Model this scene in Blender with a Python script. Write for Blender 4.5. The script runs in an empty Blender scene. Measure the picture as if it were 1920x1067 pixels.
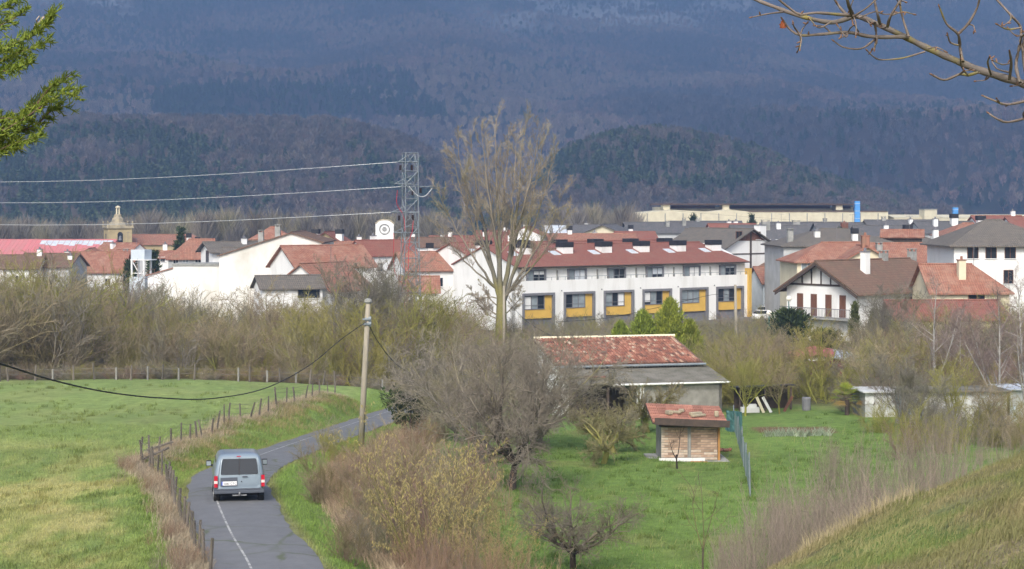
import bpy, bmesh, math, random
import numpy as np
from mathutils import Vector, Matrix

# ------------------------------------------------------------------ camera, world, sun, exposure
SC = bpy.context.scene
COL = SC.collection
R = math.radians
F, CX, HY = 3200.0, 960.0, 390.0            # focal length, centre column and horizon row of the photograph in pixels (1920 wide)

cam_data = bpy.data.cameras.new('camera')
cam_data.sensor_width = 36.0
cam_data.lens = 36.0 * F / 1920.0
cam_data.shift_y = -(533.5 - HY) / 1920.0
cam_data.clip_start = 0.1
cam_data.clip_end = 12000.0
cam = bpy.data.objects.new('camera', cam_data)
cam.location = (0, 0, 0)
cam.rotation_euler = (R(90), 0, 0)
COL.objects.link(cam)
SC.camera = cam

SUN_AZ, SUN_EL = R(192), R(42)               # sun behind the camera (azimuth clockwise from +Y)
world = bpy.data.worlds.new('World')
SC.world = world
world.use_nodes = True
wn = world.node_tree
bg = wn.nodes['Background']
sky = wn.nodes.new('ShaderNodeTexSky')
sky.sky_type = 'NISHITA'
sky.sun_disc = False
sky.sun_elevation = SUN_EL
sky.sun_rotation = SUN_AZ
sky.air_density = 1.0
sky.dust_density = 4.0
sky.ozone_density = 1.0
hs_node = wn.nodes.new('ShaderNodeHueSaturation')
hs_node.inputs['Saturation'].default_value = 0.55
wn.links.new(sky.outputs[0], hs_node.inputs['Color'])
wn.links.new(hs_node.outputs[0], bg.inputs['Color'])
bg.inputs['Strength'].default_value = 0.15

sun_data = bpy.data.lights.new('sun', 'SUN')
sun_data.energy = 1.5
sun_data.angle = R(14)
sun_data.color = (1.0, 0.95, 0.88)
sun = bpy.data.objects.new('sun', sun_data)
sun_dir = Vector((math.sin(SUN_AZ) * math.cos(SUN_EL), math.cos(SUN_AZ) * math.cos(SUN_EL), math.sin(SUN_EL)))
sun.rotation_euler = sun_dir.to_track_quat('Z', 'Y').to_euler()
COL.objects.link(sun)

SC.view_settings.view_transform = 'Standard'
SC.view_settings.look = 'None'
SC.view_settings.gamma = 1.0
SC.view_settings.use_curve_mapping = False
SC.view_settings.exposure = 0.7

SC.render.engine = 'CYCLES'
cy = SC.cycles
cy.max_bounces = 5
cy.diffuse_bounces = 2
cy.glossy_bounces = 2
cy.transmission_bounces = 2
cy.transparent_max_bounces = 4
cy.volume_bounces = 0
cy.caustics_reflective = False
cy.caustics_refractive = False
cy.use_adaptive_sampling = True
cy.adaptive_threshold = 0.028
cy.use_denoising = True
try:
    cy.denoiser = 'OPENIMAGEDENOISE'
    cy.denoising_input_passes = 'RGB_ALBEDO_NORMAL'
except Exception:
    pass

# ------------------------------------------------------------------ helpers
def P(px, py, d):
    return Vector(((px - CX) / F * d, d, -(py - HY) / F * d))

def PZ(px, py, z):
    return P(px, py, -z * F / (py - HY))

def XD(px, d):
    return (px - CX) / F * d

def ZD(py, d):
    return -(py - HY) / F * d

def srgb(r, g, b):
    def f(c):
        c /= 255.0
        return c / 12.92 if c <= 0.04045 else ((c + 0.055) / 1.055) ** 2.4
    return (f(r), f(g), f(b))

def tag(o, label=None, cat=None, group=None, kind=None):
    if label: o['label'] = label
    if cat: o['category'] = cat
    if group: o['group'] = group
    if kind: o['kind'] = kind
    return o

def empty(name, loc=(0, 0, 0), rz=0.0, label=None, cat=None, group=None):
    o = bpy.data.objects.new(name, None)
    o.location = loc
    o.rotation_euler = (0, 0, rz)
    o.empty_display_size = 0.2
    COL.objects.link(o)
    return tag(o, label, cat, group)

def copy_tree(o, parent=None):
    c = o.copy()
    COL.objects.link(c)
    c.parent = parent
    for ch in list(o.children):
        copy_tree(ch, c)
    return c

def link_mesh(name, me, parent=None):
    o = bpy.data.objects.new(name, me)
    COL.objects.link(o)
    if parent is not None:
        o.parent = parent
    return o

class MB:
    """collects boxes, tubes, prisms ... and links them as ONE mesh object"""
    def __init__(s):
        s.v = []; s.f = []; s.m = []
    def add(s, vs, fs, mi=0):
        b = len(s.v)
        s.v.extend([tuple(v) for v in vs])
        for f in fs:
            s.f.append(tuple(b + i for i in f)); s.m.append(mi)
        return s
    def box(s, x0, x1, y0, y1, z0, z1, mi=0, mtx=None):
        vs = [Vector((x, y, z)) for z in (z0, z1) for y in (y0, y1) for x in (x0, x1)]
        if mtx is not None: vs = [mtx @ v for v in vs]
        return s.add(vs, [(0, 2, 3, 1), (4, 5, 7, 6), (0, 1, 5, 4), (2, 6, 7, 3), (0, 4, 6, 2), (1, 3, 7, 5)], mi)
    def cbox(s, c, sx, sy, sz, mi=0, rot=None):
        m = Matrix.Translation(c)
        if rot is not None: m = m @ rot
        return s.box(-sx / 2, sx / 2, -sy / 2, sy / 2, -sz / 2, sz / 2, mi, m)
    def extrude_poly(s, poly, vec, mi=0):
        n = len(poly); vec = Vector(vec)
        a = [Vector(p) for p in poly]; b = [p + vec for p in a]
        fs = [tuple(range(n - 1, -1, -1)), tuple(range(n, 2 * n))]
        fs += [(i, (i + 1) % n, n + (i + 1) % n, n + i) for i in range(n)]
        return s.add(a + b, fs, mi)
    def tube(s, pts, rad, n=6, mi=0, cap=True):
        pts = [Vector(p) for p in pts]
        if not hasattr(rad, '__len__'): rad = [rad] * len(pts)
        vs = []; k = len(pts)
        for i, p in enumerate(pts):
            t = (pts[min(i + 1, k - 1)] - pts[max(i - 1, 0)])
            if t.length < 1e-9: t = Vector((0, 0, 1))
            t.normalize()
            u = t.orthogonal() if abs(t.z) > 0.95 else Vector((0, 0, 1)).cross(t)
            u.normalize(); w = t.cross(u)
            for j in range(n):
                a = 2 * math.pi * j / n
                vs.append(p + (u * math.cos(a) + w * math.sin(a)) * rad[i])
        fs = []
        for i in range(k - 1):
            for j in range(n):
                j2 = (j + 1) % n
                fs.append((i * n + j, i * n + j2, (i + 1) * n + j2, (i + 1) * n + j))
        if cap:
            fs.append(tuple(range(n - 1, -1, -1)))
            fs.append(tuple((k - 1) * n + j for j in range(n)))
        return s.add(vs, fs, mi)
    def build(s, name, mats, parent=None, smooth=False):
        me = bpy.data.meshes.new(name)
        me.from_pydata(s.v, [], s.f)
        if not isinstance(mats, (list, tuple)): mats = [mats]
        for m in mats: me.materials.append(m)
        if len(mats) > 1: me.polygons.foreach_set('material_index', s.m)
        if smooth: me.polygons.foreach_set('use_smooth', [True] * len(s.f))
        me.update()
        return link_mesh(name, me, parent)

def np_mesh(name, verts, faces, mat, col=None, smooth=False):
    """numpy vertices (N,3), faces (M,3|4), optional per-vertex colour (N,3) stored as attribute 'col'"""
    me = bpy.data.meshes.new(name)
    verts = np.ascontiguousarray(verts, dtype=np.float32); faces = np.ascontiguousarray(faces, dtype=np.int32)
    n, k = faces.shape
    me.vertices.add(len(verts)); me.vertices.foreach_set('co', verts.ravel())
    me.loops.add(n * k); me.loops.foreach_set('vertex_index', faces.ravel())
    me.polygons.add(n)
    me.polygons.foreach_set('loop_start', np.arange(0, n * k, k, dtype=np.int32))
    me.polygons.foreach_set('loop_total', np.full(n, k, dtype=np.int32))
    if smooth: me.polygons.foreach_set('use_smooth', np.ones(n, dtype=bool))
    if col is not None:
        a = me.attributes.new('col', 'FLOAT_COLOR', 'POINT')
        c4 = np.ones((len(verts), 4), dtype=np.float32); c4[:, :3] = col
        a.data.foreach_set('color', c4.ravel())
    me.materials.append(mat)
    me.update(calc_edges=True)
    return me

# ------------------------------------------------------------------ value noise for numpy
class VNoise:
    def __init__(s, seed):
        s.t = np.random.default_rng(seed).random((256, 256)).astype(np.float64)
    def __call__(s, x, y):
        xi = np.floor(x).astype(int); yi = np.floor(y).astype(int)
        fx = x - xi; fy = y - yi
        fx = fx * fx * (3 - 2 * fx); fy = fy * fy * (3 - 2 * fy)
        t = s.t
        a = t[xi & 255, yi & 255]; b = t[(xi + 1) & 255, yi & 255]
        c = t[xi & 255, (yi + 1) & 255]; d = t[(xi + 1) & 255, (yi + 1) & 255]
        return (a * (1 - fx) + b * fx) * (1 - fy) + (c * (1 - fx) + d * fx) * fy
    def fbm(s, x, y, o=4):
        v = 0; a = 0.5; n = 0
        for i in range(o):
            v = v + a * s(x * 2 ** i + 17.3 * i, y * 2 ** i + 5.1 * i); n += a; a *= 0.5
        return v / n

def sstep(a, b, x):
    t = np.clip((x - a) / (b - a), 0, 1)
    return t * t * (3 - 2 * t)

# ------------------------------------------------------------------ materials
def new_mat(name):
    m = bpy.data.materials.new(name)
    m.use_nodes = True
    nt = m.node_tree
    b = nt.nodes['Principled BSDF']
    b.inputs['Specular IOR Level'].default_value = 0.3
    return m, nt, b

def pmat(name, c1, c2=None, scale=2.0, rough=0.85, bump=0.0, bscale=30.0, stretch=(1, 1, 1), metal=0.0,
         spec=0.3, rnd=0.0, detail=5.0, lo=0.35, hi=0.65, coat=0.0):
    """two real surface colours mixed by noise, fine relief by bump"""
    m, nt, b = new_mat(name)
    N, L = nt.nodes, nt.links
    b.inputs['Roughness'].default_value = rough
    b.inputs['Metallic'].default_value = metal
    b.inputs['Specular IOR Level'].default_value = spec
    if coat: b.inputs['Coat Weight'].default_value = coat
    tc = N.new('ShaderNodeTexCoord'); mp = N.new('ShaderNodeMapping')
    mp.inputs['Scale'].default_value = stretch
    L.new(tc.outputs['Object'], mp.inputs['Vector'])
    out = None
    if c2 is not None:
        n1 = N.new('ShaderNodeTexNoise'); n1.inputs['Scale'].default_value = scale
        n1.inputs['Detail'].default_value = detail; n1.inputs['Roughness'].default_value = 0.6
        L.new(mp.outputs[0], n1.inputs['Vector'])
        rp = N.new('ShaderNodeValToRGB')
        rp.color_ramp.elements[0].position = lo; rp.color_ramp.elements[0].color = (*c1, 1)
        rp.color_ramp.elements[1].position = hi; rp.color_ramp.elements[1].color = (*c2, 1)
        L.new(n1.outputs['Fac'], rp.inputs['Fac'])
        out = rp.outputs['Color']
    if rnd:
        oi = N.new('ShaderNodeObjectInfo'); hv = N.new('ShaderNodeHueSaturation')
        mr = N.new('ShaderNodeMapRange')
        mr.inputs['To Min'].default_value = 1 - rnd; mr.inputs['To Max'].default_value = 1 + rnd
        L.new(oi.outputs['Random'], mr.inputs['Value']); L.new(mr.outputs[0], hv.inputs['Value'])
        if out is not None: L.new(out, hv.inputs['Color'])
        else: hv.inputs['Color'].default_value = (*c1, 1)
        out = hv.outputs['Color']
    if out is not None: L.new(out, b.inputs['Base Color'])
    else: b.inputs['Base Color'].default_value = (*c1, 1)
    if bump:
        n2 = N.new('ShaderNodeTexNoise'); n2.inputs['Scale'].default_value = bscale; n2.inputs['Detail'].default_value = 4
        L.new(mp.outputs[0], n2.inputs['Vector'])
        bp = N.new('ShaderNodeBump'); bp.inputs['Strength'].default_value = bump; bp.inputs['Distance'].default_value = 0.05
        L.new(n2.outputs['Fac'], bp.inputs['Height']); L.new(bp.outputs[0], b.inputs['Normal'])
    return m

def attr_mat(name, rough=0.9, nscale=3.0, namt=0.25, rnd=0.0, spec=0.2, trans=0.0, bump=0.0, bscale=8.0, huernd=0.0):
    """colour from the mesh's own 'col' attribute with noise variation"""
    m, nt, b = new_mat(name)
    N, L = nt.nodes, nt.links
    b.inputs['Roughness'].default_value = rough
    b.inputs['Specular IOR Level'].default_value = spec
    at = N.new('ShaderNodeAttribute'); at.attribute_name = 'col'
    hv = N.new('ShaderNodeHueSaturation')
    L.new(at.outputs['Color'], hv.inputs['Color'])
    tc = N.new('ShaderNodeTexCoord')
    n1 = N.new('ShaderNodeTexNoise'); n1.inputs['Scale'].default_value = nscale; n1.inputs['Detail'].default_value = 6
    n1.inputs['Roughness'].default_value = 0.7
    L.new(tc.outputs['Object'], n1.inputs['Vector'])
    mr = N.new('ShaderNodeMapRange')
    mr.inputs['From Min'].default_value = 0.25; mr.inputs['From Max'].default_value = 0.75
    mr.inputs['To Min'].default_value = 1 - namt; mr.inputs['To Max'].default_value = 1 + namt
    L.new(n1.outputs['Fac'], mr.inputs['Value'])
    val = mr.outputs[0]
    if rnd:
        oi = N.new('ShaderNodeObjectInfo')
        m2 = N.new('ShaderNodeMapRange'); m2.inputs['To Min'].default_value = 1 - rnd; m2.inputs['To Max'].default_value = 1 + rnd
        L.new(oi.outputs['Random'], m2.inputs['Value'])
        mu = N.new('ShaderNodeMath'); mu.operation = 'MULTIPLY'
        L.new(val, mu.inputs[0]); L.new(m2.outputs[0], mu.inputs[1]); val = mu.outputs[0]
        if huernd:
            ml = N.new('ShaderNodeMath'); ml.operation = 'MULTIPLY'; ml.inputs[1].default_value = 7.31
            fr = N.new('ShaderNodeMath'); fr.operation = 'FRACT'
            m3 = N.new('ShaderNodeMapRange'); m3.inputs['To Min'].default_value = 0.5 - huernd; m3.inputs['To Max'].default_value = 0.5 + huernd
            L.new(oi.outputs['Random'], ml.inputs[0]); L.new(ml.outputs[0], fr.inputs[0]); L.new(fr.outputs[0], m3.inputs['Value'])
            L.new(m3.outputs[0], hv.inputs['Hue'])
    L.new(val, hv.inputs['Value'])
    L.new(hv.outputs['Color'], b.inputs['Base Color'])
    if trans:
        b.inputs['Subsurface Weight'].default_value = 0.0
    if bump:
        n2 = N.new('ShaderNodeTexNoise'); n2.inputs['Scale'].default_value = bscale; n2.inputs['Detail'].default_value = 5
        L.new(tc.outputs['Object'], n2.inputs['Vector'])
        bp = N.new('ShaderNodeBump'); bp.inputs['Strength'].default_value = bump; bp.inputs['Distance'].default_value = 0.15
        L.new(n2.outputs['Fac'], bp.inputs['Height']); L.new(bp.outputs[0], b.inputs['Normal'])
    return m

def roof_mat(name, c1, c2, c3, pitch=0.25, row=0.4, rough=0.85, nscale=0.9):
    """clay tile roof: ribs down the slope (local X), rows across (local Y), patchy colour per tile"""
    m, nt, b = new_mat(name)
    N, L = nt.nodes, nt.links
    b.inputs['Roughness'].default_value = rough
    tc = N.new('ShaderNodeTexCoord')
    br = N.new('ShaderNodeTexBrick')
    br.inputs['Scale'].default_value = 1.0
    br.inputs['Brick Width'].default_value = pitch; br.inputs['Row Height'].default_value = row
    br.inputs['Mortar Size'].default_value = 0.02; br.inputs['Bias'].default_value = 0.0
    br.offset = 0.0
    br.inputs['Color1'].default_value = (*c1, 1); br.inputs['Color2'].default_value = (*c2, 1)
    br.inputs['Mortar'].default_value = (*[c * 0.55 for c in c1], 1)
    L.new(tc.outputs['Object'], br.inputs['Vector'])
    n1 = N.new('ShaderNodeTexNoise'); n1.inputs['Scale'].default_value = nscale; n1.inputs['Detail'].default_value = 7; n1.inputs['Roughness'].default_value = 0.65
    L.new(tc.outputs['Object'], n1.inputs['Vector'])
    rp = N.new('ShaderNodeValToRGB'); rp.color_ramp.elements[0].position = 0.45; rp.color_ramp.elements[1].position = 0.72
    rp.color_ramp.elements[0].color = (0, 0, 0, 1); rp.color_ramp.elements[1].color = (0.8, 0.8, 0.8, 1)
    L.new(n1.outputs['Fac'], rp.inputs['Fac'])
    mx = N.new('ShaderNodeMix'); mx.data_type = 'RGBA'
    L.new(rp.outputs['Color'], mx.inputs[0]); L.new(br.outputs['Color'], mx.inputs[6])
    mx.inputs[7].default_value = (*c3, 1)
    L.new(mx.outputs[2], b.inputs['Base Color'])
    wv = N.new('ShaderNodeTexWave'); wv.bands_direction = 'X'; wv.inputs['Scale'].default_value = 1.0 / pitch / 3.0
    L.new(tc.outputs['Object'], wv.inputs['Vector'])
    bp = N.new('ShaderNodeBump'); bp.inputs['Strength'].default_value = 0.5; bp.inputs['Distance'].default_value = 0.06
    L.new(wv.outputs['Fac'], bp.inputs['Height']); L.new(bp.outputs[0], b.inputs['Normal'])
    return m

M = {}
M['white_wall'] = pmat('white_wall', (0.80, 0.80, 0.78), (0.58, 0.57, 0.53), 0.55, 0.9, 0.1, 12, stretch=(1, 1, 0.22), lo=0.48, hi=0.82, detail=9)
M['stained_wall'] = pmat('stained_wall', (0.78, 0.77, 0.73), (0.45, 0.42, 0.34), 0.22, 0.9, 0.15, 10, stretch=(1, 1, 0.6), lo=0.42, hi=0.78, detail=8)
M['cream_wall'] = pmat('cream_wall', (0.72, 0.66, 0.48), (0.62, 0.56, 0.40), 0.5, 0.9)
M['grey_wall'] = pmat('grey_wall', (0.48, 0.49, 0.49), (0.38, 0.39, 0.38), 0.5, 0.9, 0.1)
M['blue_wall'] = pmat('blue_wall', (0.62, 0.68, 0.72), (0.50, 0.56, 0.60), 0.6, 0.8)
M['stone_wall'] = pmat('stone_wall', (0.42, 0.36, 0.24), (0.25, 0.22, 0.16), 0.9, 0.95, 0.6, 3)
M['ochre_wall'] = pmat('ochre_wall', (0.46, 0.37, 0.20), (0.36, 0.29, 0.17), 0.7, 0.95, 0.2, 6)
M['concrete'] = pmat('concrete', (0.36, 0.36, 0.34), (0.22, 0.22, 0.20), 1.2, 0.95, 0.2, 20)
M['tile_red'] = roof_mat('tile_red', (0.275, 0.108, 0.078), (0.24, 0.092, 0.068), (0.23, 0.12, 0.09))
M['tile_orange'] = roof_mat('tile_orange', (0.33, 0.148, 0.095), (0.27, 0.115, 0.078), (0.37, 0.24, 0.175))
M['tile_old'] = roof_mat('tile_old', (0.30, 0.125, 0.082), (0.37, 0.19, 0.13), (0.22, 0.145, 0.10))
M['tile_brown'] = roof_mat('tile_brown', (0.17, 0.10, 0.07), (0.21, 0.13, 0.09), (0.12, 0.095, 0.065))
M['tile_grey'] = roof_mat('tile_grey', (0.145, 0.13, 0.11), (0.18, 0.155, 0.13), (0.10, 0.095, 0.085))
M['slate_grey'] = roof_mat('slate_grey', (0.115, 0.115, 0.12), (0.15, 0.14, 0.14), (0.09, 0.09, 0.085))
M['sheet_pink'] = roof_mat('sheet_pink', (0.55, 0.17, 0.18), (0.50, 0.19, 0.19), (0.45, 0.22, 0.20), 0.8, 6.0)
M['sheet_blue'] = pmat('sheet_blue', (0.45, 0.50, 0.56), (0.62, 0.64, 0.66), 1.5, 0.5)
M['frame_grey'] = pmat('frame_grey', (0.16, 0.16, 0.175), (0.20, 0.20, 0.21), 2, 0.6)
M['frame_white'] = pmat('frame_white', (0.75, 0.75, 0.74), None, rough=0.6)
M['wood_brown'] = pmat('wood_brown', (0.13, 0.058, 0.035), (0.17, 0.08, 0.05), 3, 0.75, stretch=(1, 1, 0.3))
M['wood_dark'] = pmat('wood_dark', (0.055, 0.042, 0.035), (0.09, 0.065, 0.05), 3, 0.8)
M['yellow_panel'] = pmat('yellow_panel', (0.66, 0.43, 0.10), (0.60, 0.38, 0.085), 1.0, 0.7)
M['black_metal'] = pmat('black_metal', (0.018, 0.018, 0.022), (0.03, 0.03, 0.034), 3, 0.6)
M['galv'] = pmat('galv', (0.24, 0.275, 0.295), (0.18, 0.21, 0.23), 3, 0.6, metal=0.2)
M['white_paint'] = pmat('white_paint', (0.78, 0.78, 0.76), (0.68, 0.68, 0.66), 2, 0.6)
M['red_paint'] = pmat('red_paint', (0.45, 0.04, 0.05), None, rough=0.6)
M['blue_paint'] = pmat('blue_paint', (0.10, 0.36, 0.80), (0.09, 0.32, 0.72), 1, 0.6)
M['red_wall'] = pmat('red_wall', (0.20, 0.05, 0.05), (0.14, 0.04, 0.04), 1.5, 0.8)
M['insulator'] = pmat('insulator', (0.03, 0.015, 0.012), None, rough=0.35)

def glass_mat(name, c, rough=0.12):
    m, nt, b = new_mat(name)
    b.inputs['Base Color'].default_value = (*c, 1)
    b.inputs['Roughness'].default_value = rough
    b.inputs['Specular IOR Level'].default_value = 0.4
    return m
M['glass'] = glass_mat('glass', (0.022, 0.026, 0.032), 0.08)
M['glass_pale'] = pmat('glass_pale', (0.20, 0.24, 0.26), (0.30, 0.34, 0.36), 0.9, 0.15, spec=0.6)
M['skylight'] = pmat('skylight', (0.62, 0.66, 0.70), None, rough=0.15, spec=0.7)
# ------------------------------------------------------------------ terrain: the lie of the land
GRD = -16.0                                     # village level below the camera
road_left = [(430, 1180, -9.55), (400, 1067, -9.8), (370, 1000, -9.95), (352, 936, -10.25), (358, 900, -10.6), (394, 876, -11.0), (440, 858, -11.5),
             (489, 841, -12.0), (563, 817, -12.7), (620, 799, -13.2), (716, 768, -14.0), (800, 748, -14.5), (880, 735, -14.9)]
ctrl = []
def cp(px, py, z): ctrl.append(tuple(PZ(px, py, z)))
def cw(x, y, z): ctrl.append((x, y, z))
for a in road_left: cp(*a)
# the hill the camera stands on, and its shoulder to the right
for a in [(0, 0, -1.6), (0, -25, -1.0), (-15, 0, -4.0), (-35, 8, -7.0), (15, 0, -0.6), (30, 8, 0.2), (45, 20, -1.0), (0, 8, -2.9), (-4, 8, -3.4),
          (0, 14, -4.2), (0, 20, -5.6), (-6, 20, -6.2), (-12, 25, -7.2), (0, 30, -7.8), (-8, 32, -8.2), (8, 32, -8.2), (-25, 25, -8.2), (-30, 40, -9.5),
          (2.6, 8, -2.15), (4.5, 12, -2.05), (6, 10, -1.5), (2.0, 13, -3.25), (3.2, 14, -2.9), (8, 16, -1.9),
          (6.0, 20, -2.94), (5.3, 20, -3.2), (4.6, 20, -3.5), (3.7, 20, -3.83), (2.9, 20, -4.25), (8.5, 21, -2.2), (12, 22, -1.6), (20, 24, -1.6),
          (4.5, 25, -6.4), (7.5, 25, -5.8), (12, 27, -5.6), (20, 32, -5.8), (2, 25, -7.0),
          (5, 36, -9.4), (11, 38, -9.4), (20, 42, -9.2), (35, 45, -8.0), (13, 48, -11.0), (6, 46, -10.6), (0, 44, -10.2), (26, 60, -11.6)]: cw(*a)
# meadow on the left
for a in [(0, 1067, -10.4), (150, 1067, -10.2), (290, 1067, -9.9), (0, 900, -11.0), (150, 900, -10.8), (250, 870, -10.6), (330, 960, -10.2), (300, 905, -10.4),
          (0, 780, -12.0), (200, 780, -11.8), (340, 833, -11.1), (430, 787, -11.6), (520, 759, -12.0), (600, 740, -12.4), (680, 728, -13.0), (0, 715, -13.0), (200, 712, -13.0), (400, 714, -13.0),
          (540, 722, -12.9), (-200, 800, -11.5), (-200, 715, -13), (-300, 1067, -10.5)]: cp(*a)
# orchard, gardens
for a in [(640, 1067, -10.3), (800, 1067, -11.0), (700, 950, -11.3), (1075, 1067, -11.3), (1300, 1067, -11.4), (1000, 960, -11.9), (1200, 920, -12.2), (1130, 870, -12.5), (1290, 866, -12.65),
          (1405, 920, -12.4), (1380, 815, -13.0), (1000, 860, -12.6), (1290, 790, -13.6), (1000, 790, -13.8), (1480, 820, -12.9), (1480, 778, -13.3), (1700, 805, -13.0),
          (1890, 805, -12.9), (1700, 900, -12.3), (1900, 880, -12.2), (2100, 850, -12.0), (850, 800, -13.4), (760, 850, -12.9), (690, 860, -12.6), (620, 880, -11.6), (575, 950, -10.7)]: cp(*a)
for a in [(-60, 135, -13.6), (-20, 138, -13.9), (0, 140, -14.4), (20, 140, -14.2), (45, 140, -13.4), (70, 140, -13.2), (-80, 170, -14.8), (-30, 175, -15.1), (5, 175, -15.4), (28, 175, -14.9),
          (36, 184, -13.7), (50, 182, -13.4), (70, 185, -13.4), (-60, 220, -16), (0, 222, -16.3), (30, 215, -15.8), (36, 246, -15.6), (60, 210, -14.2), (80, 220, -14.5), (-120, 240, -16), (120, 240, -15),
          (-150, 330, -16), (-40, 330, -16), (60, 330, -16), (150, 330, -16), (-200, 480, -16), (0, 480, -16), (200, 480, -16), (-300, 700, -16), (0, 700, -16), (300, 700, -16),
          (-120, 130, -13), (-100, 60, -11), (-60, 60, -10.8), (100, 130, -12), (90, 60, -10), (-500, 1000, -16), (0, 1000, -16), (500, 1000, -16), (-900, 1600, -16), (900, 1600, -16), (0, 1600, -16)]: cw(*a)
C = np.array(ctrl)
_A = np.linalg.norm(C[:, None, :2] - C[None, :, :2], axis=2)
_n = len(C)
_S = np.zeros((_n + 3, _n + 3)); _S[:_n, :_n] = -_A - 0.15 * np.eye(_n)
_S[:_n, _n] = 1; _S[_n, :_n] = 1; _S[:_n, _n + 1:] = C[:, :2]; _S[_n + 1:, :_n] = C[:, :2].T
_W = np.linalg.solve(_S, np.concatenate([C[:, 2], np.zeros(3)]))

# road centre line
_rl = [PZ(*a) for a in road_left]
def resample(pts, step):
    pts = np.array([tuple(p) for p in pts]); out = []
    # Catmull-Rom
    ext = np.vstack([2 * pts[0] - pts[1], pts, 2 * pts[-1] - pts[-2]])
    for i in range(1, len(ext) - 2):
        p0, p1, p2, p3 = ext[i - 1], ext[i], ext[i + 1], ext[i + 2]
        k = max(2, int(np.linalg.norm(p2 - p1) / step))
        for j in range(k):
            t = j / k
            out.append(0.5 * ((2 * p1) + (-p0 + p2) * t + (2 * p0 - 5 * p1 + 4 * p2 - p3) * t * t + (-p0 + 3 * p1 - 3 * p2 + p3) * t ** 3))
    out.append(pts[-1])
    return np.array(out)
RL = resample(_rl, 0.6)
_t = np.gradient(RL[:, :2], axis=0); _t /= np.linalg.norm(_t, axis=1)[:, None]
RN = np.stack([_t[:, 1], -_t[:, 0]], axis=1)     # to the right of travel
ROAD_W = 3.0
RC = RL.copy(); RC[:, :2] += RN * ROAD_W / 2

VN = VNoise(3); VN2 = VNoise(11)
def H(x, y, detail=True):
    x = np.atleast_1d(np.asarray(x, float)); y = np.atleast_1d(np.asarray(y, float)); sh = x.shape
    xf = x.ravel(); yf = y.ravel(); out = np.empty(len(xf))
    for i in range(0, len(xf), 20000):
        a = xf[i:i + 20000]; b = yf[i:i + 20000]
        r = np.sqrt((a[:, None] - C[None, :, 0]) ** 2 + (b[:, None] - C[None, :, 1]) ** 2)
        z = -r @ _W[:_n] + _W[_n] + a * _W[_n + 1] + b * _W[_n + 2]
        if detail:
            z = z + (VN.fbm(a * 0.35, b * 0.35, 3) - 0.5) * 0.22 + (VN2.fbm(a * 0.9 + 8, b * 0.7, 3) - 0.5) * 0.30 * (1 - sstep(22, 30, b)) + (VN2(a * 0.08, b * 0.08) - 0.5) * 0.25 * sstep(25, 45, b)
        m = (b > 35) & (b < 165) & (a < 8) & (a > -30)
        if m.any():
            am, bm = a[m], b[m]
            dd = (am[:, None] - RC[None, :, 0]) ** 2 + (bm[:, None] - RC[None, :, 1]) ** 2
            j = np.argmin(dd, axis=1); dist = np.sqrt(dd[np.arange(len(j)), j])
            w = 1 - sstep(1.75, 3.1, dist)
            z[m] = z[m] * (1 - w) + (RC[j, 2] - 0.07) * w
        out[i:i + 20000] = z
    return out.reshape(sh)
def h1(x, y): return float(H([x], [y])[0])
def road_dist(x, y):
    x = np.asarray(x).ravel(); y = np.asarray(y).ravel()
    dd = (x[:, None] - RC[None, :, 0]) ** 2 + (y[:, None] - RC[None, :, 1]) ** 2
    return np.sqrt(dd.min(axis=1))
def on_ground(px, d, dz=0.0):
    x = XD(px, d)
    return Vector((x, d, h1(x, d) + dz))

# field fence lines (world xy), used by the ground colours and by the fence itself
fence_px = [(392, 1075, -9.75), (372, 1040, -9.8), (345, 985, -9.95), (322, 935, -10.2), (312, 905, -10.4), (262, 868, -10.6), (300, 850, -10.85), (340, 833, -11.1), (430, 787, -11.6),
            (520, 759, -12.0), (600, 740, -12.4), (640, 733, -12.7)]
FENCE = [PZ(*a) for a in fence_px]
FP = np.array([(p.x, p.y) for p in FENCE])
def seg_dist(x, y, poly):
    best = np.full(x.shape, 1e9)
    for (x0, y0), (x1, y1) in zip(poly[:-1], poly[1:]):
        dx, dy = x1 - x0, y1 - y0
        t = np.clip(((x - x0) * dx + (y - y0) * dy) / (dx * dx + dy * dy), 0, 1)
        best = np.minimum(best, np.hypot(x - x0 - t * dx, y - y0 - t * dy))
    return best

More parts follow.
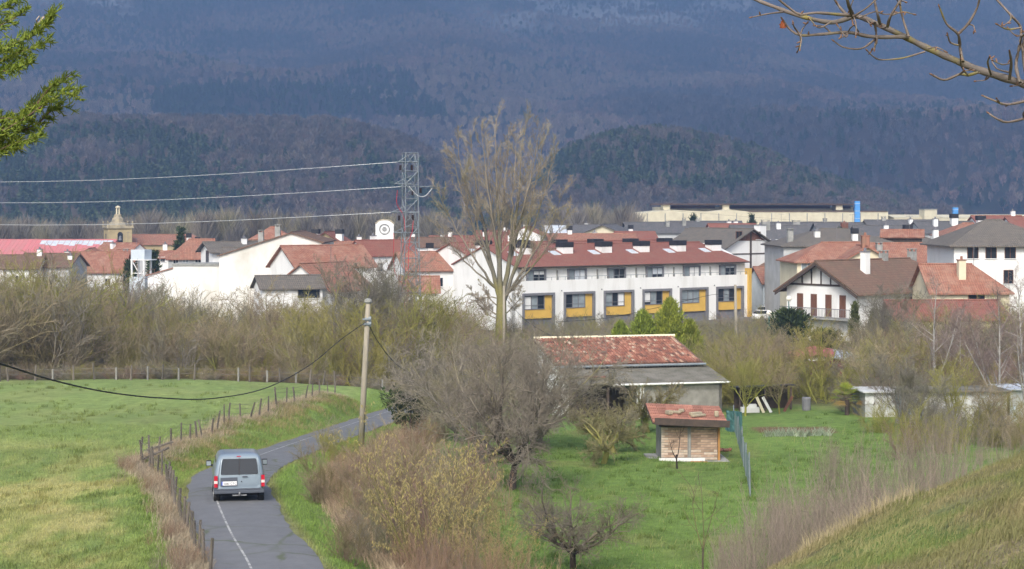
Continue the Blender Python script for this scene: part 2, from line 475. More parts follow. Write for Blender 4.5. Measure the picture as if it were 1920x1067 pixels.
def ground_colour(x, y):
    """real colours of turf, straw, soil and street by place"""
    n1 = VN.fbm(x * 0.11 + 3, y * 0.06 + 9, 4); n2 = VN2.fbm(x * 0.5, y * 0.25, 4); n3 = VN.fbm(x * 2.1 + 40, y * 1.4, 3)
    green = np.array([0.175, 0.238, 0.072]); lush = np.array([0.128, 0.200, 0.045]); straw = np.array([0.40, 0.34, 0.15]); olive = np.array([0.25, 0.27, 0.075])
    dry = np.array([0.36, 0.27, 0.17]); soil = np.array([0.15, 0.095, 0.055]); street = np.array([0.20, 0.19, 0.18]); scrub = np.array([0.10, 0.085, 0.045])
    def mix(a, b, t): return a * (1 - t[:, None]) + b * t[:, None]
    c = np.tile(green, (len(x), 1))
    px = CX + F * x / np.maximum(y, 1)
    left = sstep(-9, -13, x) * sstep(40, 46, y)
    near = 1 - sstep(62, 86, y)
    field_straw = np.clip(sstep(0.40, 0.62, n1 * 0.55 + n2 * 0.45), 0, 1) * (0.25 + 0.75 * near)
    c = mix(c, mix(np.tile(olive, (len(x), 1)), straw, sstep(0.35, 0.7, n2)), left * field_straw * 0.6)
    c = mix(c, np.tile(straw * 0.9, (len(x), 1)), left * near * sstep(0.55, 0.7, n3) * 0.35)
    right = sstep(-3, 0, x) * sstep(44, 50, y)
    c = mix(c, np.tile(lush, (len(x), 1)), right * 0.9)
    c = mix(c, np.tile(straw * 0.7, (len(x), 1)), right * sstep(0.6, 0.75, n2) * 0.25)
    # camera hill: pale dry turf
    hill = 1 - sstep(24, 33, y)
    hc = mix(np.tile(np.array([0.16, 0.15, 0.06]), (len(x), 1)), np.array([0.21, 0.175, 0.10]), sstep(0.35, 0.65, n2))
    hc = mix(hc, np.array([0.095, 0.170, 0.030]), sstep(0.5, 0.7, VN.fbm(x * 0.6, y * 0.4, 3)) * 0.8)
    c = mix(c, hc, hill)
    # straw along the field fence
    fd = seg_dist(x, y, FP)
    c = mix(c, np.tile(dry, (len(x), 1)), (1 - sstep(0.35, 0.9, fd + 0.8 * (n2 - 0.5))) * 0.8)
    # edges of the road
    m = (y > 35) & (y < 165) & (x < 8) & (x > -30)
    rd = np.full(len(x), 99.0)
    if m.any(): rd[m] = road_dist(x[m], y[m])
    c = mix(c, np.tile(np.array([0.145, 0.215, 0.05]), (len(x), 1)), (1 - sstep(2.6, 4.5, rd)) * 0.7)
    c = mix(c, np.tile(np.array([0.22, 0.18, 0.10]), (len(x), 1)), (1 - sstep(1.55, 1.95, rd + 0.3 * (n2 - 0.5))) * 0.6)
    # vegetable plot behind the mesh fence
    p0 = (XD(1495, 98.5), 98.5)
    plot = (1 - sstep(2.0, 2.5, np.abs(x - p0[0]))) * (1 - sstep(1.6, 2.1, np.abs(y - p0[1] - 1.2)))
    c = mix(c, np.tile(soil, (len(x), 1)), plot)
    # scrub floor and village streets
    c = mix(c, np.tile(scrub, (len(x), 1)), sstep(127, 133, y + 14 * sstep(0, 8, x)) * 0.9)
    c = mix(c, np.tile(street, (len(x), 1)), sstep(225, 245, y) * (1 - sstep(380, 430, y)))
    c = mix(c, np.tile(np.array([0.15, 0.13, 0.08]), (len(x), 1)), sstep(420, 470, y))
    c *= (0.80 + 0.40 * n3)[:, None] * (0.82 + 0.36 * VN2.fbm(x * 0.23 + 60, y * 0.16 + 60, 4))[:, None]
    return np.clip(c, 0.01, 1)

ys = [-30.0]
while ys[-1] < 2600:
    y = ys[-1]
    ys.append(y + (1.2 if y < 8 else 0.45 if y < 30 else 0.5 if y < 80 else 0.8 if y < 130 else 0.012 * y * (1 if y < 260 else 2.2)))
ys = np.array(ys)
us = np.linspace(-1, 1, 330)
us = np.sign(us) * (0.75 * np.abs(us) + 0.25 * np.abs(us) ** 3)
GY, GU = np.meshgrid(ys, us, indexing='ij')
GX = GU * (28 + 0.42 * np.maximum(GY, 0))
GZ = H(GX, GY)
gv = np.stack([GX.ravel(), GY.ravel(), GZ.ravel()], 1)
ny, nu = GX.shape
ii = (np.arange(ny - 1)[:, None] * nu + np.arange(nu - 1)[None]).ravel()
gf = np.stack([ii, ii + 1, ii + nu + 1, ii + nu], 1)
M['turf'] = attr_mat('turf', 0.95, 1.6, 0.30, bump=0.9, bscale=5.0)
ground_me = np_mesh('ground', gv, gf, M['turf'], ground_colour(gv[:, 0], gv[:, 1]), smooth=True)
tag(link_mesh('ground', ground_me), 'grassy meadow, orchard and valley floor', kind='structure')

# ------------------------------------------------------------------ road
def asphalt():
    m, nt, b = new_mat('asphalt')
    N, L = nt.nodes, nt.links
    b.inputs['Roughness'].default_value = 0.8
    tc = N.new('ShaderNodeTexCoord')
    n1 = N.new('ShaderNodeTexNoise'); n1.inputs['Scale'].default_value = 1.6; n1.inputs['Detail'].default_value = 10; n1.inputs['Roughness'].default_value = 0.75
    L.new(tc.outputs['Object'], n1.inputs['Vector'])
    rp = N.new('ShaderNodeValToRGB')
    rp.color_ramp.elements[0].position = 0.3; rp.color_ramp.elements[0].color = (0.125, 0.128, 0.135, 1)
    rp.color_ramp.elements[1].position = 0.7; rp.color_ramp.elements[1].color = (0.172, 0.175, 0.182, 1)
    L.new(n1.outputs['Fac'], rp.inputs['Fac'])
    # cracks with moss in them
    nz = N.new('ShaderNodeTexNoise'); nz.inputs['Scale'].default_value = 1.3; nz.inputs['Detail'].default_value = 4
    L.new(tc.outputs['Object'], nz.inputs['Vector'])
    mxv = N.new('ShaderNodeMix'); mxv.data_type = 'RGBA'; mxv.inputs[0].default_value = 0.35
    L.new(tc.outputs['Object'], mxv.inputs[6]); L.new(nz.outputs['Color'], mxv.inputs[7])
    vo = N.new('ShaderNodeTexVoronoi'); vo.feature = 'DISTANCE_TO_EDGE'; vo.inputs['Scale'].default_value = 0.75
    L.new(mxv.outputs[2], vo.inputs['Vector'])
    cr = N.new('ShaderNodeMapRange'); cr.inputs['From Min'].default_value = 0.015; cr.inputs['From Max'].default_value = 0.055
    cr.inputs['To Min'].default_value = 0.75; cr.inputs['To Max'].default_value = 0.0
    L.new(vo.outputs['Distance'], cr.inputs['Value'])
    n3 = N.new('ShaderNodeTexNoise'); n3.inputs['Scale'].default_value = 0.35
    L.new(tc.outputs['Object'], n3.inputs['Vector'])
    gt = N.new('ShaderNodeMapRange'); gt.inputs['From Min'].default_value = 0.48; gt.inputs['From Max'].default_value = 0.62
    L.new(n3.outputs['Fac'], gt.inputs['Value'])
    mu = N.new('ShaderNodeMath'); mu.operation = 'MULTIPLY'; L.new(cr.outputs[0], mu.inputs[0]); L.new(gt.outputs[0], mu.inputs[1])
    mx = N.new('ShaderNodeMix'); mx.data_type = 'RGBA'
    L.new(mu.outputs[0], mx.inputs[0]); L.new(rp.outputs['Color'], mx.inputs[6]); mx.inputs[7].default_value = (0.085, 0.10, 0.045, 1)
    L.new(mx.outputs[2], b.inputs['Base Color'])
    n2 = N.new('ShaderNodeTexNoise'); n2.inputs['Scale'].default_value = 40
    L.new(tc.outputs['Object'], n2.inputs['Vector'])
    bp = N.new('ShaderNodeBump'); bp.inputs['Strength'].default_value = 0.3; bp.inputs['Distance'].default_value = 0.02
    L.new(n2.outputs['Fac'], bp.inputs['Height']); L.new(bp.outputs[0], b.inputs['Normal'])
    return m
M['asphalt'] = asphalt()
nr = len(RL); KR = 9
rng = np.random.default_rng(5)
el = (VN.fbm(np.arange(nr) * 0.35, np.zeros(nr), 3) - 0.5) * 0.35; er = (VN2.fbm(np.arange(nr) * 0.35, np.zeros(nr) + 7, 3) - 0.5) * 0.35
rv = []
for k in range(KR):
    t = k / (KR - 1)
    off = -0.02 + el * (1 - t) + (ROAD_W + er) * t - el * 0
    crown = 0.05 * (1 - (2 * t - 1) ** 2)
    edge = -0.03 if k in (0, KR - 1) else 0
    rv.append(np.stack([RL[:, 0] + RN[:, 0] * off, RL[:, 1] + RN[:, 1] * off, RL[:, 2] + crown + edge], 1))
rv = np.stack(rv, 1).reshape(-1, 3)
ii = (np.arange(nr - 1)[:, None] * KR + np.arange(KR - 1)[None]).ravel()
rf = np.stack([ii, ii + 1, ii + KR + 1, ii + KR], 1)
road = link_mesh('road', np_mesh('road', rv, rf, M['asphalt'], smooth=True))
tag(road, 'narrow grey asphalt lane curving past the meadow', kind='structure')
def line_mat():
    m, nt, b = new_mat('road_paint')
    N, L = nt.nodes, nt.links
    b.inputs['Roughness'].default_value = 0.8
    tc = N.new('ShaderNodeTexCoord'); n1 = N.new('ShaderNodeTexNoise'); n1.inputs['Scale'].default_value = 3.5; n1.inputs['Detail'].default_value = 6
    L.new(tc.outputs['Object'], n1.inputs['Vector'])
    rp = N.new('ShaderNodeValToRGB')
    rp.color_ramp.elements[0].position = 0.38; rp.color_ramp.elements[0].color = (0.20, 0.20, 0.20, 1)
    rp.color_ramp.elements[1].position = 0.55; rp.color_ramp.elements[1].color = (0.40, 0.40, 0.385, 1)
    L.new(n1.outputs['Fac'], rp.inputs['Fac']); L.new(rp.outputs['Color'], b.inputs['Base Color'])
    return m
M['road_paint'] = line_mat()
lv = []
for off in (0.95, 1.015):
    lv.append(np.stack([RL[:, 0] + RN[:, 0] * off, RL[:, 1] + RN[:, 1] * off, RL[:, 2] + 0.052], 1))
lv = np.stack(lv, 1).reshape(-1, 3)
ii = np.arange(nr - 1) * 2
link_mesh('road_marking', np_mesh('road_marking', lv, np.stack([ii, ii + 1, ii + 3, ii + 2], 1), M['road_paint']), road)

# ------------------------------------------------------------------ mountain and hills
VM = VNoise(21); VM2 = VNoise(22)
MS = 1.45
def mountain_z(x, y):
    x = x / MS; y = y / MS
    s = np.maximum(y - 1120, 0)
    base = -16 + 0.115 * s + 0.000045 * s * s
    wx = x + 0.35 * (y - 1100) * 0.6 + 160 * (VM(x * 0.0016, y * 0.0012) - 0.5)
    spur = 1 - np.abs(2 * VM.fbm(wx * 0.0021 + 3.1, y * 0.0005 + 1.7, 3) - 1) * 1.6
    g2 = VM2.fbm(x * 0.006, y * 0.004, 4) - 0.5
    amp = 75 * sstep(1150, 1900, y) + 20 * sstep(1120, 1400, y)
    z = base + amp * (spur - 0.55) + 26 * g2 * sstep(1150, 1600, y) + 6 * (VM2.fbm(x * 0.03, y * 0.03, 2) - 0.5)
    # low wooded spur on the right
    z = z + 42 * np.exp(-((y - 1380) / 170) ** 2) * sstep(80, 330, x) * (0.7 + 0.5 * VM(x * 0.006, 4.2 + 0 * x))
    return np.maximum(z * MS + 7, -22)
my = [1560.0]
while my[-1] < 6200: my.append(my[-1] * 1.0085)
my = np.array(my); mu_ = np.linspace(-0.5, 0.5, 330)
MY, MU = np.meshgrid(my, mu_, indexing='ij'); MX = MU * MY
MZ = mountain_z(MX, MY)
mv = np.stack([MX.ravel(), MY.ravel(), MZ.ravel()], 1)
n1, n2 = MX.shape
ii = (np.arange(n1 - 1)[:, None] * n2 + np.arange(n2 - 1)[None]).ravel()
mf = np.stack([ii, ii + 1, ii + n2 + 1, ii + n2], 1)
def rock_mask(x, y, z):
    el_ = z / y
    r = sstep(0.098, 0.116, el_ + 0.035 * (VM.fbm(x * 0.003, y * 0.003, 4) - 0.5)) * sstep(0.40, 0.56, VM2.fbm(x * 0.007 + 9, z * 0.02, 4))
    return r * sstep(0.36, 0.5, VM.fbm(x * 0.0012 + 4.6, y * 0.0008 + 2, 2))
def mtn_colour(x, y, z):
    w = np.array([0.045, 0.033, 0.031]); w2 = np.array([0.066, 0.045, 0.040]); g = np.array([0.030, 0.040, 0.022]); rk = np.array([0.34, 0.33, 0.33])
    n = VM2.fbm(x * 0.004 + 5, y * 0.003, 4); k = VM.fbm(x * 0.012, y * 0.012, 3)
    c = w[None] * (1 - n[:, None]) + w2[None] * n[:, None]
    gm = (sstep(0.56, 0.66, VM.fbm(x * 0.0035 + 31, y * 0.0035, 3)) * 0.7)[:, None]
    c = c * (1 - gm) + g * gm
    r = rock_mask(x, y, z)[:, None] * (0.4 + 0.8 * k[:, None])
    return c * (1 - r) + rk * r
M['hillside'] = attr_mat('hillside', 1.0, 0.06, 0.35, spec=0.0)
mtn = link_mesh('mountain', np_mesh('mountain', mv, mf, M['hillside'], mtn_colour(mv[:, 0], mv[:, 1], mv[:, 2]), smooth=True))
tag(mtn, 'dark wooded mountain side rising behind the village', kind='structure')

def hill(name, ridge, d0, foot, label, seed):
    rp_ = np.array(ridge, float)
    pxs = np.linspace(rp_[0, 0], rp_[-1, 0], 150)
    zr = -(np.interp(pxs, rp_[:, 0], rp_[:, 1]) - HY) / F * d0
    k = np.ones(9) / 9
    zr = np.convolve(np.pad(zr, 4, 'edge'), k, 'valid')
    dd = np.linspace(foot, d0 + 420, 70)
    D, PX = np.meshgrid(dd, pxs, indexing='ij'); ZR = np.tile(zr, (len(dd), 1))
    X = (PX - CX) / F * D
    t = np.where(D < d0, sstep(foot, d0, D) ** 0.85, 1 - 0.8 * sstep(d0, d0 + 420, D))
    nz = VNoise(seed)
    Z = -18 + (ZR + 18) * t + 9 * (nz.fbm(X * 0.012, D * 0.012, 3) - 0.5) * t
    v = np.stack([X.ravel(), D.ravel(), Z.ravel()], 1)
    a, b_ = X.shape
    ii = (np.arange(a - 1)[:, None] * b_ + np.arange(b_ - 1)[None]).ravel()
    n = VM.fbm(v[:, 0] * 0.02, v[:, 1] * 0.02, 3)[:, None]
    c = np.array([0.10, 0.085, 0.06]) * (1 - n) + np.array([0.14, 0.11, 0.09]) * n
    o = link_mesh(name, np_mesh(name, v, np.stack([ii, ii + 1, ii + b_ + 1, ii + b_], 1), M['hillside'], c, smooth=True))
    tag(o, label, kind='structure')
    return X, D, Z
HA = hill('wooded_hill', [(-420, 240), (-100, 236), (60, 238), (160, 232), (260, 236), (400, 238), (520, 240), (640, 240), (760, 275), (860, 330), (960, 392), (1020, 410)], 1500, 900, 'low wooded hill behind the church and the pylon', 31)
HB = hill('wooded_hill', [(960, 405), (1010, 345), (1050, 300), (1110, 272), (1180, 258), (1240, 256), (1300, 266), (1390, 290), (1480, 320), (1560, 348), (1640, 372), (1740, 400), (1800, 408)], 1400, 1000, 'dark conifer covered knoll behind the factory', 32)
# ------------------------------------------------------------------ growing plants
M['bark'] = attr_mat('bark', 0.95, 6.0, 0.25, rnd=0.12, spec=0.1, huernd=0.012)
M['leaf'] = attr_mat('leaf', 0.75, 2.0, 0.18, rnd=0.12, spec=0.25, huernd=0.01)

def rand_perp(rnd, t):
    while True:
        v = Vector((rnd.uniform(-1, 1), rnd.uniform(-1, 1), rnd.uniform(-1, 1)))
        v -= t * v.dot(t)
        if v.length > 0.1:
            return v.normalized()

def strand(rnd, p, d, length, r0, r1, nseg, wob, up):
    pts = [p.copy()]; rad = [r0]; d = d.normalized()
    sl = length / nseg
    for i in range(nseg):
        d = (d + Vector((rnd.gauss(0, wob), rnd.gauss(0, wob), rnd.gauss(0, wob) + up))).normalized()
        p = p + d * sl
        pts.append(p.copy()); rad.append(r0 + (r1 - r0) * (i + 1) / nseg)
    return pts, rad

def grow(seed, stems, levels):
    """stems: list of (pts, radii); levels: dicts n,len,ang,r,seg,wob,up,t0 -> list of strand lists per level"""
    rnd = random.Random(seed)
    out = [[(p, r) for p, r in stems]]
    for L in levels:
        cur = []
        for pts, rad in out[-1]:
            k = len(pts) - 1
            plen = sum((pts[i + 1] - pts[i]).length for i in range(k))
            n = L['n'] if not isinstance(L['n'], tuple) else rnd.randint(*L['n'])
            for j in range(n):
                t = L.get('t0', 0.25) + (1 - L.get('t0', 0.25)) * (j + rnd.random()) / n
                f = min(t * k, k - 1e-4); i = int(f); u = f - i
                p = pts[i].lerp(pts[i + 1], u); tg = (pts[i + 1] - pts[i]).normalized()
                rr = rad[i] + (rad[i + 1] - rad[i]) * u
                a = R(L['ang'] + rnd.gauss(0, L.get('angv', 12)))
                d = tg * math.cos(a) + rand_perp(rnd, tg) * math.sin(a)
                d.z += L.get('lift', 0.0)
                ln = (L['abs'] if 'abs' in L else plen * L['len']) * rnd.uniform(0.65, 1.25) * (1 - L.get('tip', 0.45) * t)
                r0 = min(rr * L.get('rk', 0.6), L.get('rmax', 9)); r0 = max(r0, L['rmin'])
                cur.append(strand(rnd, p, d, ln, r0, max(r0 * L.get('rt', 0.35), L['rmin'] * 0.7), L['seg'], L['wob'], L['up']))
        out.append(cur)
    return out

def strands_np(strands, n, colf):
    """strands -> verts, faces, colours; colf(points array, radii array) -> colours"""
    groups = {}
    for p, r in strands: groups.setdefault(len(p), []).append((p, r))
    V = []; Fc = []; Cc = []; base = 0
    ang = np.arange(n) * 2 * np.pi / n
    for k, lst in groups.items():
        Pn = np.array([[tuple(q) for q in p] for p, r in lst]); Rn = np.array([r for p, r in lst])
        T = np.empty_like(Pn); T[:, 1:-1] = Pn[:, 2:] - Pn[:, :-2]; T[:, 0] = Pn[:, 1] - Pn[:, 0]; T[:, -1] = Pn[:, -1] - Pn[:, -2]
        T /= np.maximum(np.linalg.norm(T, axis=2, keepdims=True), 1e-9)
        ref = np.where(np.abs(T[..., 2:3]) > 0.9, np.array([1.0, 0, 0]), np.array([0, 0, 1.0]))
        U = np.cross(ref, T); U /= np.maximum(np.linalg.norm(U, axis=2, keepdims=True), 1e-9)
        Wv = np.cross(T, U)
        ring = (U[:, :, None] * np.cos(ang)[None, None, :, None] + Wv[:, :, None] * np.sin(ang)[None, None, :, None]) * Rn[:, :, None, None] + Pn[:, :, None]
        S = len(lst)
        V.append(ring.reshape(-1, 3))
        c = colf(Pn.reshape(-1, 3), Rn.ravel())
        Cc.append(np.repeat(c, n, axis=0))
        s_i, k_i, j_i = np.meshgrid(np.arange(S), np.arange(k - 1), np.arange(n), indexing='ij')
        b0 = base + s_i * k * n + k_i * n
        j2 = (j_i + 1) % n
        Fc.append(np.stack([b0 + j_i, b0 + j2, b0 + n + j2, b0 + n + j_i], -1).reshape(-1, 4))
        base += S * k * n
    return np.concatenate(V), np.concatenate(Fc), np.concatenate(Cc)

def cat_np(parts):
    V = []; Fc = []; Cc = []; b = 0
    for v, f, c in parts:
        V.append(v); Fc.append(f + b); Cc.append(c); b += len(v)
    return np.concatenate(V), np.concatenate(Fc), np.concatenate(Cc)

def colfun(thick, thin, rth, seed=0, moss=None, mossamt=0.0, ns=0.5):
    nz = VNoise(100 + seed); thick = np.array(thick); thin = np.array(thin)
    def f(p, r):
        t = np.clip(r / rth, 0, 1)[:, None]
        c = thin * (1 - t) + thick * t
        if moss is not None:
            m = (sstep(0.55 - mossamt * 0.4, 0.75 - mossamt * 0.3, nz.fbm((p[:, 0] + 0.6 * p[:, 1]) * ns + 50, p[:, 2] * ns + 50, 3)) * (0.35 + 0.65 * t[:, 0]))[:, None]
            c = c * (1 - m) + np.array(moss) * m
        return c * (0.85 + 0.3 * nz(p[:, 0] * 6 * ns, p[:, 2] * 6 * ns))[:, None]
    return f

def tree_meshes(seed, stems, levels, cf, ntrunk=1, name='tree', sides=(7, 5, 4, 3, 3)):
    lv = grow(seed, stems, levels)
    tr = cat_np([strands_np(l, sides[i], cf) for i, l in enumerate(lv[:ntrunk]) if l])
    cr = cat_np([strands_np(l, sides[min(i + ntrunk, len(sides) - 1)], cf) for i, l in enumerate(lv[ntrunk:]) if l])
    return (np_mesh(name + '_trunk', tr[0], tr[1], M['bark'], tr[2], smooth=True), np_mesh(name + '_crown', cr[0], cr[1], M['bark'], cr[2], smooth=True), lv)

def place_tree(name, meshes, loc, rz=0.0, sc=1.0, label=None, cat='tree', group=None, tname='trunk'):
    o = empty(name, loc, rz, label, cat, group)
    o.scale = (sc, sc, sc) if not hasattr(sc, '__len__') else sc
    link_mesh(tname, meshes[0], o); link_mesh('crown', meshes[1], o)
    return o

def multi_stems(seed, n, height, r0, spread, lean, seg=5, wob=0.07, up=0.05):
    rnd = random.Random(seed); st = []
    for i in range(n):
        a = rnd.uniform(0, 2 * math.pi); q = rnd.random() ** 0.5
        p = Vector((math.cos(a) * q * spread * 0.25, math.sin(a) * q * spread * 0.25, -0.15))
        d = Vector((math.cos(a) * q * lean, math.sin(a) * q * lean, 1))
        st.append(strand(rnd, p, d, height * rnd.uniform(0.6, 1.05), r0 * rnd.uniform(0.6, 1.1), r0 * 0.18, seg, wob, up))
    return st

# prototypes that one 'stuff' object scatters
def proto_obj(name, v, f, c, mat):
    return bpy.data.objects.new(name, np_mesh(name, v, f, mat, c))

def scatter(name, pts, rot, scl, pid, protos, label, kind='stuff'):
    me = bpy.data.meshes.new(name)
    pts = np.asarray(pts, np.float32); n = len(pts)
    me.vertices.add(n); me.vertices.foreach_set('co', pts.ravel())
    a = me.attributes.new('rot', 'FLOAT_VECTOR', 'POINT'); a.data.foreach_set('vector', np.asarray(rot, np.float32).ravel())
    a = me.attributes.new('scl', 'FLOAT_VECTOR', 'POINT'); a.data.foreach_set('vector', np.asarray(scl, np.float32).ravel())
    a = me.attributes.new('pid', 'INT', 'POINT'); a.data.foreach_set('value', np.asarray(pid, np.int32).ravel())
    o = link_mesh(name, me)
    coll = bpy.data.collections.new(name + '_kinds')
    for q in protos: coll.objects.link(q)
    ng = bpy.data.node_groups.new(name + '_scatter', 'GeometryNodeTree')
    ng.interface.new_socket('Geometry', in_out='INPUT', socket_type='NodeSocketGeometry')
    ng.interface.new_socket('Geometry', in_out='OUTPUT', socket_type='NodeSocketGeometry')
    N, L = ng.nodes, ng.links
    gi = N.new('NodeGroupInput'); go = N.new('NodeGroupOutput')
    ci = N.new('GeometryNodeCollectionInfo'); ci.inputs['Collection'].default_value = coll
    ci.inputs['Separate Children'].default_value = True; ci.inputs['Reset Children'].default_value = True
    ip = N.new('GeometryNodeInstanceOnPoints'); ip.inputs['Pick Instance'].default_value = True
    def na(nm, typ):
        q = N.new('GeometryNodeInputNamedAttribute'); q.data_type = typ; q.inputs['Name'].default_value = nm
        return q.outputs['Attribute']
    L.new(gi.outputs[0], ip.inputs['Points']); L.new(ci.outputs[0], ip.inputs['Instance'])
    L.new(na('pid', 'INT'), ip.inputs['Instance Index'])
    L.new(na('rot', 'FLOAT_VECTOR'), ip.inputs['Rotation']); L.new(na('scl', 'FLOAT_VECTOR'), ip.inputs['Scale'])
    L.new(ip.outputs[0], go.inputs[0])
    md = o.modifiers.new('scatter', 'NODES'); md.node_group = ng
    tag(o, label, kind=kind)
    return o

def tri_cloud(rng, cen, nrm_len, wid):
    """random thin triangles: centres (N,3), direction*length (N,3), half width (N,)"""
    n = len(cen)
    side = np.cross(nrm_len, rng.normal(size=(n, 3))); side /= np.maximum(np.linalg.norm(side, axis=1, keepdims=True), 1e-9)
    a = cen - side * wid[:, None]; b = cen + side * wid[:, None]; c = cen + nrm_len
    v = np.stack([a, b, c], 1).reshape(-1, 3)
    f = np.arange(n * 3).reshape(-1, 3)
    return v, f

def far_conifer(seed, cols, n=260, rag=0.25, wide=0.27, round_=False):
    rng = np.random.default_rng(seed)
    t = rng.random(n) ** 0.8; a = rng.random(n) * 2 * np.pi
    if round_:
        rr = wide * np.sin(np.clip(t, 0.03, 0.97) * np.pi) ** 0.6 * (0.55 + 0.45 * rng.random(n)); z = 0.35 + 0.6 * t
    else:
        rr = wide * (1 - t) ** 0.8 * (0.5 + 0.5 * rng.random(n)) + 0.01; z = 0.12 + 0.86 * t
    cen = np.stack([np.cos(a) * rr * 0.5, np.sin(a) * rr * 0.5, z + 0.03], 1)
    dr = np.stack([np.cos(a) * rr * 0.8, np.sin(a) * rr * 0.8, -0.05 + 0.10 * rng.random(n)], 1) + rng.normal(size=(n, 3)) * 0.02
    v, f = tri_cloud(rng, cen, dr, 0.035 + 0.03 * rng.random(n))
    tv, tf = tri_cloud(rng, np.zeros((3, 3)), np.tile([0, 0, 0.9], (3, 1)), np.full(3, 0.025))
    c = np.array(cols[0]) + (np.array(cols[1]) - np.array(cols[0])) * rng.random((n, 1))
    v = np.concatenate([v, tv]); f = np.concatenate([f, tf + n * 3])
    return v, f, np.concatenate([np.repeat(c, 3, 0), np.tile([0.06, 0.05, 0.04], (9, 1))])

def far_bare(seed, cols, n=170, wide=0.34, upright=0.6, low=0.3, wd=0.010):
    rng = np.random.default_rng(seed)
    t = low + (0.93 - low) * rng.random(n); a = rng.random(n) * 2 * np.pi
    u = (t - low) / (0.93 - low)
    rr = wide * np.sin(np.clip(0.12 + 0.85 * u, 0, 1) * np.pi) ** 0.7 * rng.random(n) ** 0.5
    cen = np.stack([np.cos(a) * rr * 0.75, np.sin(a) * rr * 0.75, t - 0.08], 1)
    dr = np.stack([np.cos(a) * 0.12, np.sin(a) * 0.12, np.full(n, 0.20 * upright + 0.05)], 1) * (0.6 + 0.8 * rng.random((n, 1))) + rng.normal(size=(n, 3)) * 0.03
    v, f = tri_cloud(rng, cen, dr, wd * (0.6 + rng.random(n)))
    k = 7
    aa = rng.random(k) * 2 * np.pi
    tv, tf = tri_cloud(rng, np.zeros((k, 3)), np.stack([np.cos(aa) * wide * 0.5, np.sin(aa) * wide * 0.5, 0.6 + 0.3 * rng.random(k)], 1), np.full(k, 0.016))
    c = np.array(cols[0]) + (np.array(cols[1]) - np.array(cols[0])) * rng.random((n, 1))
    return np.concatenate([v, tv]), np.concatenate([f, tf + n * 3]), np.concatenate([np.repeat(c, 3, 0), np.tile(np.array(cols[1]) * 1.1, (k * 3, 1))])

# ---- woods on the mountain, the hills and along the river
def proj(x, y, z): return CX + F * x / y, HY - F * z / y
rng = np.random.default_rng(77)
UPK, UPB = 2.0, 2.9
DK = [((0.016, 0.026, 0.015), (0.036, 0.050, 0.024)), ((0.022, 0.035, 0.016), (0.048, 0.062, 0.026)), ((0.014, 0.024, 0.016), (0.030, 0.042, 0.024))]
BR = [((0.034, 0.030, 0.032), (0.060, 0.052, 0.054)), ((0.052, 0.040, 0.036), (0.095, 0.072, 0.062)), ((0.080, 0.052, 0.046), (0.135, 0.092, 0.080)), ((0.085, 0.064, 0.052), (0.145, 0.112, 0.090))]
M['wood_far'] = attr_mat('wood_far', 1.0, 0.4, 0.1, rnd=0.3, spec=0.0, huernd=0.02)
hill_conifs = [proto_obj('conifer_kind.%03d' % (10 + i), *far_conifer(230 + i, [np.array(q) * 1.9 + np.array([0.035, 0.042, 0.028]) for q in DK[i]], round_=(i == 1), wide=0.30 if i == 1 else 0.24), M['wood_far']) for i in range(3)]
hill_bares = [proto_obj('kind_bare.%03d' % (10 + i), *far_bare(240 + i, [np.array(q) * 1.2 + np.array([0.075, 0.072, 0.066]) for q in BR[i]], n=230, wide=0.33, wd=0.016), M['wood_far']) for i in range(4)]
conifs = [proto_obj('conifer_kind.%03d' % i, *far_conifer(200 + i, [np.array(q) * UPK for q in DK[i]], round_=(i == 1), wide=0.30 if i == 1 else 0.24), M['wood_far']) for i in range(3)]
bares = [proto_obj('kind_bare.%03d' % i, *far_bare(220 + i, [np.array(q) * UPB for q in BR[i]], wide=0.33, wd=0.020), M['wood_far']) for i in range(4)]

def wood(name, x, y, z, con_p, hmin, hmax, label, kinds=None, fld=None):
    n = len(x)
    rot = np.stack([np.zeros(n), np.zeros(n), rng.random(n) * 6.28], 1)
    hh = hmin + (hmax - hmin) * rng.random(n) ** 1.3
    wd = hh * (0.85 + 0.4 * rng.random(n))
    isc = rng.random(n) < con_p
    pid = np.where(isc, rng.integers(0, 3, n), 3 + (rng.integers(0, 4, n) if fld is None else np.clip((fld * 4 + rng.normal(0, 0.55, n)).astype(int), 0, 3)))
    return scatter(name, np.stack([x, y, z - 0.4], 1), rot, np.stack([wd, wd, hh], 1), pid, kinds or (conifs + bares), label)

NM = 52000
yy = np.sqrt(1660 ** 2 + rng.random(NM) * (4800 ** 2 - 1660 ** 2)); xx = (rng.random(NM) * 0.84 - 0.42) * yy
zz = mountain_z(xx, yy); ppx, ppy = proj(xx, yy, zz)
rk = rock_mask(xx, yy, zz)
keep = (rng.random(NM) > rk * 0.75) & (ppy > -120)
edge = 26 * (VM.fbm(ppx * 0.012, ppy * 0.03, 3) - 0.5)
belt = ((ppy > 158 + edge - 20 * sstep(560, 700, ppx) + 22 * sstep(450, 300, ppx)) & (ppy < 232 + edge) & (ppx > 290 + 2 * edge) & (ppx < 850 - (235 - ppy) * 0.9 + edge)).astype(float)
belt2 = ((ppx > 1560) & (ppx < 1800) & (np.abs(ppy - 215 + 0.3 * edge) < 18)).astype(float)
con = np.clip(0.92 * belt + 0.35 * belt2 + 0.30 * sstep(0.56, 0.66, VM.fbm(xx * 0.0024 + 31, yy * 0.0024, 3)) + 0.03, 0, 1)
wood('mountain_forest', xx[keep], yy[keep], zz[keep], con[keep], 9, 16, 'bare brown and dark conifer forest over the mountain side', None, sstep(0.30, 0.70, VM.fbm(xx[keep] * 0.0035 + 7, zz[keep] * 0.012 + yy[keep] * 0.0007, 4)))

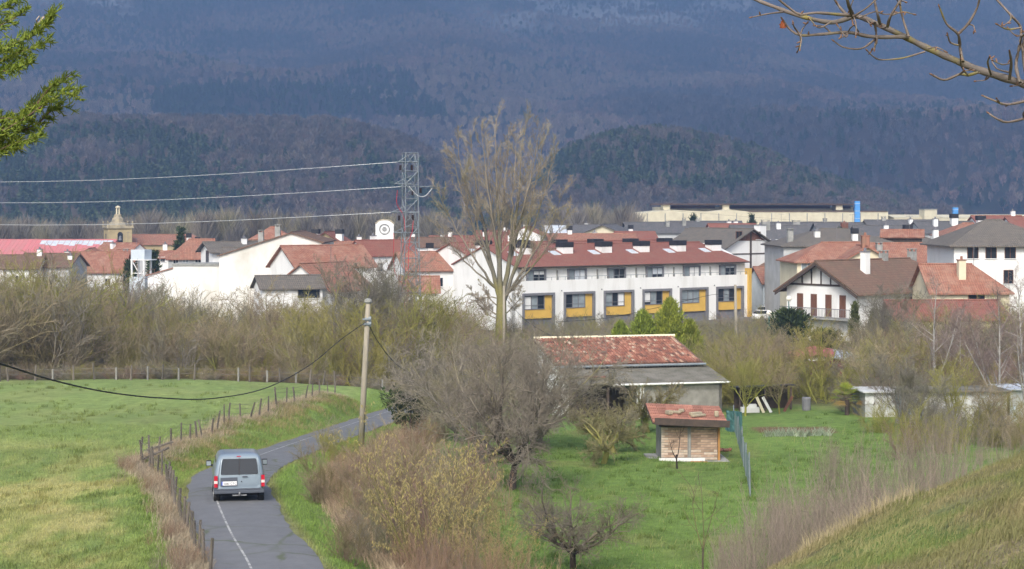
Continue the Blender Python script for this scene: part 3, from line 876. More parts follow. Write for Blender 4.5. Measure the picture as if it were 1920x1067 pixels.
def hill_points(HX, n, dmax):
    X, D, Z = HX
    a = rng.random(n) * (X.shape[0] - 1); b = rng.random(n) * (X.shape[1] - 1)
    i = a.astype(int); j = b.astype(int)
    fa = a - i; fb = b - j
    def bl(G): return (G[i, j] * (1 - fa) + G[i + 1, j] * fa) * (1 - fb) + (G[i, j + 1] * (1 - fa) + G[i + 1, j + 1] * fa) * fb
    x, y, z = bl(X), bl(D), bl(Z)
    k = y < dmax
    return x[k], y[k], z[k]
x, y, z = hill_points(HA, 13000, 1580)
ppx, ppy = proj(x, y, z)
nz_ = VM.fbm(x * 0.012 + 2, y * 0.008, 3)
con = np.clip(sstep(0.42, 0.6, nz_) * (0.9 * sstep(560, 300, ppx) + 0.55 * sstep(600, 720, ppx) + 0.12) * sstep(232, 268, ppy), 0, 1)
wood('hill_forest', x, y, z, con, 6.5, 12, 'mixed bare and conifer wood on the hill behind the church', hill_conifs + hill_bares)
x, y, z = hill_points(HB, 7500, 1480)
ppx, ppy = proj(x, y, z)
con = np.clip(0.92 - 0.85 * sstep(355, 385, ppy) - 0.5 * sstep(0.55, 0.7, VM.fbm(x * 0.03, y * 0.03, 2)), 0.05, 1)
wood('knoll_forest', x, y, z, con, 6.5, 12, 'dense dark conifer wood on the knoll behind the factory', hill_conifs + hill_bares)

# pale riverside trees behind the village
RV = [((0.18, 0.155, 0.12), (0.27, 0.24, 0.19)), ((0.16, 0.145, 0.125), (0.24, 0.22, 0.19)), ((0.20, 0.175, 0.12), (0.30, 0.265, 0.18))]
rivers = [proto_obj('riverside_kind.%03d' % i, *far_bare(260 + i, RV[i], n=420, wide=0.20, upright=1.0, low=0.12, wd=0.006), M['wood_far']) for i in range(3)]
n = 590
ppx = np.concatenate([rng.uniform(-260, 860, 420), rng.uniform(1040, 1200, 60), rng.uniform(1200, 2250, 110)])
dd = rng.uniform(480, 560, n) + np.where(ppx > 1200, 150, 0)
x = XD(ppx, dd); hh = rng.uniform(9, 15.5, n) * np.where(ppx < 260, 0.85, 1.0) * np.where((ppx > 1040) & (ppx < 1200), 1.1, 1.0) * np.where(ppx > 1200, 0.9, 1)
rot = np.stack([np.zeros(n), np.zeros(n), rng.random(n) * 6.28], 1)
scatter('riverside_trees', np.stack([x, dd, np.full(n, GRD - 0.3)], 1), rot, np.stack([hh, hh, hh], 1), rng.integers(0, 3, n), rivers, 'pale bare poplars massed along the river behind the village')
# ------------------------------------------------------------------ houses
def face_mtx(face, w, dp):
    if face == 'F': o, u, n = Vector((0, -dp / 2, 0)), Vector((1, 0, 0)), Vector((0, -1, 0))
    elif face == 'L': o, u, n = Vector((-w / 2, 0, 0)), Vector((0, -1, 0)), Vector((-1, 0, 0))
    elif face == 'R': o, u, n = Vector((w / 2, 0, 0)), Vector((0, 1, 0)), Vector((1, 0, 0))
    m = Matrix.Identity(4)
    for i in range(3):
        m[i][0] = u[i]; m[i][1] = n[i]; m[i][2] = (0, 0, 1)[i]; m[i][3] = o[i]
    return m

def add_window(parent, mtx, u, z, w, h, frame=None, pane=None, mull=1, sill=True, off=0.0):
    frame = frame or M['frame_white']; pane = pane or M['glass']
    b = MB(); t = 0.07
    b.box(u - w / 2 - t, u - w / 2, off - 0.02, off + 0.07, z, z + h, 0, mtx)
    b.box(u + w / 2, u + w / 2 + t, off - 0.02, off + 0.07, z, z + h, 0, mtx)
    b.box(u - w / 2 - t, u + w / 2 + t, off - 0.02, off + 0.07, z + h, z + h + t, 0, mtx)
    for k in range(mull):
        um = u - w / 2 + w * (k + 1) / (mull + 1)
        b.box(um - 0.03, um + 0.03, off - 0.02, off + 0.05, z + 0.002, z + h - 0.002, 0, mtx)
    o = b.build('window', frame, parent)
    p = MB(); p.box(u - w / 2, u + w / 2, off - 0.02, off + 0.02, z, z + h, 0, mtx); p.build('pane', pane, o)
    if sill:
        s = MB(); s.box(u - w / 2 - 0.15, u + w / 2 + 0.15, off - 0.02, off + 0.12, z - 0.08, z, 0, mtx); s.build('sill', M['frame_white'], o)
    return o

def add_shutter(parent, mtx, u, z, w, h, mat=None, open_=False):
    mat = mat or M['wood_brown']
    for k in (0, 1):
        b = MB()
        u0 = u - w / 2 + k * w / 2 + 0.012; u1 = u0 + w / 2 - 0.024
        if open_:
            u0 = u - w - 0.05 if k == 0 else u + w / 2 + 0.05; u1 = u0 + w / 2
        b.box(u0, u1, 0.0, 0.055, z, z + h, 0, mtx)
        q = 7
        for i in range(q):
            zz = z + h * (i + 0.5) / q
            b.box(u0 + 0.04, u1 - 0.04, 0.05, 0.075, zz - 0.04, zz + 0.04, 0, mtx)
        b.build('shutter', mat, parent)

def add_chimney(parent, x, y, zb, h, style='white', sx=0.75, sy=0.75):
    mats = {'white': M['white_wall'], 'black': M['white_wall'], 'brick': M['tile_old'], 'grey': M['concrete'], 'cream': M['cream_wall']}
    b = MB(); b.box(x - sx / 2, x + sx / 2, y - sy / 2, y + sy / 2, zb - 0.8, zb + h)
    c = b.build('chimney', mats[style], parent)
    k = MB()
    if style == 'black':
        k.box(x - sx / 2 - 0.09, x + sx / 2 + 0.09, y - sy / 2 - 0.09, y + sy / 2 + 0.09, zb + h, zb + h + 0.75)
        k.build('chimney_cap', M['black_metal'], c)
    elif style == 'grey':
        for sx_ in (-1, 1):
            for sy_ in (-1, 1):
                k.box(x + sx_ * sx * 0.4 - 0.06, x + sx_ * sx * 0.4 + 0.06, y + sy_ * sy * 0.4 - 0.06, y + sy_ * sy * 0.4 + 0.06, zb + h, zb + h + 0.25)
        k.box(x - sx / 2 - 0.06, x + sx / 2 + 0.06, y - sy / 2 - 0.06, y + sy / 2 + 0.06, zb + h + 0.25, zb + h + 0.33)
        k.build('chimney_cap', M['concrete'], c)
    else:
        k.box(x - sx / 2 - 0.07, x + sx / 2 + 0.07, y - sy / 2 - 0.07, y + sy / 2 + 0.07, zb + h, zb + h + 0.1)
        k.tube([(x, y, zb + h + 0.1), (x, y, zb + h + 0.45)], [0.16, 0.13], 8)
        k.build('chimney_cap', M['tile_old'] if style != 'white' else M['frame_grey'], c)
    return c

def add_roof(parent, w, dp, ef, eb, rz, yp, roof, hip, over, thick=0.16):
    sf = (rz - ef) / (yp + dp / 2); sb = (rz - eb) / (dp / 2 - yp)
    xo = w / 2 + over
    yf, yb = -dp / 2 - over, dp / 2 + over
    zf, zb_ = ef - sf * over + thick, eb - sb * over + thick
    rl = -xo + (hip[0] + over if hip[0] else 0); rr = xo - (hip[1] + over if hip[1] else 0)
    top = [(-xo, yf, zf), (xo, yf, zf), (rl, yp, rz + thick), (rr, yp, rz + thick), (-xo, yb, zb_), (xo, yb, zb_)]
    if hip[0]: top[0] = (-xo, yf, zf); top[4] = (-xo, yb, zb_)
    bot = [(a, b_, c - thick) for a, b_, c in top]
    fs = [(0, 1, 3, 2), (2, 3, 5, 4), (8, 9, 7, 6), (10, 11, 9, 8), (0, 6, 7, 1), (5, 11, 10, 4)]
    fs += [(0, 2, 4), (6, 10, 8), (4, 10, 6, 0)] if hip[0] else [(0, 2, 8, 6), (2, 4, 10, 8)]
    fs += [(1, 5, 3), (7, 9, 11), (1, 7, 11, 5)] if hip[1] else [(1, 7, 9, 3), (3, 9, 11, 5)]
    b = MB(); b.add(top + bot, fs)
    r = b.build('roof', roof, parent)
    k = MB(); k.tube([(rl, yp, rz + thick + 0.02), (rr, yp, rz + thick + 0.02)], 0.11, 6)
    k.build('ridge', roof, r)
    return r

def house(name, label, px, d, w, dp, yaw, ye, yr, wall, roof, hip=(0, 0), peak=0.5, over=0.4, chim=(), win=(), cat='house', group=None, base=None, flat=False):
    x = XD(px, d); g = base if base is not None else h1(x, d)
    o = empty(name, (x, d, g), R(yaw), label, cat, group)
    ye = ye if hasattr(ye, '__len__') else (ye, ye)
    ef, eb = ZD(ye[0], d) - g, ZD(ye[1], d) - g
    rz = ZD(yr, d) - g
    yp = -dp / 2 + peak * dp
    b = MB()
    if flat or hip[0] or hip[1]:
        top = min(ef, eb)
        if hip[0] and hip[1] or flat: b.box(-w / 2, w / 2, -dp / 2, dp / 2, -1.0, top + 0.02)
        else:
            poly = [(-w / 2, -dp / 2, -1), (-w / 2, dp / 2, -1), (-w / 2, dp / 2, eb), (-w / 2, yp, rz), (-w / 2, -dp / 2, ef)]
            xh = w / 2 - (hip[1] or hip[0])
            if hip[1]:
                b.extrude_poly(poly, (w - hip[1], 0, 0)); b.box(w / 2 - hip[1] - 0.01, w / 2, -dp / 2, dp / 2, -1, top + 0.02)
            else:
                b.extrude_poly([(hip[0] - w / 2, p[1], p[2]) for p in poly], (w - hip[0], 0, 0)); b.box(-w / 2, -w / 2 + hip[0] + 0.01, -dp / 2, dp / 2, -1, top + 0.02)
    else:
        poly = [(-w / 2, -dp / 2, -1), (-w / 2, dp / 2, -1), (-w / 2, dp / 2, eb), (-w / 2, yp, rz), (-w / 2, -dp / 2, ef)]
        b.extrude_poly(poly, (w, 0, 0))
    b.build('wall', M[wall], o)
    if flat:
        r = MB(); r.box(-w / 2 - 0.15, w / 2 + 0.15, -dp / 2 - 0.15, dp / 2 + 0.15, ef, ef + 0.3); r.build('roof', M[roof], o)
    else:
        add_roof(o, w, dp, ef, eb, rz, yp, M[roof], hip, over)
    for cdef in chim:
        cx, cyy, chh, st = cdef[:4]
        y_ = cyy * dp / 2
        zb = rz - (rz - ef) * (yp - y_) / (yp + dp / 2) if y_ < yp else rz - (rz - eb) * (y_ - yp) / (dp / 2 - yp)
        s_ = cdef[4] if len(cdef) > 4 else 0.75
        add_chimney(o, cx * w / 2, y_, zb, chh, st, s_, s_)
    if not win and not flat and name == 'house' and d < 330:
        m = face_mtx('F', w, dp)
        for u in (-0.27 * w, 0.22 * w): add_window(o, m, u, ef - 2.3, 0.85, 1.2, frame=M['wood_brown'] if int(px) % 2 else M['frame_white'])
    for face, u, zpx, ww, hh, kind in win:
        m = face_mtx(face, w, dp)
        z = ZD(zpx, d) - g
        if kind == 'shut': add_shutter(o, m, u, z, ww, hh)
        elif kind == 'pale': add_window(o, m, u, z, ww, hh, pane=M['glass_pale'])
        elif kind == 'grey': add_window(o, m, u, z, ww, hh, frame=M['frame_grey'])
        elif kind == 'brown': add_window(o, m, u, z, ww, hh, frame=M['wood_brown'])
        else: add_window(o, m, u, z, ww, hh)
    if d < 330 and int(px) % 3 == 0 and name == 'house' and not flat:
        q = MB(); ax_ = w * 0.18
        q.tube([(ax_, yp, rz), (ax_, yp, rz + 2.2)], 0.03, 4)
        q.tube([(ax_ - 0.5, yp, rz + 2.1), (ax_ + 0.5, yp, rz + 2.1)], 0.02, 4)
        for k in range(5): q.tube([(ax_ - 0.45 + 0.2 * k, yp - 0.22, rz + 2.1), (ax_ - 0.45 + 0.2 * k, yp + 0.22, rz + 2.1)], 0.014, 3)
        q.build('aerial', M['frame_grey'], o)
    o['ridge_z'] = rz; o['eave_z'] = ef
    return o

# ---- left part of the village
hp = house('long_hall', 'long low hall with a pink sheet metal roof on the far left', 70, 330, 30, 16, 2, 478, 451, 'white_wall', 'sheet_pink', over=0.3, cat='hall')
b = MB()
_rz = hp['ridge_z']; _ez = hp['eave_z']
for k in range(12):                                # pale translucent roof sheets along the ridge
    x0 = 1.0 + k * 1.15
    f0, f1 = 0.06, 0.30 + 0.05 * ((k * 7) % 3)
    z0 = _rz + (_ez - _rz) * f0 + 0.2; z1 = _rz + (_ez - _rz) * f1 + 0.2
    q = MB(); q.add([(x0, -8 * f0, z0), (x0 + 1.05, -8 * f0, z0), (x0 + 1.05, -8 * f1, z1), (x0, -8 * f1, z1), (x0, -8 * f0, z0 - .1), (x0 + 1.05, -8 * f0, z0 - .1), (x0 + 1.05, -8 * f1, z1 - .1), (x0, -8 * f1, z1 - .1)],
                [(0, 3, 2, 1), (4, 5, 6, 7), (0, 1, 5, 4), (1, 2, 6, 5), (2, 3, 7, 6), (3, 0, 4, 7)])
    q.build('roof_sheet', M['sheet_blue'], hp)
house('house', 'house with a plain broad red roof below the pink hall', 188, 285, 9.0, 9, 4, 508, 474, 'white_wall', 'tile_orange', chim=[(0.9, 0.2, 0.9, 'grey')])
house('house', 'small cream gable behind the broad red roof', 172, 292, 4.6, 5.0, 90, 479, 467, 'cream_wall', 'tile_orange', over=0.25)
house('house', 'brown tiled house with two small white chimneys beside the red roof', 98, 272, 8.5, 8, -6, 499, 477, 'grey_wall', 'tile_brown', chim=[(0.55, 0.1, 0.6, 'white'), (0.85, -0.4, 0.6, 'white')])
house('house', 'low brown roofed house among the trees at the far left edge', 20, 268, 10, 8, 3, 502, 480, 'white_wall', 'tile_brown', chim=[(0.9, 0.0, 1.0, 'white')])
house('house', 'white house with slanting red roof right under the church tower', 228, 315, 10, 8, -38, 486, 457, 'white_wall', 'tile_orange', chim=[(-0.2, -0.3, 0.9, 'white')], over=0.2)
house('house', 'white walled house with a long red verge left of the lift tower', 246, 300, 8, 6, -40, 496, 470, 'white_wall', 'tile_orange', over=0.2)
house('house', 'tiny white house with red eaves behind the blue lift tower', 312, 300, 4.8, 6, 6, 483, 472, 'white_wall', 'tile_orange', win=[('F', -1.2, 490, 0.6, 0.8, 'win'), ('F', -0.3, 490, 0.6, 0.8, 'win')], chim=[(-0.1, 0.1, 1.4, 'white')])
house('house', 'house with brown hipped roof and grey upper floor beside the big gable', 358, 285, 7.2, 9, 10, 483, 450, 'grey_wall', 'tile_old', hip=(3.2, 0), chim=[(-0.1, 0.35, 1.4, 'black'), (0.3, 0.5, 1.2, 'black')], win=[('F', -2.4, 494, 0.8, 1.0, 'win'), ('F', -0.8, 494, 0.9, 1.0, 'pale'), ('F', 1.2, 494, 0.9, 1.0, 'win')])
house('house', 'white house with slate roof and blue shuttered gable left of the big gable', 436, 272, 8.5, 6.0, 28, 470, 455, 'white_wall', 'tile_grey', chim=[(0.4, -0.2, 0.9, 'white')], win=[('L', 0.4, 492, 1.3, 1.9, 'grey')], over=0.7)
house('house', 'narrow white house with small paired windows leaning on the big gable', 446, 258, 4.2, 5, 4, 480, 466, 'white_wall', 'tile_grey', win=[('F', -0.2, 492, 0.5, 0.9, 'brown'), ('F', 0.8, 492, 0.5, 0.9, 'brown')])
house('barn_house', 'big white weathered gable wall under a dark low roof', 522, 250, 16, 14.6, 90, (453, 477), 436, 'stained_wall', 'tile_brown', peak=0.30, over=0.3, chim=[(-0.75, -0.1, 1.6, 'grey'), (-0.6, 0.25, 1.6, 'grey')], cat='house')
house('garage', 'flat topped white building stained under its concrete rim', 384, 248, 8.2, 6, 2, 497, 497, 'stained_wall', 'concrete', flat=True, cat='garage')
house('garage', 'white lean-to with a red sloping roof edge left of the flat topped building', 316, 250, 4.2, 5, 86, (500, 516), 499, 'white_wall', 'tile_old', peak=0.05, over=0.2, cat='garage')
house('house', 'house under a long smooth orange roof right of the big gable', 604, 240, 12, 8.5, 33, 498, 462, 'white_wall', 'tile_orange', over=0.5)
house('house', 'white gabled cottage with patchy old orange tiles', 606, 214, 9, 8.6, 60, 540, 495, 'white_wall', 'tile_old', over=0.45)
house('shed', 'low white shed with grey roof and open bay in the scrub', 540, 206, 7.4, 4.2, 22, 538, 519, 'white_wall', 'tile_grey', cat='shed', win=[('F', 2.0, 558, 2.6, 1.0, 'grey')])
house('house', 'small house with bright orange hipped roof above the big gable', 511, 305, 7, 6, 5, 446, 427, 'cream_wall', 'tile_orange', hip=(3, 3), over=0.6)
house('house', 'brown gabled house with twin white black topped chimneys', 621, 292, 7, 5.6, 80, 456, 436, 'ochre_wall', 'tile_red', chim=[(-0.6, 0.75, 1.2, 'black', 1.1), (-0.6, -0.75, 1.2, 'black', 1.1)], over=0.5)
house('house', 'red roofed house with white verge left of the pylon', 716, 262, 9, 7, 35, 478, 452, 'white_wall', 'tile_red', over=0.3, chim=[(-0.3, 0.1, 1.0, 'white')])
house('house', 'red roofed house hidden behind the grey bare shrub', 668, 272, 9, 7, 10, 470, 455, 'white_wall', 'tile_old', chim=[(0.1, 0, 0.9, 'white')])
house('house', 'orange tiled house right behind the pylon', 790, 246, 7, 8, 20, 505, 474, 'white_wall', 'tile_old', chim=[(0.4, 0.1, 0.9, 'black')])
house('house', 'flat orange roofed house at the gable end of the white terrace', 786, 238, 5, 5, 5, 545, 520, 'white_wall', 'tile_orange')
house('house', 'brown roofed house behind the pylon with a white gable strip', 800, 290, 9, 7, 5, 462, 447, 'white_wall', 'tile_brown', chim=[(-0.5, 0.1, 0.9, 'black'), (0.6, 0.1, 0.7, 'white')])
# ---- behind the terrace
house('house', 'long red roofed row behind the tall poplar', 880, 310, 14, 8, 4, 458, 444, 'white_wall', 'tile_red', chim=[(-0.5, 0, 0.9, 'black'), (0.4, 0, 0.9, 'black')])
house('house', 'white house with stepped parapet behind the tall poplar', 990, 300, 5, 6, 75, 441, 427, 'white_wall', 'tile_red', chim=[(0.3, 0.2, 0.8, 'white')], over=0.1)
house('house', 'red tiled house with white verge left of the stepped house', 938, 320, 9, 7, 12, 448, 434, 'white_wall', 'tile_red', chim=[(0.2, 0, 0.8, 'white')])
hk = house('house', 'grey roofed house with bluish glazed roof strip behind the terrace', 1072, 345, 12, 10, 3, 440, 423, 'grey_wall', 'slate_grey', chim=[(0.5, 0.1, 0.6, 'white')])
for k in range(3):
    q = MB(); x0 = -5.6 + k * 1.5; m_ = (hk['eave_z'] - hk['ridge_z']) / 5.0
    q.add([(x0, -0.4, hk['ridge_z'] + m_ * 0.4 + .2), (x0 + 1.3, -0.4, hk['ridge_z'] + m_ * 0.4 + .2), (x0 + 1.3, -4.8, hk['ridge_z'] + m_ * 4.8 + .2), (x0, -4.8, hk['ridge_z'] + m_ * 4.8 + .2)], [(0, 3, 2, 1)])
    q.build('roof_sheet', M['sheet_blue'], hk)
house('house', 'grey house with small white front gable behind the terrace', 1142, 340, 7.5, 8.5, 68, 438, 422, 'cream_wall', 'slate_grey', over=0.6)
house('house', 'low red roof row just above the terrace ridge', 1108, 300, 15, 7, 4, 451, 440, 'white_wall', 'tile_old', chim=[(-0.5, 0, 0.8, 'black'), (0.1, 0.2, 0.6, 'white')])
house('house', 'red roofed house at the left below the factory corner', 1190, 318, 7, 7, 6, 449, 436, 'white_wall', 'tile_red', chim=[(-0.2, 0.1, 0.8, 'black')])
house('house', 'long dark grey roof in front of the factory left end', 1236, 350, 14, 9, 5, 436, 418, 'grey_wall', 'slate_grey', chim=[(0.2, -0.4, 0.9, 'grey'), (0.7, -0.3, 0.8, 'grey')])
house('house', 'grey slate row with brown wall below the middle of the factory', 1322, 385, 16, 9, 3, 430, 416, 'ochre_wall', 'slate_grey', chim=[(-0.6, 0, 0.6, 'grey'), (-0.2, 0, 0.6, 'grey')])
house('house', 'red roofed house behind the timbered gable', 1372, 330, 9, 8, 10, 441, 421, 'white_wall', 'tile_red', chim=[(0.2, 0.1, 0.8, 'white'), (-0.1, 0.1, 0.8, 'white')])
house('house', 'white house with snowy pale verge left of the timbered gable', 1312, 300, 6, 6, -40, 452, 431, 'white_wall', 'tile_grey', over=0.15)
bh = house('timbered_house', 'white house with brown timbered gable and big white chimney', 1352, 262, 12.5, 11.2, -52, 463, 430, 'white_wall', 'tile_grey', over=0.7, chim=[(0.78, 0.62, 2.3, 'white', 1.3)],
           win=[('R', -2.5, 450, 1.2, 1.35, 'brown'), ('R', 1.6, 448, 0.85, 1.1, 'brown')])
b = MB(); m = face_mtx('R', 12.5, 11.2)
for k in range(-14, 15):
    u = k * 0.24; zt = bh['ridge_z'] - abs(u) * (bh['ridge_z'] - bh['eave_z']) / 5.6 - 0.1
    zb = bh['ridge_z'] - 1.65
    if zt - zb > 0.1:
        q = MB(); q.box(u - 0.09, u + 0.09, 0.0, 0.05, zb, zt, 0, m); q.build('plank', M['wood_brown'], bh)
for u0, u1, z0, z1 in ((-0.18, 0.18, -1.0, bh['ridge_z'] - 0.3), (3.2, 3.36, 0, bh['eave_z'] + 0.5), (-5.4, 5.4, bh['eave_z'] - 1.0, bh['eave_z'] - 0.82)):
    q = MB(); q.box(u0, u1, 0.0, 0.07, z0, z1, 0, m); q.build('timber', M['wood_dark'], bh)
house('house', 'grey slate house with dark window band right of the timbered gable', 1440, 300, 13, 10, 3, 451, 424, 'frame_grey', 'slate_grey', chim=[(-0.1, -0.2, 1.3, 'grey', 1.4), (0.25, -0.2, 1.0, 'white')], win=[('F', -3.5, 458, 1.2, 0.9, 'pale'), ('F', -1.2, 458, 1.2, 0.9, 'pale'), ('F', 1.0, 458, 1.2, 0.9, 'pale')])
house('house', 'brown roofed house below the timbered gable beside the yellow wall', 1420, 262, 5.9, 8, 4, 500, 467, 'white_wall', 'tile_brown', chim=[(0.3, -0.2, 0.8, 'white')])
house('house', 'old house with mossy orange tiles low beside the yellow end wall', 1441, 254, 4.2, 6, 14, 528, 502, 'blue_wall', 'tile_old')
house('house', 'light grey house with a wide brown hipped roof behind the orange one', 1560, 240, 16.5, 13, 3, 459, 431, 'grey_wall', 'tile_grey', hip=(6.5, 6), over=0.5, chim=[(-0.85, -0.75, 1.5, 'grey'), (-0.35, -0.5, 0.9, 'white'), (0.25, -0.7, 1.0, 'black')], win=[('F', -6.8, 500, 1.1, 1.3, 'pale'), ('F', -6.8, 530, 1.1, 1.3, 'pale')])
house('house', 'hipped brown roof with white chimneys right of the wide grey house', 1690, 252, 10, 12, 3, 459, 432, 'grey_wall', 'tile_grey', hip=(4.5, 4.5), chim=[(0.0, -0.55, 1.3, 'black', 1.0), (0.8, -0.6, 1.4, 'white')])
house('house', 'small bright orange mono roof on a dark attic', 1692, 244, 5.4, 4, -14, 444, 433, 'wood_dark', 'tile_orange', over=0.4)
house('house', 'dark slate row in front of the factory right half', 1510, 345, 16, 9, 3, 436, 418, 'grey_wall', 'slate_grey', chim=[(-0.3, -0.5, 1.2, 'grey', 1.4), (0.5, 0, 0.6, 'grey')])
house('house', 'slate row with brown dormer below the blue tower', 1600, 330, 15, 9, 4, 441, 419, 'grey_wall', 'slate_grey', chim=[(-0.3, -0.4, 1.0, 'brick', 1.2), (0.6, -0.2, 0.8, 'white')])
house('house', 'dark slate row right of the blue tower', 1690, 330, 14, 9, 4, 434, 414, 'grey_wall', 'slate_grey', chim=[(0.2, -0.3, 0.9, 'white'), (-0.5, 0, 0.5, 'grey')])
house('house', 'slate house with white chimney stack under the second blue tower', 1768, 300, 10, 9, 5, 436, 417, 'grey_wall', 'slate_grey', chim=[(-0.4, -0.4, 1.3, 'white'), (0.3, -0.3, 1.3, 'black', 1.1)])
house('house', 'red brown hipped roof left of the big white house', 1815, 280, 9, 9, 4, 441, 420, 'white_wall', 'tile_old', hip=(3.5, 3.5), chim=[(0.4, -0.2, 1.0, 'black', 1.2)])
house('house', 'pinkish tiled house at the right end behind the white house', 1868, 320, 9, 8, 4, 424, 406, 'white_wall', 'tile_red', chim=[(0.7, 0, 1.0, 'white')])
house('house', 'brown roofed house at the right edge behind the white house', 1935, 300, 9, 9, 4, 430, 408, 'white_wall', 'tile_red')
house('house', 'slate roof house left of the orange mono roof', 1652, 285, 9, 9, 3, 446, 425, 'grey_wall', 'slate_grey', chim=[(0.1, -0.3, 0.8, 'white')])
house('house', 'long orange tiled house with a small front dormer', 1716, 222, 11.5, 10, 3, 497, 458, 'cream_wall', 'tile_orange', over=0.4, chim=[(-0.9, -0.3, 0.8, 'grey')])
house('dormer_house', 'little gabled annex in front of the long orange roof', 1756, 212, 3.2, 2.6, 88, 498, 482, 'ochre_wall', 'tile_orange', over=0.35)
house('house', 'cream house with bright orange hipped roof and paired window', 1545, 208, 8.8, 9, 4, 488, 457, 'cream_wall', 'tile_orange', hip=(4.0, 0), over=0.45, win=[('F', -3.2, 508, 1.3, 1.1, 'pale')])
house('house', 'cream front gable with brick chimney beside the orange hip', 1617, 202, 7, 6.3, 88, 492, 463, 'cream_wall', 'tile_orange', over=0.45, chim=[(-0.55, 0.0, 1.3, 'brick', 0.9)])
# ---- big white house on the right
house('house', 'tall white house with wide grey hipped roof at the right edge', 1862, 200, 12.5, 11, 2, 456, 415, 'white_wall', 'tile_grey', hip=(5.2, 5.2), over=0.7,
      win=[('F', -4.1, 482, 1.15, 1.3, 'brown'), ('F', -2.0, 482, 1.15, 1.3, 'brown'), ('F', 0.2, 482, 1.15, 1.3, 'brown'), ('F', 0.0, 528, 1.0, 1.5, 'brown'), ('F', -4.4, 575, 2.8, 1.0, 'grey'), ('F', 3.4, 482, 1.15, 1.3, 'brown'), ('F', 3.4, 528, 1.15, 1.3, 'brown')])
house('house', 'cream house with red hipped roof and tall yellow chimney', 1800, 180, 8.2, 7, 3, 544, 498, 'cream_wall', 'tile_orange', hip=(0, 2.8), over=0.4, chim=[(-0.1, -0.5, 1.9, 'cream')], win=[('F', 0.6, 565, 1.6, 0.9, 'brown')])
house('lean_to', 'low lean-to with faded red roof in front of the chalet', 1775, 166, 11, 4.5, 3, 598, 568, 'cream_wall', 'tile_red', peak=0.9, over=0.3, cat='shed')

# ---- the chalet
ch = house('chalet', 'white chalet with brown roof, timbered gable and tall brown shutters', 1634, 187.6, 17.0, 9.6, 40, 536, 489, 'white_wall', 'tile_brown', hip=(0, 1.6), over=1.05,
           chim=[(-0.45, -0.45, 2.3, 'white'), (0.25, 0.0, 0.8, 'grey'), (0.85, 0.0, 0.9, 'grey')])
m = face_mtx('L', 17.0, 9.6); ez = ch['eave_z']; rz = ch['ridge_z']
for u in (-2.9, -1.0, 1.0, 2.9): add_shutter(ch, m, -u, ez - 3.0, 0.85, 2.35)
q = MB(); q.box(-4.4, 4.4, 0, 0.09, ez + 0.25, ez + 0.45, 0, m); q.build('timber', M['wood_dark'], ch)
for u in (-2.6, -1.3, 0.0, 1.3, 2.6):
    zt = rz - abs(u) * (rz - ez) / 4.8 - 0.05
    q = MB(); q.box(u - 0.07, u + 0.07, 0, 0.08, ez + 0.45, zt, 0, m); q.build('timber', M['wood_dark'], ch)
for s in (-1, 1):
    q = MB(); L_ = 1.05
    q.add([m @ Vector((s * 5.6, 1.0, ez - 0.55)), m @ Vector((0, 1.0, rz + 0.02)), m @ Vector((0, 1.08, rz + 0.02)), m @ Vector((s * 5.6, 1.08, ez - 0.55)),
           m @ Vector((s * 5.6, 1.0, ez - 0.9)), m @ Vector((0, 1.0, rz - 0.33)), m @ Vector((0, 1.08, rz - 0.33)), m @ Vector((s * 5.6, 1.08, ez - 0.9))],
          [(0, 1, 2, 3), (7, 6, 5, 4), (0, 4, 5, 1), (3, 2, 6, 7), (0, 3, 7, 4), (1, 5, 6, 2)])
    q.build('bargeboard', M['wood_dark'], ch)
q = MB(); q.box(-4.8, 4.8, 0, 1.25, ez - 3.25, ez - 3.05, 0, m); bal = q.build('balcony', M['concrete'], ch)
q = MB(); q.box(-4.8, 4.8, 1.15, 1.22, ez - 2.12, ez - 2.05, 0, m); q.box(-4.8, 4.8, 1.15, 1.22, ez - 3.0, ez - 2.95, 0, m)
for k in range(49):
    u = -4.75 + k * 0.198; q.box(u - 0.014, u + 0.014, 1.17, 1.2, ez - 3.0, ez - 2.08, 0, m)
q.build('railing', M['frame_grey'], bal)
m = face_mtx('F', 17.0, 9.6)
add_shutter(ch, m, 0.2, ez - 2.6, 1.3, 1.6); add_shutter(ch, m, 4.4, ez - 2.6, 1.3, 1.6)
q = MB(); q.box(-2.2, -0.4, 0, 0.1, -0.5, 2.0, 0, m); q.build('door', M['wood_brown'], ch)

# ---- bell wall of the white chapel
o = empty('chapel_front', (XD(721, 330), 330, GRD), 0.0, 'white chapel front with curved top and round ornament behind the pylon', 'chapel')
b = MB(); top = ZD(420, 330) - GRD; hw = 1.75
prof = [(-hw, 0, 0), (hw, 0, 0), (hw, 0, top)] + [(hw * 0.85 * math.cos(a), 0, top + 0.7 * math.sin(a)) for a in np.linspace(0.15, math.pi - 0.15, 9)] + [(-hw, 0, top)]
b.extrude_poly(prof, (0, 0.9, 0)); b.build('wall', M['white_wall'], o)
b = MB(); b.tube([(0.95 * math.cos(a), -0.06, top - 1.0 + 0.95 * math.sin(a)) for a in np.linspace(0, 2 * math.pi, 25)], 0.12, 5); b.build('ring_ornament', M['concrete'], o)
b = MB(); b.tube([(0, -0.1, top - 1.0), (0, 0.05, top - 1.0)], 0.45, 12); b.build('ornament', M['concrete'], o)
b = MB(); b.tube([(p[0] * 1.06, 0.4, p[2] + 0.1) for p in prof[2:]], 0.16, 5); b.build('coping', M['stone_wall'], o)

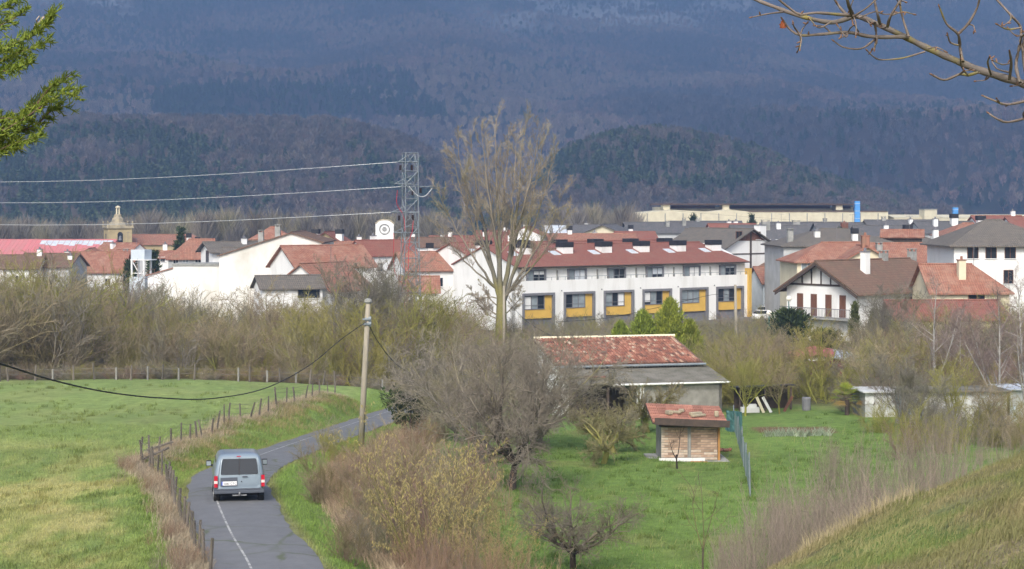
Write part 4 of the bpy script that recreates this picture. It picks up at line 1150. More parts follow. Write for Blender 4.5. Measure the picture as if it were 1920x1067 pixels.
# ---- church
D0 = 400.0
o = empty('church', (XD(221, D0), D0, GRD), R(24), 'ochre stone church tower with pinnacles, lantern and long tiled nave', 'church')
tz = ZD(428, D0) - GRD; s = 2.75
b = MB(); b.box(-s, s, -s, s, 0, tz); tw = b.build('tower', M['ochre_wall'], o)
b = MB(); b.box(-s - 0.35, s + 0.35, -s - 0.35, s + 0.35, tz, tz + 0.35); b.box(-s - 0.15, s + 0.15, -s - 0.15, s + 0.15, tz + 0.35, tz + 0.6); b.build('cornice', M['stone_wall'], tw)
prof = [(2.2, 0.6), (2.05, 1.2), (1.5, 1.5), (1.35, 2.2), (0.95, 2.6), (0.85, 3.1), (0.7, 3.3)]
b = MB(); vs = []; fs = []; n = 8
for r_, z in prof:
    for k in range(n): vs.append((r_ * math.cos(2 * math.pi * k / n), r_ * math.sin(2 * math.pi * k / n), tz + z))
for i in range(len(prof) - 1):
    for k in range(n): fs.append((i * n + k, i * n + (k + 1) % n, (i + 1) * n + (k + 1) % n, (i + 1) * n + k))
fs.append(tuple((len(prof) - 1) * n + k for k in range(n)))
b.add(vs, fs); b.build('dome', M['stone_wall'], tw)
lan = MB()
for k in range(4):
    a = math.pi / 4 + k * math.pi / 2
    lan.tube([(0.42 * math.cos(a), 0.42 * math.sin(a), tz + 3.2), (0.36 * math.cos(a), 0.36 * math.sin(a), tz + 4.9)], 0.13, 5)
lan.tube([(0, 0, tz + 4.85), (0, 0, tz + 5.0), (0, 0, tz + 5.3)], [0.62, 0.6, 0.1], 8)
lan.build('lantern', M['cream_wall'], tw)
for sx in (-1, 1):
    for sy in (-1, 1):
        b = MB(); x_, y_ = sx * (s + 0.1), sy * (s + 0.1)
        b.tube([(x_, y_, tz + 0.3), (x_, y_, tz + 0.8), (x_, y_, tz + 0.9), (x_, y_, tz + 1.4), (x_, y_, tz + 1.6), (x_, y_, tz + 1.75)], [0.28, 0.22, 0.12, 0.25, 0.18, 0.03], 6)
        b.build('pinnacle', M['stone_wall'], tw)
b = MB(); b.box(-0.62, 0.62, -s - 0.06, -s + 0.05, tz - 3.3, tz - 1.4); b.tube([(0, -s - 0.06, tz - 1.45), (0, -s + 0.05, tz - 1.45)], 0.62, 14)
op = b.build('bell_opening', M['black_metal'], tw)
b = MB(); b.tube([(0, -s - 0.15, tz - 1.7), (0, -s - 0.15, tz - 1.9), (0, -s - 0.15, tz - 2.6), (0, -s - 0.15, tz - 2.75)], [0.1, 0.25, 0.36, 0.5], 10); b.build('bell', M['frame_grey'], op)
b = MB(); b.box(-s - 0.06, -s + 0.05, -0.3, 0.3, tz - 3.3, tz - 1.3); b.build('bell_opening', M['black_metal'], tw)
house('church_nave', 'long old tiled church nave with ochre walls right of the tower', 318, 408, 19, 10, 0, 457, 441, 'ochre_wall', 'tile_old', hip=(0, 4), over=0.5, cat='church')

# ---- pale blue lift tower
o = empty('lift_tower', (XD(265, 262), 262, GRD), R(-16), 'pale blue boxy tower with open framed level', 'tower')
zt = ZD(468, 262) - GRD
b = MB(); b.box(-1.15, 1.15, -1.15, 1.15, zt - 1.5, zt); b.build('cabin', M['blue_wall'], o)
for sx in (-1, 1):
    for sy in (-1, 1):
        b = MB(); b.box(sx * 1.05 - 0.12, sx * 1.05 + 0.12, sy * 1.05 - 0.12, sy * 1.05 + 0.12, zt - 4.2, zt - 1.5); b.build('post', M['white_paint'], o)
b = MB(); b.box(-1.25, 2.0, -1.25, 1.25, zt - 1.62, zt - 1.5); b.build('platform', M['white_paint'], o)
b = MB(); b.tube([(-1.0, -1.1, zt - 1.7), (0.2, -1.1, zt - 3.6)], 0.07, 5); b.tube([(-1.0, -1.1, zt - 3.6), (1.0, -1.1, zt - 3.6)], 0.07, 5); b.build('brace', M['white_paint'], o)
b = MB(); b.box(-1.3, 1.3, -1.3, 1.3, -0.5, zt - 4.2); b.build('base', M['blue_wall'], o)

# ---- factory
o = empty('factory', (XD(1427, 600), 600, GRD), R(2), 'huge cream factory hall with dark roof glazing band', 'factory')
def zf(py): return ZD(py, 600) - GRD
b = MB(); W2 = 45.3
b.extrude_poly([(-W2, 0, -1), (-W2 + 41, 0, -1), (-W2 + 41, 0, zf(397)), (-W2 + 34, 0, zf(393)), (-W2 + 27, 0, zf(397)), (-W2 + 14, 0, zf(393.5)), (-W2, 0, zf(401))], (0, 36, 0))
b.build('wall', M['cream_wall'], o)
b = MB(); b.box(-W2 + 41, W2, 1.2, 37, -1, zf(397)); b.build('wall', M['cream_wall'], o)
b = MB(); b.box(-W2 + 12, W2 - 8, 20, 44, zf(398), zf(388)); b.build('wall', M['cream_wall'], o)
b = MB(); b.box(-W2 + 41, W2 - 0.3, 0.9, 30, zf(397), zf(395.5)); b.box(-W2 + 11.5, W2 - 7.5, 12, 45, zf(384), zf(381.5)); b.build('roof', M['tile_brown'], o)
for x0, x1 in ((-W2 + 16, -W2 + 32), (-W2 + 36, -W2 + 74), (-W2 + 76, W2 - 9)):
    b = MB(); b.box(x0, x1, 19.4, 19.9, zf(391), zf(385)); b.build('glazing_band', M['wood_brown'], o)
for x0 in (-W2 + 12.4, -W2 + 33.8, -W2 + 74.8):
    b = MB(); b.box(x0, x0 + 2.4, 13, 20, zf(394), zf(384)); b.build('roof_vent', M['cream_wall'], o)
for k in range(14):
    x0 = -W2 + 5 + k * 6.3
    b = MB(); b.box(x0, x0 + 0.3, -0.15 if x0 < -W2 + 41 else 1.05, 0.1 if x0 < -W2 + 41 else 1.3, -1, zf(400)); b.build('downpipe', M['concrete'], o)
house('factory_wing', 'low cream factory wing stretching to the right edge', 1800, 610, 52, 20, 1, 408, 404, 'cream_wall', 'cream_wall', cat='factory', over=0.2)
house('plant_room', 'square cream plant room on the low factory wing', 1740, 600, 4.6, 5, 8, 393, 392, 'cream_wall', 'concrete', flat=True, cat='plant room')
for px, top, nm in ((1607, 377, 'blue tower block against the factory hall'), (1791, 389, 'shorter blue tower block by the low factory wing')):
    o = empty('blue_tower', (XD(px, 592), 592, GRD), 0, nm, 'tower')
    b = MB(); b.box(-0.85, 0.85, -0.85, 0.85, 0, ZD(top, 592) - GRD); b.build('shaft', M['blue_paint'], o)
    b = MB()
    for k in range(6):
        z = (ZD(top, 592) - GRD) * (0.25 + 0.14 * k); b.box(-0.9, 0.9, -0.9, 0.9, z, z + 0.12)
    b.build('band', M['blue_wall'], o)

# ------------------------------------------------------------------ the terrace of flats
PHI = 35.0
P0 = Vector((0.7, 222.0, 0))
TL, TD = 40.4, 15.2
def terrace(name, label, shift, t0, front):
    ux, uy = math.cos(R(PHI)), math.sin(R(PHI)); nx, ny = -uy, ux
    cx = P0.x + ux * (shift + TL / 2) + nx * (t0 + TD / 2); cyy = P0.y + uy * (shift + TL / 2) + ny * (t0 + TD / 2)
    o = empty(name, (cx, cyy, -16.6), R(PHI), label, 'flats')
    g = -16.6
    ez, rz = -7.75 - g, -5.15 - g
    h2 = TD / 2
    b = MB()
    poly = [(-TL / 2, -h2 + (0.5 if front else 1.3), -1), (-TL / 2, h2, -1), (-TL / 2, h2, ez), (-TL / 2, 0, rz), (-TL / 2, -h2 + (0.5 if front else 1.3), ez + (0.12 if front else 0.35))]
    b.extrude_poly(poly, (TL, 0, 0)); b.build('wall', M['white_wall'], o)
    add_roof(o, TL, TD, ez, ez, rz, 0.0, M['tile_red'], (0, 2.4), 0.25)
    nb = 6; bw = TL / nb
    par = -9.55 - g; fl = -10.75 - g; yb = -14.5 - g
    sl = (rz - ez) / h2
    for k in range(nb):
        x0 = -TL / 2 + (k + 0.5) * bw
        xx_ = x0 + (1.2 if front else 0.5)
        y_ = -h2 * 0.36
        zb = rz + y_ * sl
        b = MB(); b.box(xx_ - 0.85, xx_ + 0.85, y_ - 0.8, y_ + 0.8, zb - 0.7, zb + 0.75); c = b.build('chimney', M['white_wall'], o)
        b = MB(); b.box(xx_ - 0.92, xx_ + 0.92, y_ - 0.85, y_ + 0.85, zb + 0.75, zb + 1.45); b.build('chimney_cap', M['black_metal'], c)
        xs = xx_ - 2.1; y0, y1 = -h2 * 0.52, -h2 * 0.34
        b = MB(); b.add([(xs - 0.6, y0, rz + y0 * sl + 0.24), (xs + 0.6, y0, rz + y0 * sl + 0.24), (xs + 0.6, y1, rz + y1 * sl + 0.24), (xs - 0.6, y1, rz + y1 * sl + 0.24),
                         (xs - 0.6, y0, rz + y0 * sl), (xs + 0.6, y0, rz + y0 * sl), (xs + 0.6, y1, rz + y1 * sl), (xs - 0.6, y1, rz + y1 * sl)],
                        [(0, 1, 2, 3), (0, 4, 5, 1), (1, 5, 6, 2), (2, 6, 7, 3), (3, 7, 4, 0)]); b.build('skylight', M['skylight'], o)
    # gutter
    b = MB(); b.tube([(-TL / 2 - 0.2, -h2 - 0.3, ez - 0.02), (TL / 2 + 0.2, -h2 - 0.3, ez - 0.02)], 0.09, 6); b.build('gutter', M['wood_dark'], o)
    if not front: return o
    F_ = face_mtx('F', TL, TD)
    # piers, parapet and framed bays of the lower floors
    b = MB(); b.box(-TL / 2, TL / 2, -1.3, 0.0, fl - 0.3, par, 0, F_); b.build('parapet', M['white_wall'], o)
    for k in range(nb + 1):
        u = -TL / 2 + k * bw
        u0, u1 = max(u - 0.75, -TL / 2), min(u + 0.75, TL / 2)
        b = MB(); b.box(u0, u1, -1.3, -0.003, -1, fl - 0.3, 0, F_); b.build('pier', M['white_wall'], o)
    bt = -11.15 - g
    b = MB(); b.box(-TL / 2 + 0.01, TL / 2 - 0.01, -1.3, -0.006, bt, fl - 0.29, 0, F_); b.build('lintel', M['white_wall'], o)
    for k in range(nb):
        u0 = -TL / 2 + k * bw + 0.75; u1 = u0 + bw - 1.5
        if k == 0: pass
        bay = MB(); t = 0.32
        bay.box(u0, u0 + t, -0.6, 0.16, 0.0, bt, 0, F_); bay.box(u1 - t, u1, -0.6, 0.16, 0.0, bt, 0, F_); bay.box(u0 + t, u1 - t, -0.6, 0.16, bt - t, bt, 0, F_)
        by = bay.build('bay_frame', M['frame_grey'], o)
        q = MB(); q.box(u0 + t, u1 - t, -0.45, -0.18, yb, bt - t, 0, F_); q.build('yellow_panel', M['yellow_panel'], by)
        w0, w1 = u0 + t + 0.1, u1 - t - 1.25
        zc0, zc1 = bt - t - 1.75, bt - t - 0.06
        q = MB()
        q.box(w0 - 0.08, w1 + 0.08, -0.2, -0.10, zc0 - 0.1, zc0, 0, F_); q.box(w0 - 0.08, w1 + 0.08, -0.2, -0.10, zc1, zc1 + 0.05, 0, F_)
        for uu in (w0, w0 + (w1 - w0) * 0.36, w0 + (w1 - w0) * 0.66, w1): q.box(uu - 0.06, uu + 0.06, -0.2, -0.11, zc0, zc1, 0, F_)
        q.box(w0, w1, -0.1, -0.06, zc0 + 0.45, zc0 + 0.50, 0, F_)
        wn_ = q.build('window', M['frame_grey'], by)
        cut = [w0, w0 + (w1 - w0) * 0.36, w0 + (w1 - w0) * 0.66, w1]
        for j in range(3):
            q = MB(); q.box(cut[j] + 0.06, cut[j + 1] - 0.06, -0.2, -0.15, zc0, zc1, 0, F_)
            q.build('pane', M['glass_pale'] if (k, j) in ((0, 1), (1, 1), (1, 2), (2, 0), (2, 2), (3, 1), (4, 0), (4, 1), (4, 2), (5, 1)) else M['glass'], wn_)
        if k in (0, 2, 3):
            q = MB(); q.box(cut[k % 3] + 0.08, cut[k % 3 + 1] - 0.1, -0.148, -0.13, zc0 + 0.3 * (k == 3), zc1 - 0.1, 0, F_); q.build('curtain', M['frame_white'], wn_)
        q = MB(); q.box(u0 + t, u1 - t, -0.6, -0.42, 0, yb, 0, F_); q.build('garage_door', M['frame_grey'], o)
        # top floor window, set back behind the balcony
        uc = (u0 + u1) / 2 - 0.1
        z0, z1 = fl + 0.15, ez - 0.35
        q = MB(); hw = 1.55
        q.box(uc - hw, uc - hw + 0.2, -0.53, -0.2, z0, z1, 0, F_); q.box(uc + hw - 0.2, uc + hw, -0.53, -0.2, z0, z1, 0, F_); q.box(uc - hw + 0.2, uc + hw - 0.2, -0.53, -0.2, z1 - 0.2, z1, 0, F_)
        q.box(uc - 0.45, uc - 0.37, -0.53, -0.35, z0, z1 - 0.2, 0, F_); q.box(uc + 0.45, uc + 0.53, -0.53, -0.35, z0, z1 - 0.2, 0, F_)
        tw_ = q.build('window', M['frame_grey'], o)
        cc = [uc - hw + 0.2, uc - 0.45, uc + 0.45, uc + hw - 0.2]
        for j in range(3):
            q = MB(); q.box(cc[j] + 0.02, cc[j + 1] - 0.02, -0.53, -0.42, z0, z1 - 0.2, 0, F_)
            q.build('pane', M['glass_pale'] if j == 0 else M['glass'], tw_)
        drop = (0.2, 0.75, 0.0, 0.35, 0.55, 0.1)[k]
        if drop:
            q = MB(); q.box(cc[1] + 0.04, cc[3] - 0.04, -0.415, -0.38, z1 - 0.2 - drop * (z1 - z0 - 0.2), z1 - 0.2, 0, F_); q.build('blind', M['sheet_blue'] if k % 2 else M['frame_white'], tw_)
    # balcony rail
    b = MB(); zt = par + 0.42
    b.tube([F_ @ Vector((-TL / 2, -0.15, zt)), F_ @ Vector((TL / 2, -0.15, zt))], 0.035, 5)
    for k in range(37):
        u = -TL / 2 + 0.05 + k * (TL - 0.1) / 36
        b.box(u - 0.02, u + 0.02, -0.17, -0.13, par, zt, 0, F_)
    b.build('railing', M['galv'], o)
    for k in range(1, nb):
        u = -TL / 2 + k * bw
        b = MB(); b.box(u - 0.04, u + 0.04, -0.6, -0.25, par - 0.2, par + 1.3, 0, F_); b.build('divider', M['concrete'], o)
        b = MB(); b.tube([F_ @ Vector((u + 0.4, -0.03 + 0.06, fl - 0.2)), F_ @ Vector((u + 0.4, 0.12, fl - 0.2))], 0.09, 6); b.build('spout', M['frame_grey'], o)
    b = MB(); b.box(TL / 2, TL / 2 + 0.55, -6.0, 0.35, -0.5, fl + 2.1, 0, F_); b.build('end_wall', M['yellow_panel'], o)
    return o
terrace('terrace', 'long white terrace with red roof and yellow framed bays', 0.0, 0.0, True)
terrace('terrace', 'second red roofed terrace standing behind the yellow bayed one', 4.8, TD + 0.6, False)
# ------------------------------------------------------------------ thickets (each reads as one mass)
SH = {  # thick, thin, moss
    'tan':   ((0.18, 0.15, 0.10), (0.33, 0.265, 0.175), (0.20, 0.19, 0.05), 0.3),
    'grey':  ((0.15, 0.14, 0.115), (0.25, 0.225, 0.185), (0.16, 0.16, 0.06), 0.3),
    'moss':  ((0.19, 0.175, 0.06), (0.30, 0.265, 0.11), (0.25, 0.25, 0.045), 0.8),
    'red':   ((0.17, 0.12, 0.095), (0.275, 0.195, 0.15), (0.16, 0.15, 0.06), 0.1),
    'pale':  ((0.24, 0.21, 0.16), (0.34, 0.285, 0.205), (0.25, 0.23, 0.08), 0.3),
}
def shrub_np(seed, kind, stems=9, lean=0.45, h=1.0, dens=1.0, rmin=0.0020, wisp=0.07):
    th, tn, ms, am = SH[kind]
    st = multi_stems(seed, stems, h, 0.0075, 0.6, lean, seg=5, wob=0.10, up=0.06)
    lv = grow(seed + 1, st, [dict(n=int(12 * dens), len=0.38, ang=38, r=0, rk=0.5, rmin=rmin * 1.3, seg=3, wob=0.13, up=0.05, t0=0.12, tip=0.35),
                             dict(n=int(9 * dens), len=0.46, ang=40, r=0, rk=0.6, rmin=rmin * 0.85, seg=2, wob=0.16, up=0.05, t0=0.1, tip=0.3)])
    cf = colfun(th, tn, 0.007, seed, ms, am, 2.0)
    return cat_np([strands_np(lv[0], 4, cf), strands_np(lv[1], 3, cf), strands_np(lv[2], 3, cf)])
kinds = ['tan', 'grey', 'moss', 'red', 'pale', 'tan', 'moss', 'grey']
shr = []
for i, k in enumerate(kinds):
    v, f, c = shrub_np(300 + i, k, stems=8 + (i % 3) * 2, lean=0.35 + 0.1 * (i % 4), dens=1.0)
    shr.append(proto_obj('shrub_kind.%03d' % i, v, f, c, M['bark']))

def thicket(name, pxr, dr, n, hr, label, weights, seed, width=1.0, hfun=None, mask=None):
    rg = np.random.default_rng(seed)
    px = rg.uniform(pxr[0], pxr[1], n); d = rg.uniform(dr[0], dr[1], n)
    x = XD(px, d)
    if mask is not None:
        k = mask(px, d, x); px, d, x = px[k], d[k], x[k]; n = len(px)
    z = H(x, d)
    hh = rg.uniform(hr[0], hr[1], n)
    if hfun is not None: hh = hh * hfun(px, d)
    w = hh * rg.uniform(0.75, 1.25, n) * width
    rot = np.stack([rg.normal(0, 0.05, n), rg.normal(0, 0.05, n), rg.random(n) * 6.28], 1)
    pid = rg.choice(len(shr), n, p=np.array(weights) / sum(weights))
    return scatter(name, np.stack([x, d, z - 0.1], 1), rot, np.stack([w, w, hh], 1), pid, shr, label)
#         tan grey moss red pale tan moss grey
def belt_h(px, d):
    return np.interp(px, [-100, 60, 200, 330, 420, 520, 640, 760, 900], [1.4, 1.3, 1.18, 0.95, 0.82, 0.82, 0.95, 1.05, 0.75])
thicket('scrub_belt', (-120, 905), (134, 196), 330, (4.6, 8.0), 'dense bare scrub belt between the meadow and the village', [5, 3, 5, 3, 4, 4, 5, 3], 41, 1.0, lambda px, d: belt_h(px, d) * (0.72 + 0.6 * VN.fbm(px * 0.03 + 5, d * 0.05, 3)))
thicket('bramble_strip', (-100, 760), (130, 135), 170, (0.6, 1.7), 'low reddish bramble strip behind the far meadow fence', [3, 3, 2, 6, 3, 2, 2, 2], 42, 1.6)
thicket('scrub_thicket', (800, 1480), (158, 205), 190, (2.8, 4.6), 'grey bare scrub in front of the white terrace', [2, 5, 3, 1, 1, 2, 3, 5], 43, 1.1, lambda px, d: np.interp(px, [800, 960, 1100, 1480], [0.8, 0.9, 1.0, 0.85]))
thicket('garden_scrub', (1310, 1760), (117, 168), 190, (3.0, 4.8), 'mossy bare scrub behind the gardens', [2, 3, 7, 2, 0, 2, 7, 2], 44, 1.15, None,
        lambda px, d, x: ~((px > 1480) & (px < 1640) & (d > 128)))
thicket('shed_scrub', (1490, 1990), (84, 99), 62, (1.6, 3.0), 'thin mossy bare shrubs before the white garden sheds', [1, 4, 5, 3, 0, 2, 5, 3], 47, 1.0, None, lambda px, d, x: px > 1650)
thicket('right_scrub', (1600, 2080), (107, 172), 230, (3.0, 6.0), 'reddish bare scrub along the right edge', [2, 4, 3, 6, 1, 2, 3, 4], 45, 1.1, lambda px, d: np.interp(d, [107, 125, 170], [0.6, 0.9, 1.0]))

# ------------------------------------------------------------------ near thickets of thin suckers
def sucker_np(seed, n, h, cols, rbase=0.010, spread=1.0, twigs=5, lean=0.25):
    st = multi_stems(seed, n, h, rbase, spread * 4, lean, seg=5, wob=0.05, up=0.06)
    lv = grow(seed + 5, st, [dict(n=twigs, len=0.30, ang=28, rk=0.6, rmin=0.0018, seg=2, wob=0.1, up=0.05, t0=0.2), dict(n=2, len=0.4, ang=30, rk=0.7, rmin=0.0015, seg=2, wob=0.12, up=0.03, t0=0.2)])
    cf = colfun(cols[0], cols[1], rbase, seed)
    return cat_np([strands_np(lv[0], 4, cf), strands_np(lv[1], 3, cf), strands_np(lv[2], 3, cf)])
SK = [((0.20, 0.13, 0.09), (0.33, 0.225, 0.155)), ((0.24, 0.165, 0.105), (0.38, 0.265, 0.165)), ((0.18, 0.14, 0.115), (0.30, 0.24, 0.195))]
SK2 = [((0.19, 0.15, 0.12), (0.31, 0.255, 0.205)), ((0.22, 0.18, 0.14), (0.36, 0.30, 0.235)), ((0.18, 0.14, 0.12), (0.28, 0.225, 0.19))]
suck2 = [proto_obj('sucker_kind.%03d' % (10 + i), *sucker_np(350 + i, 26, 1.0, [np.array(q) for q in SK2[i % 3]], rbase=0.0030, spread=0.16, lean=0.3), M['bark']) for i in range(5)]
suck = [proto_obj('sucker_kind.%03d' % i, *sucker_np(340 + i, 26, 1.0, [np.array(q) for q in SK[i % 3]], rbase=0.0030, spread=0.16, lean=0.3), M['bark']) for i in range(5)]
def suckers(name, pts, hs, label, seed, wmul=0.8, kinds_=None):
    rg = np.random.default_rng(seed); n = len(pts)
    pts = np.array(pts, float)
    z = H(pts[:, 0], pts[:, 1])
    hs = np.array(hs); w = hs * rg.uniform(0.7, 1.2, n) * wmul
    rot = np.stack([rg.normal(0, 0.06, n), rg.normal(0, 0.06, n), rg.random(n) * 6.28], 1)
    return scatter(name, np.stack([pts[:, 0], pts[:, 1], z - 0.05], 1), rot, np.stack([w, w, hs], 1), rg.integers(0, 5, n), kinds_ or suck, label)
rg = np.random.default_rng(91)
# stems behind the grassy shoulder, bottom right
pts = []; hs = []
for i in range(84):
    px = rg.uniform(1350, 1760); d = rg.uniform(40, 62)
    top = np.interp(px, [1340, 1420, 1500, 1600, 1700, 1760], [1000, 915, 885, 880, 880, 880]) + rg.normal(0, 18)
    x = XD(px, d); g = h1(x, d); hgt = ZD(top, d) - g
    if hgt > 0.7: pts.append((x, d)); hs.append(min(hgt, 4.2))
suckers('sucker_thicket', pts, hs, 'purple brown thicket of thin stems behind the grassy shoulder', 92, 0.8, suck2)
# taller sparse stems in front of the white sheds
pts = []; hs = []
for i in range(46):
    px = rg.uniform(1540, 1980); d = rg.uniform(50, 84)
    top = np.interp(px, [1500, 1560, 1650, 1750, 1850, 1960], [800, 785, 760, 740, 750, 770]) + abs(rg.normal(0, 40))
    x = XD(px, d); g = h1(x, d); hgt = ZD(top, d) - g
    if hgt > 0.7: pts.append((x, d)); hs.append(min(hgt, 5.0))
suckers('young_shoots', pts, hs, 'sparse tall bare shoots in front of the white garden sheds', 93, 0.55, suck2)
# brambles and stems along the right side of the lane
pts = []; hs = []
for i in range(230):
    t = rg.random(); j = int(np.interp(t, [0, 1], [2, len(RC) * 0.60])); off = rg.uniform(3.6, 6.5)
    x, y = RC[j, 0] + RN[j, 0] * off, RC[j, 1] + RN[j, 1] * off
    pts.append((x, y)); hs.append(rg.uniform(0.6, 1.5) + 0.4 * (off - 3.6))
suckers('lane_hedge', pts, hs, 'brown bramble hedge along the right side of the lane', 94, 1.0)
pts = []; hs = []
for i in range(70):
    px = rg.uniform(560, 1010); d = rg.uniform(56, 84); x = XD(px, d)
    if road_dist([x], [d])[0] < 4.3: continue
    g = h1(x, d); top = np.interp(px, [560, 620, 700, 800, 900, 1000], [880, 858, 845, 800, 820, 900]) + abs(rg.normal(0, 30))
    hgt = ZD(top, d) - g
    if hgt > 0.6: pts.append((x, d)); hs.append(min(hgt, 4.0))
suckers('sucker_thicket', pts, hs, 'rosy brown thicket of upright stems behind the yellow catkin hazel', 95, 0.9)
# dry growth on the field side of the fence corner
pts = []; hs = []
for i in range(80):
    k = rg.integers(0, 5); t = rg.random()
    p = FENCE[k].lerp(FENCE[k + 1], t); off = abs(rg.normal(0.1, 0.55))
    x, y = p.x - off * 0.95, p.y + rg.normal(0, 0.3)
    pts.append((x, y)); hs.append(rg.uniform(0.35, 0.85))
for i in range(80):
    k = rg.integers(5, 10); t = rg.random(); p = FENCE[k].lerp(FENCE[k + 1], t)
    pts.append((p.x + rg.normal(0.2, 0.35), p.y - abs(rg.normal(0, 0.35)))); hs.append(rg.uniform(0.25, 0.6))
suckers('fence_brambles', pts, hs, 'dry greyish brambles growing through the field fence', 96, 1.5)

# ------------------------------------------------------------------ single trees
def simple_tree(seed, h, r, bole, nmain, kind, spread=60, dens=1.0, tw=0.005, gnarl=0.12, up=0.05, twlen=0.5):
    rnd = random.Random(seed)
    th, tn, ms, am = SH[kind] if isinstance(kind, str) else kind
    trunk = strand(rnd, Vector((0, 0, -0.2)), Vector((rnd.uniform(-.15, .15), rnd.uniform(-.15, .15), 1)), bole + 0.2, r, r * 0.75, 4, gnarl * 0.6, 0.05)
    limbs = []
    for i in range(nmain):
        a = 2 * math.pi * (i + rnd.random() * 0.7) / nmain; an = R(spread * rnd.uniform(0.35, 1.0))
        d = Vector((math.cos(a) * math.sin(an), math.sin(a) * math.sin(an), math.cos(an)))
        f = rnd.uniform(0.75, 1.0); k = len(trunk[0]) - 1
        p = trunk[0][int(f * k)]
        limbs.append(strand(rnd, p, d, (h - bole) * rnd.uniform(0.75, 1.1), r * 0.55, r * 0.12, 6, gnarl, up))
    cf = colfun(th, tn, r * 0.5, seed, ms, am, 0.9 if h < 5 else 0.6)
    lv = grow(seed + 3, limbs, [dict(n=int(9 * dens), len=0.5, ang=48, rk=0.55, rmin=tw * 1.8, seg=4, wob=gnarl * 1.3, up=up, t0=0.2),
                                dict(n=int(8 * dens), len=0.5, ang=48, rk=0.6, rmin=tw * 1.2, seg=3, wob=gnarl * 1.4, up=up, t0=0.12),
                                dict(n=int(5 * dens), len=twlen, ang=42, rk=0.7, rmin=tw, seg=2, wob=0.15, up=up, t0=0.1)])
    tr = cat_np([strands_np([trunk], 8, cf), strands_np(lv[0], 6, cf)])
    cr = cat_np([strands_np(lv[1], 4, cf), strands_np(lv[2], 3, cf), strands_np(lv[3], 3, cf)])
    return (np_mesh('trunk', tr[0], tr[1], M['bark'], tr[2], smooth=True), np_mesh('crown', cr[0], cr[1], M['bark'], cr[2]))

# the tall poplar in front of the terrace
rnd = random.Random(7)
pop_loc = on_ground(940, 190)
HT = ZD(222, 190) - pop_loc.z
trunk = strand(rnd, Vector((0, 0, -0.3)), Vector((0, 0, 1)), 6.2, 0.70, 0.52, 5, 0.02, 0.02)
limbs = []
def limb(p0, end, r0, bowk, n=13):
    pts = []; rad = []
    for i in range(n):
        t = i / (n - 1)
        q = p0.lerp(end, t); bow = math.sin(t * math.pi) * bowk
        q.x += (end.x - p0.x) * bow + rnd.gauss(0, 0.08) * (i > 0); q.y += (end.y - p0.y) * bow + rnd.gauss(0, 0.08) * (i > 0)
        pts.append(q); rad.append(r0 * 0.86 * (1 - t) ** 1.25 + 0.02)
    limbs.append((pts, rad)); return pts
mains = []
for tx, tz, r0 in ((-3.6, 0.95, 0.33), (-0.6, 1.0, 0.40), (2.6, 0.99, 0.36), (4.6, 0.90, 0.26)):
    mains.append(limb(trunk[0][4] + Vector((0, 0, rnd.uniform(-0.3, 0.5))), Vector((tx, rnd.uniform(-2.5, 2.5), HT * tz)), r0, 0.13))
for mi, k, tx, tz, r0 in ((0, 2, -5.6, 0.86, 0.17), (0, 3, -5.0, 0.93, 0.15), (0, 1, -7.0, 0.70, 0.16), (0, 1, -7.6, 0.55, 0.12), (1, 3, -2.2, 0.97, 0.17), (1, 4, 0.9, 0.96, 0.17), (1, 2, -1.6, 0.88, 0.16), (2, 3, 1.6, 0.93, 0.16), (2, 3, 4.2, 0.96, 0.17), (3, 2, 6.0, 0.86, 0.16), (3, 1, 7.2, 0.72, 0.17), (3, 1, 7.8, 0.62, 0.13), (2, 2, 3.4, 0.80, 0.14)):
    limb(mains[mi][k], Vector((tx, rnd.uniform(-4.5, 4.5), HT * tz)), r0, 0.10)
for k in range(7):                                   # low side branches
    a = rnd.uniform(0, 6.28)
    limbs.append(strand(rnd, trunk[0][4] + Vector((0, 0, rnd.uniform(-1.6, 2.0))), Vector((math.cos(a), math.sin(a) * 0.6, 0.35)), rnd.uniform(3.5, 6.5), 0.08, 0.015, 7, 0.13, 0.02))
cf = colfun((0.17, 0.16, 0.115), (0.37, 0.315, 0.23), 0.17, 5, (0.23, 0.22, 0.07), 0.15, 0.4)
lv = grow(17, limbs, [dict(n=15, len=0.25, ang=38, angv=12, rk=0.40, rmin=0.020, rmax=0.07, seg=5, wob=0.045, up=0.09, t0=0.26, tip=0.60),
                      dict(n=11, len=0.42, ang=36, rk=0.5, rmin=0.0125, seg=3, wob=0.09, up=0.06, t0=0.15, tip=0.35),
                      dict(n=10, len=0.50, ang=36, rk=0.7, rmin=0.0095, seg=2, wob=0.10, up=0.04, t0=0.12, tip=0.3)])
tr = cat_np([strands_np([trunk], 12, cf), strands_np(lv[0], 8, cf)])
cr = cat_np([strands_np(lv[1], 4, cf), strands_np(lv[2], 3, cf), strands_np(lv[3], 3, cf)])
place_tree('poplar_tree', (np_mesh('trunk', tr[0], tr[1], M['bark'], tr[2], smooth=True), np_mesh('crown', cr[0], cr[1], M['bark'], cr[2])), pop_loc, label='tall bare many-stemmed poplar with mossy trunk before the white terrace')

